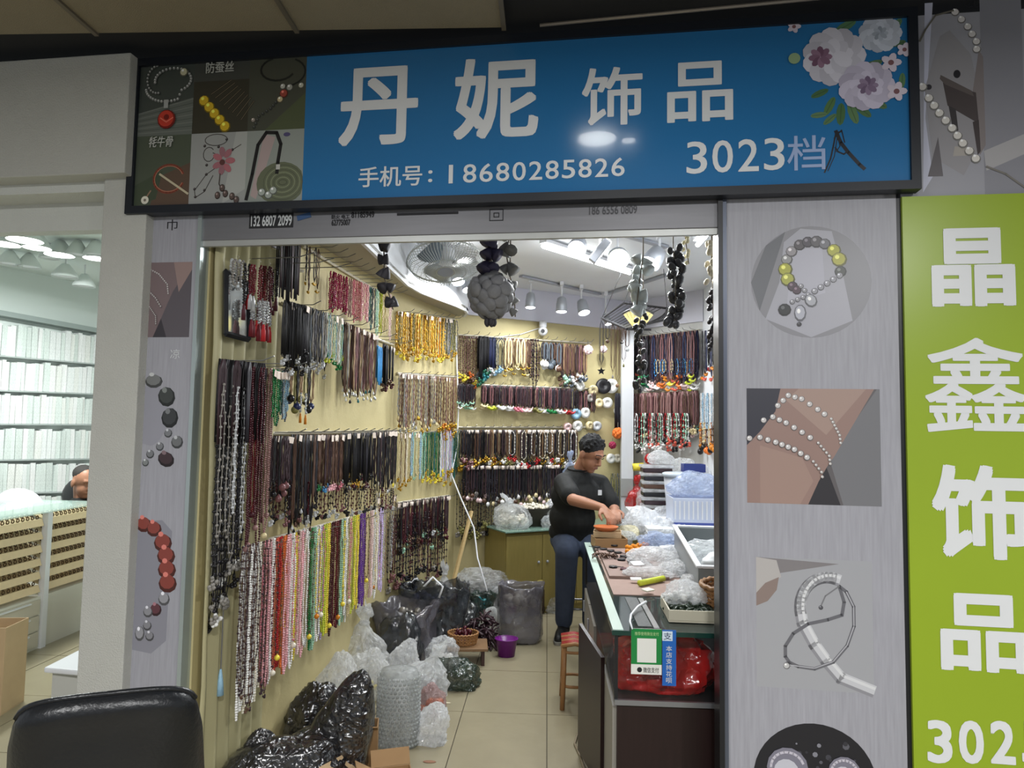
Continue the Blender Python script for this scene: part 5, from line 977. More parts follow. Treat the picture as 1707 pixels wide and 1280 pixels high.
# ================================================================== FLOOR CLUTTER ON THE LEFT
g0 = lambda px, py: fz(px, py, 0)
p = g0(865, 1078); p.y += .14; bag('shopping_bag', p, (.33, .26, .40), M_gyb, 'large grey translucent bag standing at the aisle edge', 'open', 3, amp=.5, contents=(bm_('grey', .4), 40, .03))
p = g0(843, 1098); p.y += .06
o = root('plastic_bin', p, 'small purple plastic bin in front of the large grey bag', 'bin'); Mp = mat('purple_plastic', s2l(104, 24, 116), .3)
MB().lathe(p, [(.055, 0), (.072, .11), (.076, .112), (.066, .11), (.052, .01)], 24, Matrix.Diagonal((1, .85, 1)), cap1=True).build('body', Mp, o, True); MB().tube([p + Vector((.075 * math.cos(k * .2618), .063 * math.sin(k * .2618), .112)) for k in range(24)], .004, 6, closed=True).build('rim', Mp, o, True)
p = g0(894, 1024); p.y += .06; o = root('glass_jar', p, 'brown bead-filled glass jar with a yellow lid near the cabinet', 'jar')
MB().lathe(p, [(.06, 0), (.07, .01), (.07, .19), (.055, .225), (.05, .24)], 20).build('body', mat('jar_brown', s2l(60, 42, 34), .12, var=.4, vs=50), o, True); MB().lathe(p, [(.058, .238), (.06, .242), (.06, .268), (.055, .272)], 20).build('lid', mat('lid_yellow', s2l(196, 180, 100), .4), o, True)
p = g0(853, 990); bag('mesh_bag', p, (.20, .18, .20), plastic('mesh_yellow', s2l(206, 160, 40), .85, .3, 40, 1), 'yellow net bag lying behind the jar', 'pile', 5)
p = g0(886, 985); bag('plastic_bag', p, (.34, .24, .26), M_clr, 'clear bag of silver pieces in front of the back cabinet', 'tied', 6, contents=(bm_('silver', .2), 60, .015))
p = g0(925, 1020); bag('plastic_bag', p, (.16, .14, .13), M_clr, 'small clear bag on the floor beside the man\'s shoe', 'pile', 61)
p = g0(768, 1052); p.y += .1; bag('refuse_bag', p, (.30, .28, .34), M_dgb, 'knotted dark bag at the middle of the floor pile', 'tied', 7)
p = g0(706, 1085); p.y += .06; p.x += .05; bag('refuse_bag', p, (.44, .36, .44), M_dgb, 'tall open dark bag behind the floor pile', 'open', 8, amp=.9, contents=(bm_('navy', .5), 60, .03))
p = g0(660, 1108); p.y += .06; p.x += .04; bag('refuse_bag', p, (.38, .32, .37), M_gyb, 'crumpled silver grey bag below the pastel strands', 'open', 9, amp=.9, contents=(bm_('grey', .2, .4), 70, .025))
p = g0(735, 1045); p.x += .02; bag('plastic_bag', p, (.22, .2, .5), M_foil, 'upright clear bag against the left wall', 'tied', 10)
p = g0(612, 1166); p.y += .06; bag('plastic_bag', p, (.30, .22, .26), M_foil, 'crisp clear bag with yellow contents under the pastel strands', 'pile', 11, amp=1.3, contents=(bm_('yellow', .3), 16, .016))
p = g0(575, 1180); p.y += .05; bag('plastic_bag', p, (.2, .16, .2), M_foil, 'small crisp clear bag at the foot of the wine red strands', 'pile', 12, amp=1.3)
p = g0(700, 1180); p.y += .08; bag('plastic_bag', p, (.26, .22, .32), M_clr, 'tall clear bag with silver discs beside the bubble wrap', 'tied', 13, contents=(bm_('silver', .15, .5), 40, .02), lean=(.3, 0))
p = g0(668, 1150); p.y += .08; bag('plastic_bag', p, (.22, .2, .26), M_foil, 'clear bag wedged between the grey bag and the bubble wrap', 'pile', 33, amp=1.3)
p = g0(716, 1195); p.y += .05; bag('plastic_bag', p, (.17, .13, .15), plastic('film_pink', s2l(214, 186, 186), .7, .2, 30, 1), 'pinkish bag with an orange piece right of the bubble wrap', 'pile', 14, contents=(bm_('orange', .4), 6, .02))
p = g0(757, 1150); p.y += .05; bag('refuse_bag', p, (.30, .18, .15), M_grnb, 'flattened green black bag on the tiles', 'flat', 15, amp=1.4)
p = g0(716, 1245); p.y += .06; bag('plastic_bag', p, (.20, .16, .17), M_foil, 'crisp clear bag nearest the aisle, right of the bubble wrap', 'flat', 16, amp=1.4)
# bubble wrap roll: rows of bubbles on a rolled sheet
p = g0(655, 1256); p.y += .10; bw_o = root('bubble_wrap', p, 'standing roll of bubble wrap beside the cardboard boxes', 'bubble wrap')
Mbw = plastic('bubble_film', s2l(206, 210, 210), .75, .2, 60, .3)
MB().lathe(p, [(.098, 0), (.10, .04), (.097, .3), (.085, .345), (.05, .35)], 30, Matrix.Diagonal((1, .8, 1))).build('film', Mbw, bw_o, True)
mb = MB()
for j in range(17):
    for i in range(30): a = 2 * math.pi * (i + .5 * (j % 2)) / 30; mb.sph(p + Vector((.100 * math.cos(a), .08 * math.sin(a), .015 + .019 * j)), .0075, 5, 4)
tag(mb.build('bubbles', Mbw, bw_o, True), kind='stuff')
# wicker basket on a board, with a heap of dark red beads
p = g0(775, 1112); p.y += .1; o = root('board_stand', p, 'low wooden board stand carrying the wicker basket', 'stand')
MB().box(p + Vector((0, .02, .10)), (.26, .22, .018), rz=.12).build('top_board', mat('board_brown', s2l(120, 92, 64), .5, var=.2, vs=14), o, bevel=.003)
for sx in (-1, 1): MB().box(p + Vector((sx * .10, .02, .045)), (.02, .18, .09), rz=.12).build('leg', mat('board_dark', s2l(60, 40, 36), .5), o)
woven('wicker_basket', p + Vector((-.03, .02, .112)), .085, .07, .06, 'small wicker basket on the low board stand')
heap('bead_heap', p + Vector((-.03, .02, .125)), .15, .12, .08, bm_('wine', .3), 90, .012, 'heap of dark red strands in the small wicker basket', seed=5)
p = g0(800, 1085); p.y += .12; heap('necklace_heap', p, .28, .22, .22, bm_('plum', .3), 160, .014, 'heap of plum and brown strands beside the grey bag', 'necklaces', 6, 'stick')
p = g0(800, 1050); p.y += .1; bag('plastic_bag', p, (.2, .18, .24), M_grnb, 'dark green bag with teal nets behind the purple bin', 'open', 17, contents=(bm_('teal', .4), 60, .018))
p = g0(830, 1035); bag('plastic_bag', p, (.26, .2, .26), M_clr, 'clear bag of pale pieces behind the large grey bag', 'pile', 18, contents=(bm_('pearl', .3), 40, .015))
# stack under the clear bag, next to the corner
p = g0(800, 1035); p.y += .08; o = tray('storage_box', p, .36, .28, .22, .012, mat('box_dark', s2l(56, 46, 42), .5, var=.2), 'dark open box in the corner beneath a clear bag', 'box', .15)
bag('plastic_bag', p + Vector((0, 0, .222)), (.42, .28, .17), M_clr, 'clear bag of grey stones lying on the dark box', 'flat', 19, amp=.8, contents=(bm_('grey', .5), 90, .016))
for i, (px, py, w_, h_) in enumerate(((782, 990, .17, .40), (832, 985, .15, .36))):
    p = g0(px, py); bag('cloth_sack', p, (w_, .14, h_), mat('sack_slate', s2l(62, 64, 70), .8, var=.2, vs=30), ('pointed slate sack leaning in the corner', 'shorter pointed slate sack beside the cabinet')[i], 'pile', 20 + i, amp=.5, cat='sack')
a, b = fy(757, 965, 5.4), fy(786, 852, 5.65); o = MB().tube([Vector((a.x, a.y - .1, 0.0)), a, b], .016, 4).build('wooden_batten', M_wood); tag(o, 'pale wooden batten leaning in the corner', 'batten')
mb = MB(); q = [fy(700, 985, 4.6), fy(722, 962, 4.6), fy(738, 978, 4.6), fy(732, 996, 4.6)]; o = mb.tube(q, .008, 6).build('bent_hanger', M_tw, smooth=True); tag(o, 'bent white plastic hanger sticking out of the dark bags', 'hanger')
for i, (px, py, sx, sz, m, stl, lb) in enumerate((
    (600, 1140, .32, .42, M_foil, 'tied', 'crinkled clear sack against the wall under the mint strands'), (560, 1205, .30, .32, M_foil, 'pile', 'loose clear film under the yellow strands'),
    (745, 1075, .22, .30, M_dgb, 'tied', 'small knotted dark bag in front of the tall open one'), (665, 1120, .30, .36, M_dgb, 'pile', 'dark crumpled bag behind the silver disc bag'),
    (735, 1120, .22, .2, M_clr, 'flat', 'clear bag with white discs behind the wicker basket'), (770, 1020, .26, .30, M_foil, 'pile', 'silvery film bag behind the knotted dark bag'), (815, 1060, .18, .20, M_clr, 'pile', 'clear bag between the plum strands and the grey bag'), (515, 1245, .28, .30, M_bkb, 'pile', 'black bag behind the pointed one, under the pink strands'), (660, 1195, .18, .2, M_foil, 'pile', 'clear film packed behind the bubble wrap'))):
    p = g0(px, py); p.y += .06; bag('floor_bag', p, (sx, sx * .85, sz), m, lb, stl, 110 + i, amp=1.1, contents=(bm_(('silver', 'yellow', 'ink', 'plum', 'white', 'grey', 'pearl', 'black', 'silver')[i], .2), 24, .016) if m in (M_foil, M_clr) else None)
p = g0(690, 1010); p.x += .1; heap('necklace_heap', p, .3, .3, .35, bm_('black', .25), 200, .016, 'heap of black strands against the rear left wall', 'necklaces', 16, 'stick')
# power cord down the corner
a = [wh('G', 760, 560, .04), wh('B', 764, 680, .05), wh('B', 762, 745, .06), fy(752, 790, 5.6), fy(768, 830, 5.5), fy(790, 880, 5.4), fy(796, 930, 5.3), fy(812, 985, 5.1)]
o = MB().tube(a, .006, 6).build('power_cord', M_tw, smooth=True); tag(o, 'white power cord trailing down the corner to the floor pile', 'cord')
# big black bag and boxes at the threshold
p = g0(470, 1330); bag('refuse_bag', (p.x + .02, 2.86, 0), (.52, .30, .24), M_bkb, 'long black bag stretched out at the threshold', 'flat', 22, amp=.8, rz=.35)
p = fy(560, 1240, 2.95); bag('refuse_bag', (p.x - .02, 2.98, 0), (.30, .22, .46), M_bkb, 'pointed black bag rising above the cardboard boxes', 'pile', 23, amp=.45, lean=(.25, 0))
p = fy(410, 1250, 2.85); bag('refuse_bag', (p.x + .06, 2.84, 0), (.20, .20, .26), M_bkb, 'black bag in the corner under the white strands', 'pile', 24)
def carton(c, sx, sy, h, rz, label, flaps, m=M_card):
    c = Vector(c); o = tray('cardboard_box', c, sx, sy, h, .005, m, label, 'box', rz); Mt = Matrix.Rotation(rz, 3, 'Z')
    for side, ang in flaps:
        if side in 'xX': s_ = -1 if side == 'x' else 1; M = Matrix.Translation(c + Mt @ Vector((s_ * sx / 2, 0, h))) @ (Mt @ Matrix.Rotation(R(s_ * ang), 3, 'Y')).to_4x4() @ Matrix.Translation((s_ * sx * .24, 0, 0)); MB().boxm(M, sx * .48, sy, .004).build('flap', m, o)
        else: s_ = -1 if side == 'y' else 1; M = Matrix.Translation(c + Mt @ Vector((0, s_ * sy / 2, h))) @ (Mt @ Matrix.Rotation(R(-s_ * ang), 3, 'X')).to_4x4() @ Matrix.Translation((0, s_ * sy * .24, 0)); MB().boxm(M, sx, sy * .48, .004).build('flap', m, o)
    return o
p = fy(648, 1290, 2.78); ob_ = carton((p.x, 2.86, 0), .16, .14, .10, .35, 'small brown cardboard box with taped flaps at the threshold', (('Y', -50), ('y', 20), ('x', -30)))
MB().box(Vector((p.x + .015, 2.79, .05)), (.13, .003, .04), rz=.35).build('tape', mat('tape_brown', s2l(120, 70, 34), .2), ob_)
p = fy(590, 1290, 2.72); carton((p.x, 2.78, 0), .17, .17, .09, -.5, 'pale open cardboard box below the black bag', (('x', -60), ('y', -35), ('X', -20)), mat('cardboard_pale', s2l(186, 160, 124), .75, var=.1, vs=10))
p = fy(602, 1200, 3.02); carton((p.x, 3.08, 0), .12, .12, .20, .2, 'narrow brown carton behind the bubble wrap', (('y', -30), ('x', -50)))
for i, (px, py) in enumerate(((716, 1270), (745, 1172), (735, 1240))):
    p = g0(px, py); o = MB().prism([p + Vector((.03 * math.cos(a) * (1 - .3 * i), .012 * math.sin(a) * (1 - .2 * i), .0008)) for a in [k * .7 for k in range(9)]], (0, 0, .0015)).build('paper_scrap', (mat('scrap_brown', s2l(140, 100, 76), .7), mat('scrap_pale', s2l(196, 186, 160), .7), M_ink)[i]); tag(o, ('brown paper scrap on the tile at the threshold', 'pale scrap on the tile beside the clear bag', 'tiny dark scrap beside the nearest clear bag')[i], 'scrap')
# ================================================================== BACK CABINET
Aw, Bw, nB = WALL['B']; tB = (Bw - Aw).normalized(); CH, CD = .67, .42
def cabp(s_, off, z): return Aw + tB * s_ + nB * off + Vector((0, 0, z))
cab = root('wall_cabinet', cabp(.95, .22, 0), 'olive wood cabinet with glass top along the back wall', 'cabinet'); tfc = lambda v: cabp(v[0], v[1], v[2])
M_cab = mat('olive_wood', s2l(142, 128, 72), .45, var=.15, vs=10, stretch=(5, 5, .6))
MB(tfc).ext(.28, 1.62, .02, CD - .02, .0, CH).build('body', M_cab, cab)
for i in range(4):
    s0 = .285 + i * .333; d = MB(tfc).ext(s0, s0 + .328, CD - .02, CD, .05, CH - .03).build('door', M_cab, cab, bevel=.003)
    MB().sph(cabp(s0 + (.29 if i % 2 == 0 else .04), CD + .012, .42), .012, 8, 6).build('knob', M_tl, d, True)
MB(tfc).ext(.26, 1.64, .015, CD + .03, CH, CH + .012).build('glass_top', mat('green_glass', s2l(120, 150, 136), .06, spec=.8), cab, bevel=.002)
ct = CH + .0125
bag('plastic_bag', cabp(.42, .26, ct), (.34, .30, .26), M_clr, 'clear bag of white shells on the left end of the back cabinet', 'tied', 30, contents=(bm_('pearl', .3), 120, .013), lean=(-.2, 0))
o = root('round_basket', cabp(.66, .18, ct), 'dark round basket of white beads behind the clear bags', 'basket'); c = cabp(.66, .18, ct); MB().lathe(c, [(.10, 0), (.12, .11), (.16, .15), (.165, .155), (.14, .145), (.02, .13)], 24).build('body', mat('basket_dark', s2l(60, 54, 44), .6, var=.3, vs=50), o, True)
heap('bead_heap', c + Vector((0, 0, .14)), .24, .24, .03, bm_('pearl', .3), 90, .012, 'white beads heaped in the dark round basket')
tray('white_tray', cabp(.98, .32, ct), .25, .16, .05, .006, M_tw, 'shallow white tray on the back cabinet beside the man', 'tray', math.atan2(tB.y, tB.x))
bag('plastic_bag', cabp(.88, .22, ct + .002), (.28, .2, .22), M_wht, 'white carrier bag crumpled on the back cabinet', 'pile', 31, amp=1.3)
bag('plastic_bag', cabp(1.05, .2, ct + .05), (.24, .14, .26), M_wht, 'white plastic bag behind the man\'s elbow', 'pile', 32, amp=1.2)
bag('plastic_bag', cabp(1.06, .12, ct + .27), (.18, .10, .34), M_blub, 'pale bluish bag hanging behind the man\'s shoulder', 'tied', 34)
bag('plastic_bag', cabp(.72, .36, ct), (.16, .10, .10), M_clr, 'small clear bag of dark stones at the cabinet front', 'flat', 35, contents=(bm_('grey', .4), 40, .01))
# ================================================================== GLASS COUNTER
X0, X1, Y0, Y1, ZC, ZT = .255, 1.10, 2.57, 4.50, .52, .78
M_cw = mat('counter_wood', s2l(38, 24, 24), .35, var=.3, vs=12, stretch=(8, 8, .6)); M_cg = mat('counter_grey', s2l(146, 142, 134), .45, var=.08, vs=10, stretch=(8, 8, .6))
M_gls = mat('glass', (.02, .03, .03), .02, alpha=.10, spec=1.0); M_gedge = mat('glass_edge', s2l(24, 58, 52), .15)
cn = root('glass_counter', ((X0 + X1) / 2, (Y0 + Y1) / 2, 0), 'dark wood display counter with a glass case on the right of the aisle', 'counter')
MB().ext(X0 + .01, X1, Y0 + .01, Y1, 0, ZC).build('base_cabinet', M_cw, cn)
MB().ext(X0 + .005, X1, Y0, Y1, ZC, ZC + .012).build('case_floor', mat('case_floor', s2l(40, 38, 40), .4), cn)
MB().ext(X0 - .01, X1, Y0 - .01, Y1 + .01, ZT - .012, ZT).build('glass_top', mat('top_glass', s2l(58, 72, 70), .05, spec=.9, alpha=.6), cn)
MB().ext(X0, X1, Y0, Y0 + .006, ZC + .012, ZT - .012).build('glass_front', M_gls, cn); MB().ext(X0, X0 + .006, Y0 + .006, Y1, ZC + .012, ZT - .012).build('glass_side', M_gls, cn)
MB().ext(X0 - .012, X1, Y0 - .0125, Y0 - .009, ZT - .016, ZT + .001).build('glass_edge', M_gedge, cn)
MB().ext(X0 - .008, X0 + .030, Y0 - .005, Y1, ZT, ZT + .003).build('edge_strip', mat('edge_pale', s2l(186, 206, 196), .25), cn)
MB().ext(X0, X1, Y0 - .004, Y0 + .008, ZC - .004, ZC + .014).build('front_ledge', M_alu, cn)
for y in (Y0 + .012, Y1 - .012): MB().ext(X0, X0 + .012, y - .008, y + .008, ZC, ZT - .012).build('case_post', M_black, cn)
for i, (ya, yb) in enumerate(((2.60, 3.05), (3.62, 4.06), (4.07, 4.48))):
    d = MB().ext(X0 - .004, X0 + .01, ya, yb, .04, ZC - .02).build('door', M_cg, cn); MB().box((X0 - .010, yb - .05, .40), (.010, .014, .07)).build('handle', M_tl, d, bevel=.003)
# the door that stands ajar, dark edge to the aisle
hx, hy = X0 - .004, 2.95; ex, ey = .175, 3.30; dv = Vector((ex - hx, ey - hy, 0)); nv = Vector((-dv.y, dv.x, 0)).normalized()
d = MB().prism([(hx, hy, .03), (ex, ey, .03), (ex, ey, .60), (hx, hy, .56)], nv * .016).build('open_door', M_cw, cn)
# red bag in the case
bag('carrier_bag', (X0 + .20, Y0 + .20, ZC + .013), (.40, .34, .22), M_redb, 'red plastic bag packed inside the glass counter', 'flat', 40, amp=1.1)
bag('carrier_bag', (X0 + .56, Y0 + .22, ZC + .013), (.34, .3, .12), plastic('bag_darkred', s2l(120, 20, 24), .95, .3, 12, .8), 'darker red bag at the right inside the glass counter', 'flat', 41, amp=.5)
# payment cards on the front glass
yF = Y0 - .0136
def frontpx(px, py): q = fy(px, py, yF); return q.x, q.z
def fbox(x0, y0, x1, y1): a = frontpx(x0, (y0 + y1) / 2); b = frontpx(x1, (y0 + y1) / 2); return a[0], frontpx((x0 + x1) / 2, y1)[1], b[0], frontpx((x0 + x1) / 2, y0)[1]
Tc = lambda u, v, l: Vector((u, yF - .0012 - l * .5, v))
q = fbox(1052, 1048, 1103, 1124); pc = root('payment_card', ((q[0] + q[2]) / 2, yF, q[1]), 'green payment card with a white square on the counter front', 'card')
MB().ext(q[0], q[2], yF - .001, yF + .001, q[1], q[3]).build('card', mat('card_white', s2l(226, 226, 220), .4), pc)
zb = q[1] + (q[3] - q[1]) * .22; MB().ext(q[0], q[2], yF - .0014, yF - .001, zb, q[3]).build('green_field', mat('card_green', s2l(26, 128, 62), .4), pc)
w_ = fbox(1062, 1064, 1094, 1104); MB().ext(w_[0], w_[2], yF - .0018, yF - .0014, w_[1], w_[3]).build('white_square', mat('card_white', s2l(226, 226, 220), .4), pc)
Tc2 = lambda u, v, l: Vector((u, yF - .0022 - l * .5, v))
lettering('推荐使用微信支付', *fbox(1058, 1053, 1098, 1059), Tc2, mat('card_lime', s2l(180, 214, 150), .5), pc); lettering('微信支付', *fbox(1072, 1112, 1098, 1121), Tc2, M_ink, pc)
MB().cyl((frontpx(1066, 1116)[0], yF - .0018, frontpx(1066, 1116)[1]), (frontpx(1066, 1116)[0], yF - .001, frontpx(1066, 1116)[1]), .009, n=14).build('pay_logo', M_ink, pc)
q = fbox(1104, 1050, 1127, 1143); bc2 = root('payment_sticker', ((q[0] + q[2]) / 2, yF, q[1]), 'narrow blue sticker with white vertical characters on the counter front', 'sticker')
MB().ext(q[0], q[2], yF - .001, yF + .001, q[1], q[3]).build('card', mat('card_blue', s2l(30, 96, 178), .4), bc2)
w_ = fbox(1104, 1052, 1121, 1068); MB().ext(w_[0], w_[2], yF - .0016, yF - .001, w_[1], w_[3]).build('logo_tile', mat('logo_tile', s2l(206, 222, 236), .4), bc2, bevel=.0004)
lettering('支', *fbox(1106, 1054, 1119, 1066), Tc2, mat('logo_navy', s2l(30, 40, 80), .4), bc2)
for i, ch in enumerate('本店支持花呗'): lettering(ch, *fbox(1110, 1076 + i * 10.6, 1120, 1085 + i * 10.6), Tc2, M_stw, bc2, bold=.005)
# ---- things on the counter
gc = lambda px, py: fz(px, py, ZT + .003)
M_mat = mat('felt_brown', s2l(150, 126, 116), .8, var=.08, vs=30)
o = MB().ext(X0 + .045, .66, 3.10, 4.30, ZT + .0005, ZT + .004).build('counter_mat', M_mat); tag(o, 'dusty pink felt mat covering the counter top', 'mat')
o = MB().ext(X0 + .055, .60, 3.42, 4.22, ZT + .0045, ZT + .018).build('display_board', mat('board_taupe', s2l(134, 112, 104), .75, var=.08, vs=30), bevel=.002); tag(o, 'taupe display board lying on the felt mat', 'board')
medal = MB().lathe((0, 0, 0), [(.022, 0), (.023, .004), (.022, .009), (.013, .0095)], 12).mesh('medallion', True); zb_ = ZT + .0185
for k, (px, py) in enumerate(((1000, 905), (1012, 907), (1024, 910), (995, 913), (1006, 916), (1018, 919), (1030, 922), (1040, 928), (1024, 928), (1036, 934), (1048, 930), (1052, 936), (1010, 926), (1022, 946))):
    p = fz(px, py, zb_); o = link('medallion', medal, bm_('black', .35), p); o.rotation_euler = (0, 0, k); tag(o, 'dark wooden medallion in the rows on the display board', 'medallion', 'dark medallions on the board')
    MB().tube([p + Vector((.014, .004, .004)), p + Vector((.05, -.02, .004))], .002, 4).build('cord', cm_('black'), o)
for k in range(15):
    p = fz(1046 + (k % 8) * 4.6, 912 + (k // 8) * 7 + (k % 2) * 2 - (k % 8) * .8, zb_ + .01); o = tag(MB().sph(p, .0155, 10, 8).build('amber_bead', bm_('amber', .15), smooth=True), 'amber bead lying in the double row on the counter', 'bead', 'amber beads on the counter')
p = fz(1006, 930, zb_); heap('twig_bundle', p, .14, .10, .02, bm_('brown', .5), 26, .008, 'thin brown twigs lying on the display board', 'twigs', 8, 'stick')
def flatbag(px, py, W, D, H, m, label, seed, amp=1.2, rz=0, z=None): return bag('plastic_bag', fz(px, py, ZT + .019 if z is None else z), (W, D, H), m, label, 'flat', seed, amp=amp, rz=rz)
flatbag(1042, 898, .16, .16, .05, M_foil, 'crisp clear bag behind the amber beads', 50)
flatbag(1098, 912, .26, .26, .09, M_blub, 'bluish clear bag at the middle of the counter', 51)
flatbag(1090, 942, .30, .26, .09, M_foil, 'large crinkled clear bag on the counter below the bluish one', 52, 1.4, z=ZT + .005)
flatbag(1082, 962, .26, .16, .05, M_foil, 'thin crinkled film in front of the taupe board', 53, 1.4, z=ZT + .005)
flatbag(1120, 930, .2, .2, .07, M_wht, 'white film bag against the grey crate', 54, z=ZT + .005)
for k, (px, py, rz) in enumerate(((1062, 939, .3), (1092, 918, -.2))):
    p = fz(px, py, ZT + .05); o = MB().box(p, (.06, .05, .003), rz=rz, rx=.2).build('price_label', M_stw); tag(o, ('white price label at the edge of the taupe board', 'white price label on the bluish bag')[k], 'label')
a, b = fz(1066, 972, ZT + .02), fz(1106, 964, ZT + .02); o = MB().cyl(a, b, .014, n=12).build('fabric_roll', bm_('lime', .5), smooth=True); tag(o, 'yellow green roll lying on the counter film', 'roll')
for i, (px, py, W, D, H_, m, lb) in enumerate(((1112, 897, .22, .2, .13, M_foil, 'crinkled clear bag next to the grey crate rear corner'), (1086, 925, .18, .14, .05, M_wht, 'flat white film under the bluish bag'), (1072, 948, .14, .12, .04, M_clr, 'thin clear sachet beside the price label'), (1125, 958, .16, .16, .07, M_foil, 'crisp clear bag against the wicker basket'), (1108, 878, .3, .2, .16, M_wht, 'white bag heap at the far end of the counter'), (1135, 905, .14, .2, .12, M_clr, 'clear bag squeezed behind the grey crate edge'), (1150, 985, .12, .12, .07, M_foil, 'crisp bag between the cream tray and the wicker basket'))):
    bag('plastic_bag', fz(px, py, ZT + .005), (W, D, H_), m, lb, 'flat', 140 + i, amp=1.3)
for i, (px, py, c) in enumerate(((1060, 965, 'white'), (1080, 983, 'pearl'), (1040, 948, 'wine'), (1100, 930, 'wine'))):
    p = fz(px, py, ZT + .022); o = MB().box(p, (.05, .035, .006), rz=i * .7, rx=.1).build('bead_card', bm_(c, .4)); tag(o, ('white bead card beside the green roll', 'pearl card at the front edge of the felt mat', 'wine red card at the front of the taupe board', 'wine red card on the crinkled film')[i], 'card')
# cream tray of dark green pieces with a clear bag
p = fz(1138, 1008, ZT); p = Vector((p.x + .0, 2.80, ZT + .003)); tray('card_tray', p, .205, .24, .045, .006, mat('tray_cream', s2l(206, 200, 178), .5), 'cream tray of dark green pieces at the front of the counter', 'tray', -.03)
heap('stone_heap', p + Vector((0, -.01, .008)), .18, .2, .02, mat('stone_green', s2l(40, 54, 40), .3, var=.5, vs=60), 160, .009, 'dark green stones filling the cream tray', 'stones', 9, 'stick')
bag('plastic_bag', p + Vector((-.01, .06, .032)), (.20, .13, .09), M_clr, 'clear bag of white pieces on the cream tray', 'pile', 55, amp=1.2, contents=(bm_('white', .4), 14, .016))
# white cable tie, glass offcut, grey woven pad at the front
o = MB().tube([fz(1077, 1003, ZT + .03), fz(1063, 1011, ZT + .02), fz(1052, 1024, ZT + .012), fy(1050, 1036, 2.60), fy(1054, 1048, 2.545)], [.006, .0045, .0045, .004, .003], 6).build('cable_tie', M_tw, smooth=True); tag(o, 'white cable tie curling over the counter front', 'cable tie')
o = MB().ext(.40, .42, 2.6, 3.05, ZT + .0005, ZT + .003).build('glass_strip', mat('strip_grey', s2l(150, 150, 150), .3)); tag(o, 'pale strip lying along the counter glass', 'strip')
o = MB().ext(.345, .395, 2.62, 3.06, ZT + .0005, ZT + .0025).build('woven_pad', mat('pad_grey', s2l(86, 88, 88), .7, var=.4, vs=120)); tag(o, 'dark grey woven pad under the counter front', 'pad')
# cardboard boxes with the orange bowl, in front of the man's hands
p = fz(1008, 903, ZT); o = carton((p.x + .01, 4.36, ZT + .003), .20, .16, .06, .1, 'shallow cardboard box at the far end of the counter', ())
o = carton((p.x + .0, 4.36, ZT + .065), .17, .12, .035, -.1, 'smaller cardboard tray stacked on the shallow box', (), mat('cardboard_pale', s2l(186, 160, 124), .75, var=.1, vs=10))
c = Vector((p.x - .01, 4.35, ZT + .101)); o = MB().lathe(c, [(.05, 0), (.07, .014), (.078, .028), (.07, .026), (.045, .008)], 22).build('bowl', mat('bowl_orange', s2l(176, 96, 50), .5), smooth=True); tag(o, 'flat orange brown bowl under the man\'s hands', 'bowl')
bag('plastic_bag', gc(1070, 893), (.32, .26, .20), M_wht, 'big milky bag beside the man\'s hands', 'pile', 56, amp=.9)
bag('plastic_bag', gc(1092, 897) + Vector((.03, -.12, 0)), (.24, .18, .10), M_clr, 'clear bag of blue and white beads behind the bluish bag', 'flat', 57, contents=(bm_('blue', .4), 30, .012))
bag('plastic_bag', gc(1046, 897) + Vector((0, -.04, 0)), (.18, .14, .10), plastic('film_cream', s2l(226, 218, 180), .8, .2, 18, .8), 'cream bag next to the cardboard boxes', 'pile', 58, amp=.7)
# wicker basket with the tilted grey crate
woven('wicker_basket', (.80, 2.85, ZT + .003), .15, .13, .10, 'round wicker basket in front of the grey crate, by the door post')
crz = R(-4); cr = tray('plastic_crate', (.95, 3.50, ZT + .052), .52, .92, .11, .014, mat('crate_grey', s2l(132, 138, 140), .35), 'grey plastic crate with a white rim on the counter', 'crate', crz, R(3.0))
Mt = Matrix.Rotation(crz, 3, 'Z') @ Matrix.Rotation(R(3.0), 3, 'X'); fcr = lambda v: Vector((.95, 3.50, ZT + .052)) + Mt @ Vector(v)
MB(fcr).ext(-.27, -.245, -.47, .47, .108, .120).ext(.245, .27, -.47, .47, .108, .120).ext(-.245, .245, -.47, -.445, .108, .120).ext(-.245, .245, .445, .47, .108, .120).build('rim', M_tw, cr, bevel=.003)
bag('foam_roll', fcr((-.06, -.16, .016)), (.30, .16, .10), mat('foam_white', s2l(228, 230, 230), .6), 'white foam roll lying in the grey crate', 'flat', 59, amp=.3, cat='roll')
heap('bead_heap', fcr((-.04, -.34, .016)), .38, .16, .04, bm_('plum', .2), 120, .010, 'dark purple beads at the front of the grey crate')
bag('plastic_bag', fcr((-.08, .12, .016)), (.34, .26, .10), M_clr, 'clear bag at the back of the grey crate', 'flat', 60)
# ---- shelf behind the counter with packets
sh = root('side_table', (1.05, 5.05, 0), 'white table behind the counter, heaped with packets', 'table')
MB().ext(.66, 1.30, 4.56, 5.86, .84, .87).build('table_top', M_white, sh)
for x in (.70, 1.27):
    for y in (4.60, 5.86): MB().ext(x - .02, x + .02, y - .02, y + .02, 0, .84).build('leg', M_white, sh)
tz = .8705
q = fz(1158, 868, tz); bx_ = tray('storage_basket', (1.02, 4.80, tz), .36, .26, .19, .008, mat('basket_white', s2l(214, 222, 240), .3, alpha=.8), 'white slatted basket with a blue base behind the counter', 'basket')
MB().ext(.84, 1.20, 4.668, 4.93, tz + .002, tz + .03).build('blue_base', mat('base_blue', s2l(70, 84, 150), .35), bx_)
for i in range(12): MB().box((.856 + i * .0295, 4.667, tz + .11), (.010, .004, .12)).build('slat', M_tw, bx_)
bag('plastic_bag', (1.02, 4.82, tz + .195), (.38, .26, .17), M_blub, 'bluish clear film heaped on the slatted basket', 'pile', 65, amp=.8)
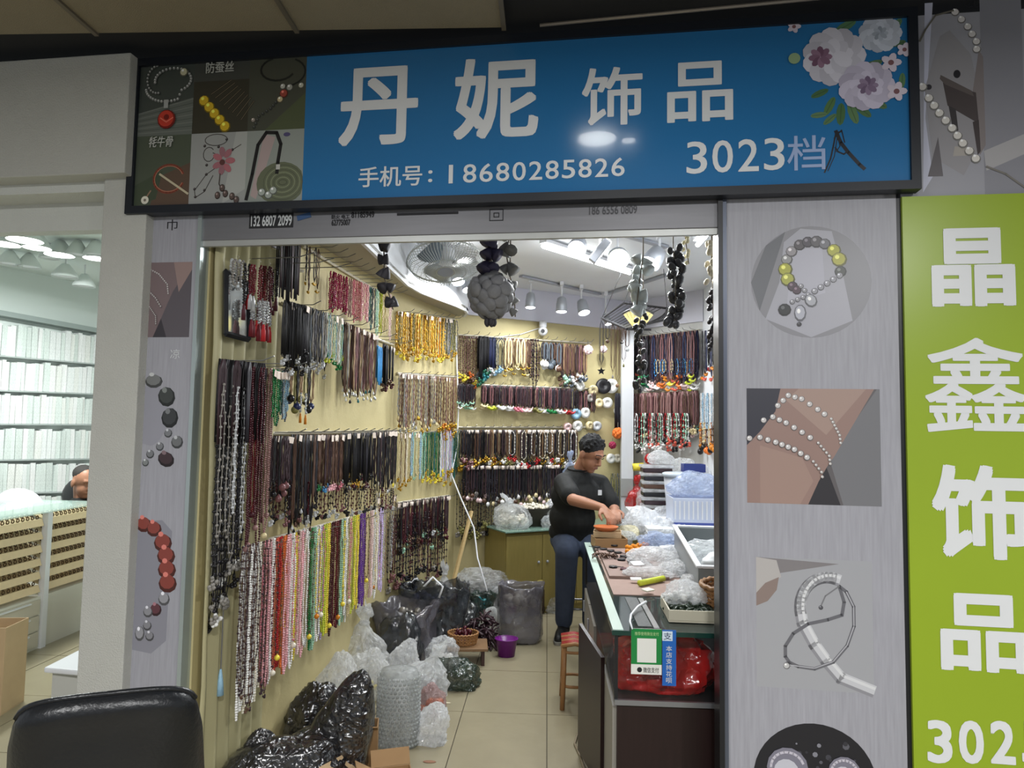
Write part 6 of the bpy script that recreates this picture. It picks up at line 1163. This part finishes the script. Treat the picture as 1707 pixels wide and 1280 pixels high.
c = Vector((.98, 5.18, tz)); o = root('plastic_tub', c, 'frosted round tub with a lid behind the slatted basket', 'tub'); MB().lathe(c, [(.09, 0), (.115, .30)], 24).build('body', mat('tub_frost', s2l(214, 218, 226), .3, alpha=.7), o, True); MB().lathe(c, [(.125, .30), (.125, .325), (.11, .33)], 24).build('lid', mat('tub_lid', s2l(196, 206, 214), .3), o, True)
for i in range(6):
    w2 = random.uniform(.22, .26); z0 = tz + i * .062; o = root('bead_packet', (.86, 5.50, z0), ('lowest packet of the stack by the red bag', 'second packet from the bottom of the stack', 'third packet from the bottom of the stack', 'fourth packet from the bottom of the stack', 'fifth packet of the stack, under the topmost', 'topmost packet of the stack by the red bag')[i], 'packet', 'stacked bead packets')
    MB().box((.86 + random.uniform(-.01, .01), 5.50, z0 + .018), (w2 - .02, .18, .034)).build('beads', bm_(('brown', 'plum', 'black', 'brown', 'ink', 'plum')[i], .4), o, bevel=.008); MB().box((.86, 5.50, z0 + .047), (w2, .2, .022), rz=random.uniform(-.1, .1)).build('film', M_wht, o, bevel=.006)
for i, (x, y, z, w_, h_, m, lb) in enumerate(((1.06, 5.52, tz, .2, .30, M_wht, 'white packet pile right of the packet stack'), (1.19, 5.35, tz, .20, .40, M_wht, 'tall white packet pile at the wall'), (.90, 5.52, tz + .375, .22, .11, M_foil, 'crisp clear packet on top of the packet stack'), (1.08, 5.55, tz + .31, .24, .12, M_clr, 'clear packet over the white pile'))): bag('bead_bag', (x, y, z), (w_, .2, h_), m, lb, 'pile', 70 + i, amp=.7)
o = tray('blue_box', (1.10, 5.28, tz + .33), .16, .12, .06, .006, mat('box_navy', s2l(44, 56, 120), .4), 'small navy box among the white packets', 'box'); MB().ext(1.03, 1.17, 5.24, 5.32, tz, tz + .33).build('stand', M_wht, o)
pq = wh('R', 1062, 800, .14); bag('carrier_bag', pq - Vector((0, 0, .30)), (.20, .12, .34), M_redb, 'red bag hanging beside the packets', 'tied', 75); pq = wh('R', 1076, 800, .20); bag('carrier_bag', pq - Vector((0, 0, .30)), (.18, .12, .32), M_clr, 'clear bag hanging in front of the red bag', 'tied', 76)
pq = wh('R', 1080, 850, .16); bag('carrier_bag', pq - Vector((0, 0, .12)), (.22, .14, .2), plastic('bag_darkred', s2l(120, 20, 24), .95, .3, 12, .8), 'dark red bag below the hanging red one', 'pile', 77)
o = MB().ext(1.0, 1.27, 5.90, 6.0, 0, .9).build('filler_cabinet', M_white); tag(o, 'white cupboard below the right rear wall', 'cupboard'); MB().ext(1.01, 1.26, 5.89, 5.90, .05, .86).build('door', M_white, o)
# ================================================================== STOOLS
p = g0(960, 1160); sc = Vector((.165, 3.92, 0)); st = root('rattan_stool', sc, 'low rattan stool with a red woven seat beside the counter', 'stool'); M_rs = mat('rattan_red', s2l(150, 44, 40), .5, var=.3, vs=30)
for sx in (-1, 1):
    for sy in (-1, 1): MB().tube([sc + Vector((sx * .065, sy * .10, 0)), sc + Vector((sx * .058, sy * .09, .18)), sc + Vector((sx * .055, sy * .085, .33))], .013, 8).build('leg', M_rattan, st, True)
for z in (.12, .30): MB().tube([sc + Vector((.066 * math.copysign(abs(math.cos(k * .2618)) ** .6, math.cos(k * .2618)), .10 * math.copysign(abs(math.sin(k * .2618)) ** .6, math.sin(k * .2618)), z)) for k in range(24)], .008, 6, closed=True).build('binding', M_rattan, st, True)
for k in range(9): MB().tube([sc + Vector((-.07, -.10 + .025 * k, .335)), sc + Vector((0, -.10 + .025 * k, .348)), sc + Vector((.07, -.10 + .025 * k, .335))], .011, 6).build('seat_cane', M_rs if k % 3 else M_rattan, st, True)
hs = fy(962, 716, 5.22); hs = Vector((hs.x + .03, 5.28, 0)); st = root('bar_stool', hs, 'round stool under the seated man', 'stool')
MB().lathe(hs + Vector((0, 0, .62)), [(.13, 0), (.15, .015), (.15, .05), (.12, .065)], 22).build('seat', mat('stool_red', s2l(110, 24, 34), .4), st, True)
for k in range(4): a = math.pi / 4 + k * math.pi / 2; MB().tube([hs + Vector((.17 * math.cos(a), .17 * math.sin(a), 0)), hs + Vector((.09 * math.cos(a), .09 * math.sin(a), .63))], .013, 8).build('leg', M_alu, st)
MB().tube([hs + Vector((.15 * math.cos(k * .35), .15 * math.sin(k * .35), .2)) for k in range(18)], .008, 6, closed=True).build('foot_ring', M_alu, st, True)
# cable on the floor by the counter
o = MB().tube([fz(983, 1214, .01), fz(962, 1225, .006), fz(958, 1240, .006), fz(968, 1262, .006), fz(976, 1290, .006)], .006, 6).build('floor_cable', mat('cable_tan', s2l(130, 118, 96), .5), smooth=True); tag(o, 'thin cable looping on the tiles at the counter foot', 'cable')
# ================================================================== THE SEATED MAN
M_skin = mat('skin', s2l(158, 112, 88), .5, var=.06, vs=20); M_hair = mat('hair_black', (.006, .006, .007), .7, bump=.9, bs=160); M_tee = mat('tee_black', s2l(20, 22, 22), .8, var=.2, vs=20, bump=.3, bs=18)
M_jean = mat('jeans', s2l(58, 68, 88), .8, var=.35, vs=10, bump=.5, bs=24); M_shoe = mat('shoe_black', s2l(20, 20, 20), .5)
H = {}
H['head'] = fy(985, 757, 4.92); H['neck'] = fy(962, 789, 5.02); H['chest'] = fy(960, 825, 5.04); H['belly'] = fy(954, 862, 5.08); H['hip'] = fy(954, 893, 5.14)
H['sR'] = fy(940, 806, 4.96); H['eR'] = fy(955, 833, 4.74); H['wR'] = fy(1004, 846, 4.52)          # his right arm, nearer the door
H['sL'] = fy(1000, 808, 5.16); H['eL'] = fy(1024, 850, 5.02); H['wL'] = fy(1024, 850, 4.70)
H['kR'] = fy(945, 918, 4.90); H['aR'] = fy(940, 1022, 5.13); H['kL'] = fy(990, 918, 5.00); H['aL'] = fy(985, 1018, 5.14)
for k in ('aR', 'aL'): H[k].z = .09
man = root('person', Vector((H['hip'].x, H['hip'].y, 0)), 'man in a black T-shirt and jeans sitting bent over his work', 'person')
fwd = Vector((.62, -.62, -.48)).normalized(); side = fwd.cross(Vector((0, 0, 1))).normalized(); upv = side.cross(fwd).normalized()
def hd_(f, s_, u): return H['head'] + fwd * f + side * s_ + upv * u
mb = MB(); Mh = Matrix((side, fwd, upv)).transposed()
mb.sph(hd_(-.01, 0, .03), (.076, .094, .092), 20, 14, Mh); mb.sph(hd_(.025, 0, -.045), (.058, .066, .07), 18, 12, Mh); mb.sph(hd_(.052, 0, -.098), (.032, .03, .022), 12, 8, Mh)
mb.tube([hd_(.084, 0, .02), hd_(.098, 0, -.005), hd_(.106, 0, -.024), hd_(.086, 0, -.036)], [.010, .012, .016, .012], 8); mb.sph(hd_(.094, .014, -.03), .010, 8, 6); mb.sph(hd_(.094, -.014, -.03), .010, 8, 6)
mb.tube([hd_(.076, -.024, -.064), hd_(.088, 0, -.062), hd_(.076, .024, -.064)], .0085, 6); mb.tube([hd_(.072, -.044, .030), hd_(.088, -.012, .034), hd_(.088, .012, .034), hd_(.072, .044, .030)], .011, 6)
for s_ in (-1, 1): mb.sph(hd_(-.012, s_ * .078, -.012), (.012, .022, .034), 10, 8, Mh)
mb.cap(H['neck'] + Vector((0, 0, -.03)), hd_(-.03, 0, -.06), .058, .050)
mb.cap(H['neck'] - Vector((0, 0, .08)), H['belly'], .10, .12); mb.cap(H['belly'], H['hip'], .12, .13)
for s_, e_, w_ in (('sR', 'eR', 'wR'), ('sL', 'eL', 'wL')):
    mb.cap(H['neck'] - Vector((0, 0, .06)), H[s_], .06, .055); mb.cap(H[s_], H[e_], .05, .041); mb.cap(H[e_], H[e_].lerp(H[w_], .35), .041, .040); mb.cap(H[e_].lerp(H[w_], .35), H[w_], .040, .026)
for k_, a_ in (('kR', 'aR'), ('kL', 'aL')): mb.cap(H['hip'] + Vector((.0, 0, -.02)), H[k_], .085, .062); mb.cap(H[k_], H[a_], .058, .042)
def hand(w0, e0, target, up, thumb):
    d = (target - w0).normalized(); s_ = d.cross(up).normalized(); n_ = s_.cross(d).normalized(); palm = w0 + d * .045
    mb.sph(palm, (.040, .050, .017), 12, 8, Matrix((s_, d, n_)).transposed()); mb.cap(w0, palm, .026, .026)
    for i, (o_, L) in enumerate(((-.030, .066), (-.010, .076), (.011, .072), (.030, .056))):
        a = palm + s_ * o_ + d * .036; b = a + d * L * .5 - n_ * L * .12; c = b + d * L * .28 - n_ * L * .30; e = c + d * L * .05 - n_ * L * .28
        mb.cap(a, b, .0098, .0092, 8); mb.cap(b, c, .0092, .0086, 8); mb.cap(c, e, .0086, .0074, 8)
    a = palm + s_ * thumb * .032 - d * .015; b = a + s_ * thumb * .024 + d * .03 - n_ * .012; c = b + d * .03 - n_ * .018 - s_ * thumb * .006; mb.cap(a, b, .0125, .011, 8); mb.cap(b, c, .011, .0088, 8)
work = Vector((H['wR'].x + .06, 4.42, H['wR'].z - .06)); hand(H['wR'], H['eR'], work, Vector((0, 0, 1)), 1); hand(H['wL'], H['eL'], work + Vector((.03, .08, 0)), Vector((0, 0, 1)), -1)
body = mb.build('body', M_skin, man); remesh(body, .0055, 3)
mb = MB(); u_ = 1.0
mb.cap(H['neck'] - Vector((0, 0, .055)), H['chest'], .115, .135); mb.cap(H['chest'], H['belly'], .138, .145); mb.cap(H['belly'], H['hip'] + Vector((0, 0, -.01)), .145, .150)
mb.sph(H['chest'], (.185, .15, .15), 18, 12); mb.sph(H['belly'], (.17, .15, .16), 18, 12); mb.sph(H['hip'] + Vector((0, 0, .03)), (.175, .155, .12), 18, 12)
for s_, e_ in (('sR', 'eR'), ('sL', 'eL')): mb.cap(H['neck'] - Vector((0, 0, .045)), H[s_], .075, .078); mb.cap(H[s_], H[s_].lerp(H[e_], .72), .076, .072)
tee = mb.build('t_shirt', M_tee, man); remesh(tee, .009, 4)
for s_ in (-1, 1):
    MB().tube([hd_(.082, s_ * .046, .018), hd_(.091, s_ * .030, .012), hd_(.090, s_ * .014, .014)], .0026, 6).build('eyelid', M_hair, body, True); MB().tube([hd_(.080, s_ * .05, .040), hd_(.096, s_ * .032, .046), hd_(.098, s_ * .012, .042)], .0038, 6).build('eyebrow', M_hair, body, True)
MB().tube([hd_(.084, -.022, -.064), hd_(.097, 0, -.063), hd_(.084, .022, -.064)], .004, 6).build('lips', mat('lips', s2l(120, 70, 62), .5), body, True)
p = fy(1000, 821, 4.88); MB().box(p, (.028, .004, .036), rz=.4).build('chest_badge', M_stw, tee)
mb = MB(); mb.tube([H['neck'] + Vector((.075 * math.cos(k * .35) + .01, .068 * math.sin(k * .35) - .012, .035 + .012 * math.sin(k * .35))) for k in range(18)], .010, 6, closed=True); mb.build('collar', M_tee, tee, True)
mb = MB(); mb.sph(H['hip'] - Vector((0, 0, .03)), (.165, .15, .11), 18, 12)
for k_, a_ in (('kR', 'aR'), ('kL', 'aL')):
    mb.cap(H['hip'] + Vector((-.05 if k_ == 'kR' else .06, 0, -.03)), H[k_], .108, .085); mb.cap(H[k_], H[k_].lerp(H[a_], .5), .083, .074); mb.cap(H[k_].lerp(H[a_], .5), H[a_] + Vector((0, 0, .03)), .074, .064)
remesh(mb.build('jeans', M_jean, man), .009, 3)
for k_, dx in (('aR', -.25), ('aL', .1)):
    a = H[k_]; d = Vector((dx, -1, 0)).normalized(); mb = MB(); mb.cap(Vector((a.x, a.y + .02, .05)), a + d * .10 + Vector((0, 0, -.045)), .045, .042); mb.cap(a + d * .10 + Vector((0, 0, -.045)), a + d * .17 + Vector((0, 0, -.055)), .042, .032); mb.cap(Vector((a.x, a.y, .06)), a + Vector((0, 0, .05)), .046, .048)
    s_ = mb.build('shoe', M_shoe, man); remesh(s_, .008, 3)
    mb = MB(); c = a + d * .07; ang = math.atan2(d.y, d.x); mb.lathe((c.x, c.y, .002), [(1, 0), (1, .018)], 22, Matrix.Rotation(ang, 3, 'Z') @ Matrix.Diagonal((.15, .048, 1))); mb.build('sole', mat('sole_grey', s2l(120, 118, 110), .6), s_)
mb = MB(); mb.sph(hd_(-.022, 0, .05), (.084, .098, .088), 22, 14, Mh)
rnd = random.Random(4)
for k in range(150):
    z = rnd.uniform(-.05, 1); q = math.sqrt(max(0, 1 - z * z)); a = rnd.uniform(0, 6.28); d = side * q * math.cos(a) + fwd * q * math.sin(a) + upv * z
    if d.dot(fwd) > .55 and z < .55: continue
    b = hd_(-.022, 0, .05) + d * .080; mb.cap(b, b + d * rnd.uniform(.006, .018) + fwd * rnd.uniform(0, .014), .014, .007, 6)
hr = mb.build('hair', M_hair, man); remesh(hr, .006, 3)
# small work piece between the fingers
o = MB().tube([work + Vector((-.02, 0, -.03)), work + Vector((.02, .03, -.04)), work + Vector((.06, .07, -.03))], .004, 5).build('bead_string', bm_('brown', .4)); tag(o, 'short brown bead string held in the man\'s fingers', 'string')
# ================================================================== NEIGHBOUR'S SHOP ON THE LEFT
M_nw = mat('neighbour_white', s2l(222, 230, 226), .6)
def nb(px, Y): q = fy(px, 716, Y); return Vector((q.x, Y, 0))
N0, N1 = nb(-60, 5.6), nb(178, 6.78); nt_ = (N1 - N0).normalized(); nn_ = Vector((nt_.y, -nt_.x, 0)); nn_ = nn_ if nn_.y < 0 else -nn_
N0 = N0 - nt_ * .8; N1 = N1 + nt_ * .3
struct('wall_neighbour', MB().prism([N0, N1, N1 + Vector((0, 0, 3)), N0 + Vector((0, 0, 3))], -nn_ * .06), M_nw)
struct('wall_party', MB().prism([P0 + Vector((-.07, .1, 0)), (P0.x - .30, 7.2, 0), (P0.x - .30, 7.2, 2.9), P0 + Vector((-.07, .1, 2.9))], (-.05, 0, 0)), M_nw)
struct('ceiling_neighbour', MB().ext(-6, P0.x - .1, 2.7, 7.4, 2.86, 2.9), M_nw)
WALL['N'] = (N0, N1, nn_)
# packet shelves
rowsY = [(528, 592, 558, 606), (594, 650, 608, 656), (652, 706, 658, 707), (710, 766, 710, 764), (768, 822, 766, 818), (824, 880, 820, 868)]
pk = MB().box((0, 0, .5), (1, 1, 1)).mesh('packet')
Mpk = [mat('packet_%d' % i, s2l(*c), .35, var=.35, vs=9, stretch=(1, 1, 3)) for i, c in enumerate(((226, 234, 232), (212, 220, 216), (236, 238, 236), (204, 212, 208), (226, 230, 222)))]
shf = root('wall_shelving', (N0 + N1) / 2, 'white shelving packed with bead packets in the neighbouring shop', 'shelving')
a, b = wh('N', -40, 518, .12), wh('N', 172, 556, .12); MB().prism([a, b, b + Vector((0, 0, .045)), a + Vector((0, 0, .045))], -nn_ * .12).build('cornice', mat('cornice', s2l(150, 160, 158), .5), shf)
cnt = 0
for ri, (ta, ba, tb, bb) in enumerate(rowsY):
    a, b = wh('N', 0, ba, .10), wh('N', 160, bb, .10); d = (b - a) / 160; a = a - d * 45; b = b + d * 12
    MB().prism([a - Vector((0, 0, .012)), b - Vector((0, 0, .012)), b, a], -nn_ * .14).build('shelf_board', mat('shelf_grey', s2l(168, 176, 174), .5), shf)
    t_, L = 0, (b - a).length; hgt = (wh('N', 80, (ta + tb) / 2, .10) - wh('N', 80, (ba + bb) / 2, .10)).z; th = math.atan2((b - a).y, (b - a).x)
    while t_ < L - .04:
        w2 = random.uniform(.028, .062); p = a + (b - a).normalized() * (t_ + w2 / 2) - nn_ * random.uniform(.035, .06); o = link('bead_packet', pk, random.choice(Mpk), p + Vector((0, 0, .001)), None, th)
        o.scale = (w2 * .9, .07, hgt * random.uniform(.84, .93)); o.rotation_euler = (0, random.uniform(-.02, .02), th); cnt += 1
        tag(o, 'white bead packet standing in the %s shelf row of the neighbouring shop' % ('top', 'second', 'third', 'fourth', 'fifth', 'lowest')[ri], 'packet', 'packets in the %s neighbour row' % ('top', 'second', 'third', 'fourth', 'fifth', 'lowest')[ri]); t_ += w2
# pendant lamps
for i, (px, py, Y, r_, glow) in enumerate(((8, 392, 4.6, .10, 1), (42, 392, 4.5, .11, 1), (100, 412, 4.9, .10, 1), (62, 408, 4.7, .09, 1), (160, 430, 5.0, .09, 1), (16, 432, 5.2, .09, 0), (48, 440, 5.3, .09, 0), (108, 462, 5.5, .10, 0), (140, 478, 5.7, .09, 0), (130, 400, 4.9, .08, 0), (160, 400, 4.9, .08, 0), (84, 392, 5.0, .07, 0))):
    p = fy(px, py, Y); zc = 2.86; p.z = min(p.z, zc - .12); o = root('pendant_lamp', (p.x, p.y, zc), ('glowing cone lamp at the far left of the neighbouring ceiling', 'largest glowing cone lamp in the neighbouring shop', 'glowing cone lamp nearest the plaster column', 'glowing cone lamp below the largest one', 'glowing lamp at the column edge', 'unlit white cone lamp, leftmost of the rear ones', 'unlit white cone lamp, second of the rear ones', 'unlit white cone lamp, third of the rear ones', 'unlit white cone lamp above the shelf cornice', 'unlit white lamp under the lintel, left of two', 'unlit white lamp under the lintel by the column', 'small unlit white lamp between the glowing ones')[i], 'lamp', 'cone lamps in the neighbouring shop')
    MB().lathe(p, [(r_, 0), (r_ * .96, .02), (r_ * .55, .08), (r_ * .3, .11)], 20, cap0=False).build('shade', mat('shade_white', s2l(226, 232, 230), .4), o, True); MB().tube([p + Vector((0, 0, .1)), (p.x, p.y, zc)], .006, 6).build('stem', M_tw, o)
    MB().lathe(p, [(r_ * .85, .012), (r_ * .85, .02)], 18).build('diffuser', M_lamp if glow else M_tw, o)
    if glow: area('lamp_light', p - Vector((0, 0, .012)), E_NEIGH, r_ * 1.6, (0, 0, 0), (.95, 1, .98), o)
# ring counter
Xc = -3.33; Yc0, Yc1 = 3.7, 5.15; Zt = .90
nc = root('ring_counter', (Xc - .3, 4.5, 0), 'glass topped counter with slanted wooden ring trays in the neighbouring shop', 'counter'); M_pl = mat('tray_wood', s2l(222, 200, 160), .5, var=.08, vs=10, stretch=(1, 4, 4)); M_nc = mat('neigh_cream', s2l(214, 212, 200), .5)
MB().ext(Xc - .62, Xc - .02, Yc0, Yc1, 0, .34).build('base', M_nc, nc); MB().ext(Xc - .62, Xc - .40, Yc0, Yc1, .34, Zt - .02).build('back_panel', M_nc, nc); MB().ext(Xc - .62, Xc + .01, Yc0, Yc1, Zt - .008, Zt).build('glass_top', mat('neigh_glass', s2l(190, 216, 206), .05, alpha=.45, spec=.9), nc)
for y in (Yc0 + .01, 4.53, Yc1 - .01): MB().ext(Xc - .04, Xc, y - .022, y + .022, 0, Zt - .008).build('divider', M_tw, nc)
ringm = MB().tube([(.012 * math.cos(k * .6283), 0, .012 * math.sin(k * .6283)) for k in range(10)], .0035, 5, closed=True).mesh('ring', True); rt = 0
for bay, (ya, yb) in enumerate(((Yc0 + .04, 4.50), (4.56, Yc1 - .04))):
    for j in range(6):
        z = Zt - .05 - j * .087; mb = MB().prism([(Xc - .02, ya, z - .045), (Xc - .02, yb, z - .045), (Xc - .035, yb, z), (Xc - .035, ya, z)], (-.012, 0, 0)); t_ = mb.build('ring_tray', M_pl, nc)
        MB().prism([(Xc - .04, ya, z - .02), (Xc - .04, yb, z - .02), (Xc - .16, yb, z + .025), (Xc - .16, ya, z + .025)], (0, 0, -.006)).build('tray_bed', M_pl, t_)
        n = int((yb - ya) / .042); mb = MB()
        for q in range(n):
            for row in range(2):
                y = ya + (q + .5) / n * (yb - ya); c = Vector((Xc - .055 - row * .04, y, z + .0 + row * .016)); mb.tube([c + Vector((0, .011 * math.cos(k * .785), .011 + .011 * math.sin(k * .785))) for k in range(8)], .004, 4, closed=True)
        tag(mb.build('rings', mat('ring_metal', s2l(96, 72, 48), .25, metal=.6, var=.5, vs=60), t_, True), kind='stuff')
for j in range(3):
    dr = MB().ext(Xc - .02, Xc - .008, Yc0 + .04, 4.49, .02 + j * .105, .115 + j * .105).build('drawer', mat('drawer_cream', s2l(196, 190, 174), .5), nc); MB().ext(Xc - .010, Xc + .004, 4.05, 4.40, .100 + j * .105, .108 + j * .105).build('handle', M_tw, dr)
# desk corner, stool, carton
c = fz(110, 1110, .42); dk = root('white_desk', (c.x, c.y, 0), 'white desk corner between the ring counter and the plaster column', 'desk')
a, b = fz(72, 1122, .42), fz(175, 1090, .42); MB().prism([a, fz(230, 1136, .42), fz(260, 1060, .42), fz(142, 1086, .42)], (0, 0, .025)).build('desk_top', M_tw, dk, bevel=.008); MB().ext(a.x + .02, a.x + .60, a.y + .03, a.y + .40, 0, .42).build('pedestal', mat('pedestal', s2l(190, 190, 184), .5), dk)
c = fz(112, 1110, .2); c = Vector((-2.95, 4.72, 0)); ps = root('pouf', c, 'olive leather pouf tucked beside the ring counter', 'pouf'); MB().lathe(c, [(.20, 0), (.215, .05), (.215, .36), (.20, .42), (.14, .45)], 24).build('body', mat('pouf_leather', s2l(112, 108, 84), .35), ps, True); MB().tube([c + Vector((.213 * math.cos(k * .2618), .213 * math.sin(k * .2618), .36)) for k in range(24)], .006, 6, closed=True).build('piping', mat('pouf_pipe', s2l(86, 82, 64), .4), ps, True)
c = fz(8, 1200, 0); cb = carton((c.x - .20, c.y + .12, 0), .26, .2, .44, .15, 'tall cardboard carton at the left edge of the neighbouring shop', (), mat('cardboard_pale', s2l(186, 160, 124), .75, var=.1, vs=10))
# man and his chair behind the ring counter
hc = fy(140, 803, 5.5); nm = root('person', (hc.x, 5.6, 0), 'short-haired man in a black top sitting behind the ring counter', 'person')
fw = Vector((.85, -.45, -.28)).normalized(); sd_ = fw.cross(Vector((0, 0, 1))).normalized(); up_ = sd_.cross(fw).normalized(); Mq = Matrix((sd_, fw, up_)).transposed()
hp = lambda f, s_, u: hc + fw * f + sd_ * s_ + up_ * u
mb = MB(); mb.sph(hp(-.01, 0, .03), (.078, .096, .092), 18, 12, Mq); mb.sph(hp(.025, 0, -.045), (.06, .068, .072), 16, 10, Mq); mb.sph(hp(.05, 0, -.1), (.034, .03, .024), 10, 8, Mq)
mb.tube([hp(.086, 0, .02), hp(.108, 0, -.022), hp(.088, 0, -.036)], [.010, .017, .012], 8); mb.tube([hp(.078, -.024, -.066), hp(.09, 0, -.064), hp(.078, .024, -.066)], .009, 6); mb.tube([hp(.074, -.044, .03), hp(.09, 0, .035), hp(.074, .044, .03)], .011, 6)
for s_ in (-1, 1): mb.sph(hp(-.012, s_ * .08, -.012), (.012, .024, .036), 10, 8, Mq)
nk = hc + Vector((-.03, .03, -.17)); mb.cap(nk, hp(-.03, 0, -.06), .06, .054); ch_ = nk + Vector((0, .03, -.22)); hip_ = nk + Vector((0, .08, -.52)); mb.cap(nk - Vector((0, 0, .07)), ch_, .10, .14); mb.cap(ch_, hip_, .14, .15)
for s_ in (-1, 1): sh_ = nk + sd_ * s_ * .19 - Vector((0, 0, .07)); el = sh_ + fw * .06 - Vector((0, 0, .27)); wr = el + fw * .22 - Vector((0, 0, .0)); mb.cap(nk - Vector((0, 0, .05)), sh_, .06, .06); mb.cap(sh_, el, .052, .042); mb.cap(el, wr, .042, .03); mb.sph(wr + fw * .05, (.04, .05, .025), 10, 8, Mq); kn = hip_ + Vector((sd_.x * s_ * .1, sd_.y * s_ * .1, 0)) + Vector((fw.x, fw.y, 0)) * .40; mb.cap(hip_, kn, .085, .065); mb.cap(kn, Vector((kn.x, kn.y, .06)), .06, .045); mb.cap(Vector((kn.x, kn.y, .045)), Vector((kn.x + fw.x * .14, kn.y + fw.y * .14, .04)), .04, .035)
remesh(mb.build('body', M_skin, nm), .007, 3)
mb = MB(); mb.cap(nk - Vector((0, 0, .06)), ch_, .12, .165); mb.cap(ch_, hip_, .165, .17)
for s_ in (-1, 1): sh_ = nk + sd_ * s_ * .19 - Vector((0, 0, .07)); el = sh_ + fw * .06 - Vector((0, 0, .27)); mb.cap(nk - Vector((0, 0, .05)), sh_, .075, .078); mb.cap(sh_, el, .07, .058); mb.cap(el, el + fw * .16, .056, .046)
remesh(mb.build('black_top', M_tee, nm), .01, 4)
mb = MB().sph(hp(-.03, 0, .058), (.078, .088, .074), 20, 12, Mq); mb.build('hair', mat('hair_crop', s2l(46, 42, 40), .7, bump=.5, bs=200), nm, True)
oc = Vector((hc.x - .19, 5.82, 0)); o2 = root('desk_chair', oc, 'black chair behind the short-haired man', 'chair')
MB().sph(oc + Vector((0, 0, .86)), (.22, .07, .18), 20, 12).build('backrest', mat('chair_leather', (.01, .01, .012), .35), o2, True); MB().sph(oc + Vector((.05, -.22, .50)), (.25, .25, .07), 20, 10).build('seat', mat('chair_leather', (.01, .01, .012), .35), o2, True); MB().tube([oc + Vector((.05, -.22, .0)), oc + Vector((.05, -.22, .46))], .03, 10).build('post', M_black, o2)
for k in range(5): a = k * 1.2566; MB().tube([oc + Vector((.05, -.22, .08)), oc + Vector((.05 + .28 * math.cos(a), -.22 + .28 * math.sin(a), .04))], .02, 6).build('leg', M_black, o2)
MB().tube([oc + Vector((0, 0, .7)), oc + Vector((0, -.05, .5))], .02, 6).build('back_bracket', M_black, o2)
p = fy(30, 835, 5.3); o = MB().sph(Vector((p.x, 5.3, Zt - .1)), (.22, .06, .17), 20, 12).build('seat_back', M_tw, smooth=True); tag(o, 'white chair back rising behind the ring counter', 'chair'); MB().tube([Vector((p.x, 5.32, 0)), Vector((p.x, 5.32, .75))], .025, 8).build('post', M_tl, o)
# ================================================================== OFFICE CHAIR IN THE CORRIDOR
M_lea = mat('leather_black', (.010, .011, .013), .33, var=.2, vs=12, bump=.15, bs=90)
cc = fy(180, 1210, 1.70); oc = Vector((cc.x, 1.72, 0)); ang = R(24); ch = root('office_chair', oc, 'black leather office chair with its back at the lower left corner', 'chair')
Mo = Matrix.Translation(oc) @ Matrix.Rotation(ang, 4, 'Z')
mb = MB(); NX, NZ = 24, 22; top = 0.865; half = .225
def bk(u, v, s_):     # u -1..1 across, v 0..1 up
    w2 = half * (1 - .10 * v - .05 * max(0, v - .8) * 5 * abs(u) ** 6) * (1 if v < .97 else .985); zt_ = top - .030 * abs(u) ** 2.5 - .02 * abs(u) ** 10
    x = u * w2; z = .44 + (zt_ - .44) * v; y = .05 * u * u - .10 * (v - .3) ** 2 * 0 + s_ * (.045 * (1 - abs(u) ** 8) * (1 - abs(2 * v - 1) ** 14) + .004) + .012 * math.sin(v * 9) * (1 if s_ < 0 else .3) * (1 - u * u)
    return Mo @ Vector((x, y - .12 * v, z))
for s_ in (-1, 1):
    k0 = len(mb.v)
    for j in range(NZ + 1):
        for i in range(NX + 1): mb.v.append(tuple(bk(2 * i / NX - 1, j / NZ, s_)))
    for j in range(NZ):
        for i in range(NX): k = k0 + j * (NX + 1) + i; f = (k, k + 1, k + NX + 2, k + NX + 1); mb.f.append(f if s_ < 0 else f[::-1]); mb.c.append(None)
n1 = (NX + 1) * (NZ + 1); rim = [i for i in range(NX + 1)] + [j * (NX + 1) + NX for j in range(1, NZ + 1)] + [NZ * (NX + 1) + i for i in range(NX - 1, -1, -1)] + [j * (NX + 1) for j in range(NZ - 1, 0, -1)]
for a, b in zip(rim, rim[1:] + rim[:1]): mb.f.append((b, a, a + n1, b + n1)); mb.c.append(None)
mb.build('backrest', M_lea, ch, True)
MB().tube([bk(2 * i / 30 - 1, 1, 0) for i in range(31)], .007, 6).build('piping', M_lea, ch, True)
tfo = lambda v: Mo @ Vector(v)
mb = MB(tfo).sph((0, .22, .43), (.25, .25, .06), 22, 10); mb.build('seat', M_lea, ch, True)
MB(tfo).cyl((0, .2, .07), (0, .2, .40), .03, n=12).build('post', M_black, ch, True)
for k in range(5):
    a = k * 1.2566; l_ = MB(tfo).tube([(0, .2, .09), (.27 * math.cos(a), .2 + .27 * math.sin(a), .07)], .02, 6).build('leg', M_black, ch); MB(tfo).sph((.27 * math.cos(a), .2 + .27 * math.sin(a), .028), .028, 8, 6).build('caster', M_black, l_, True)
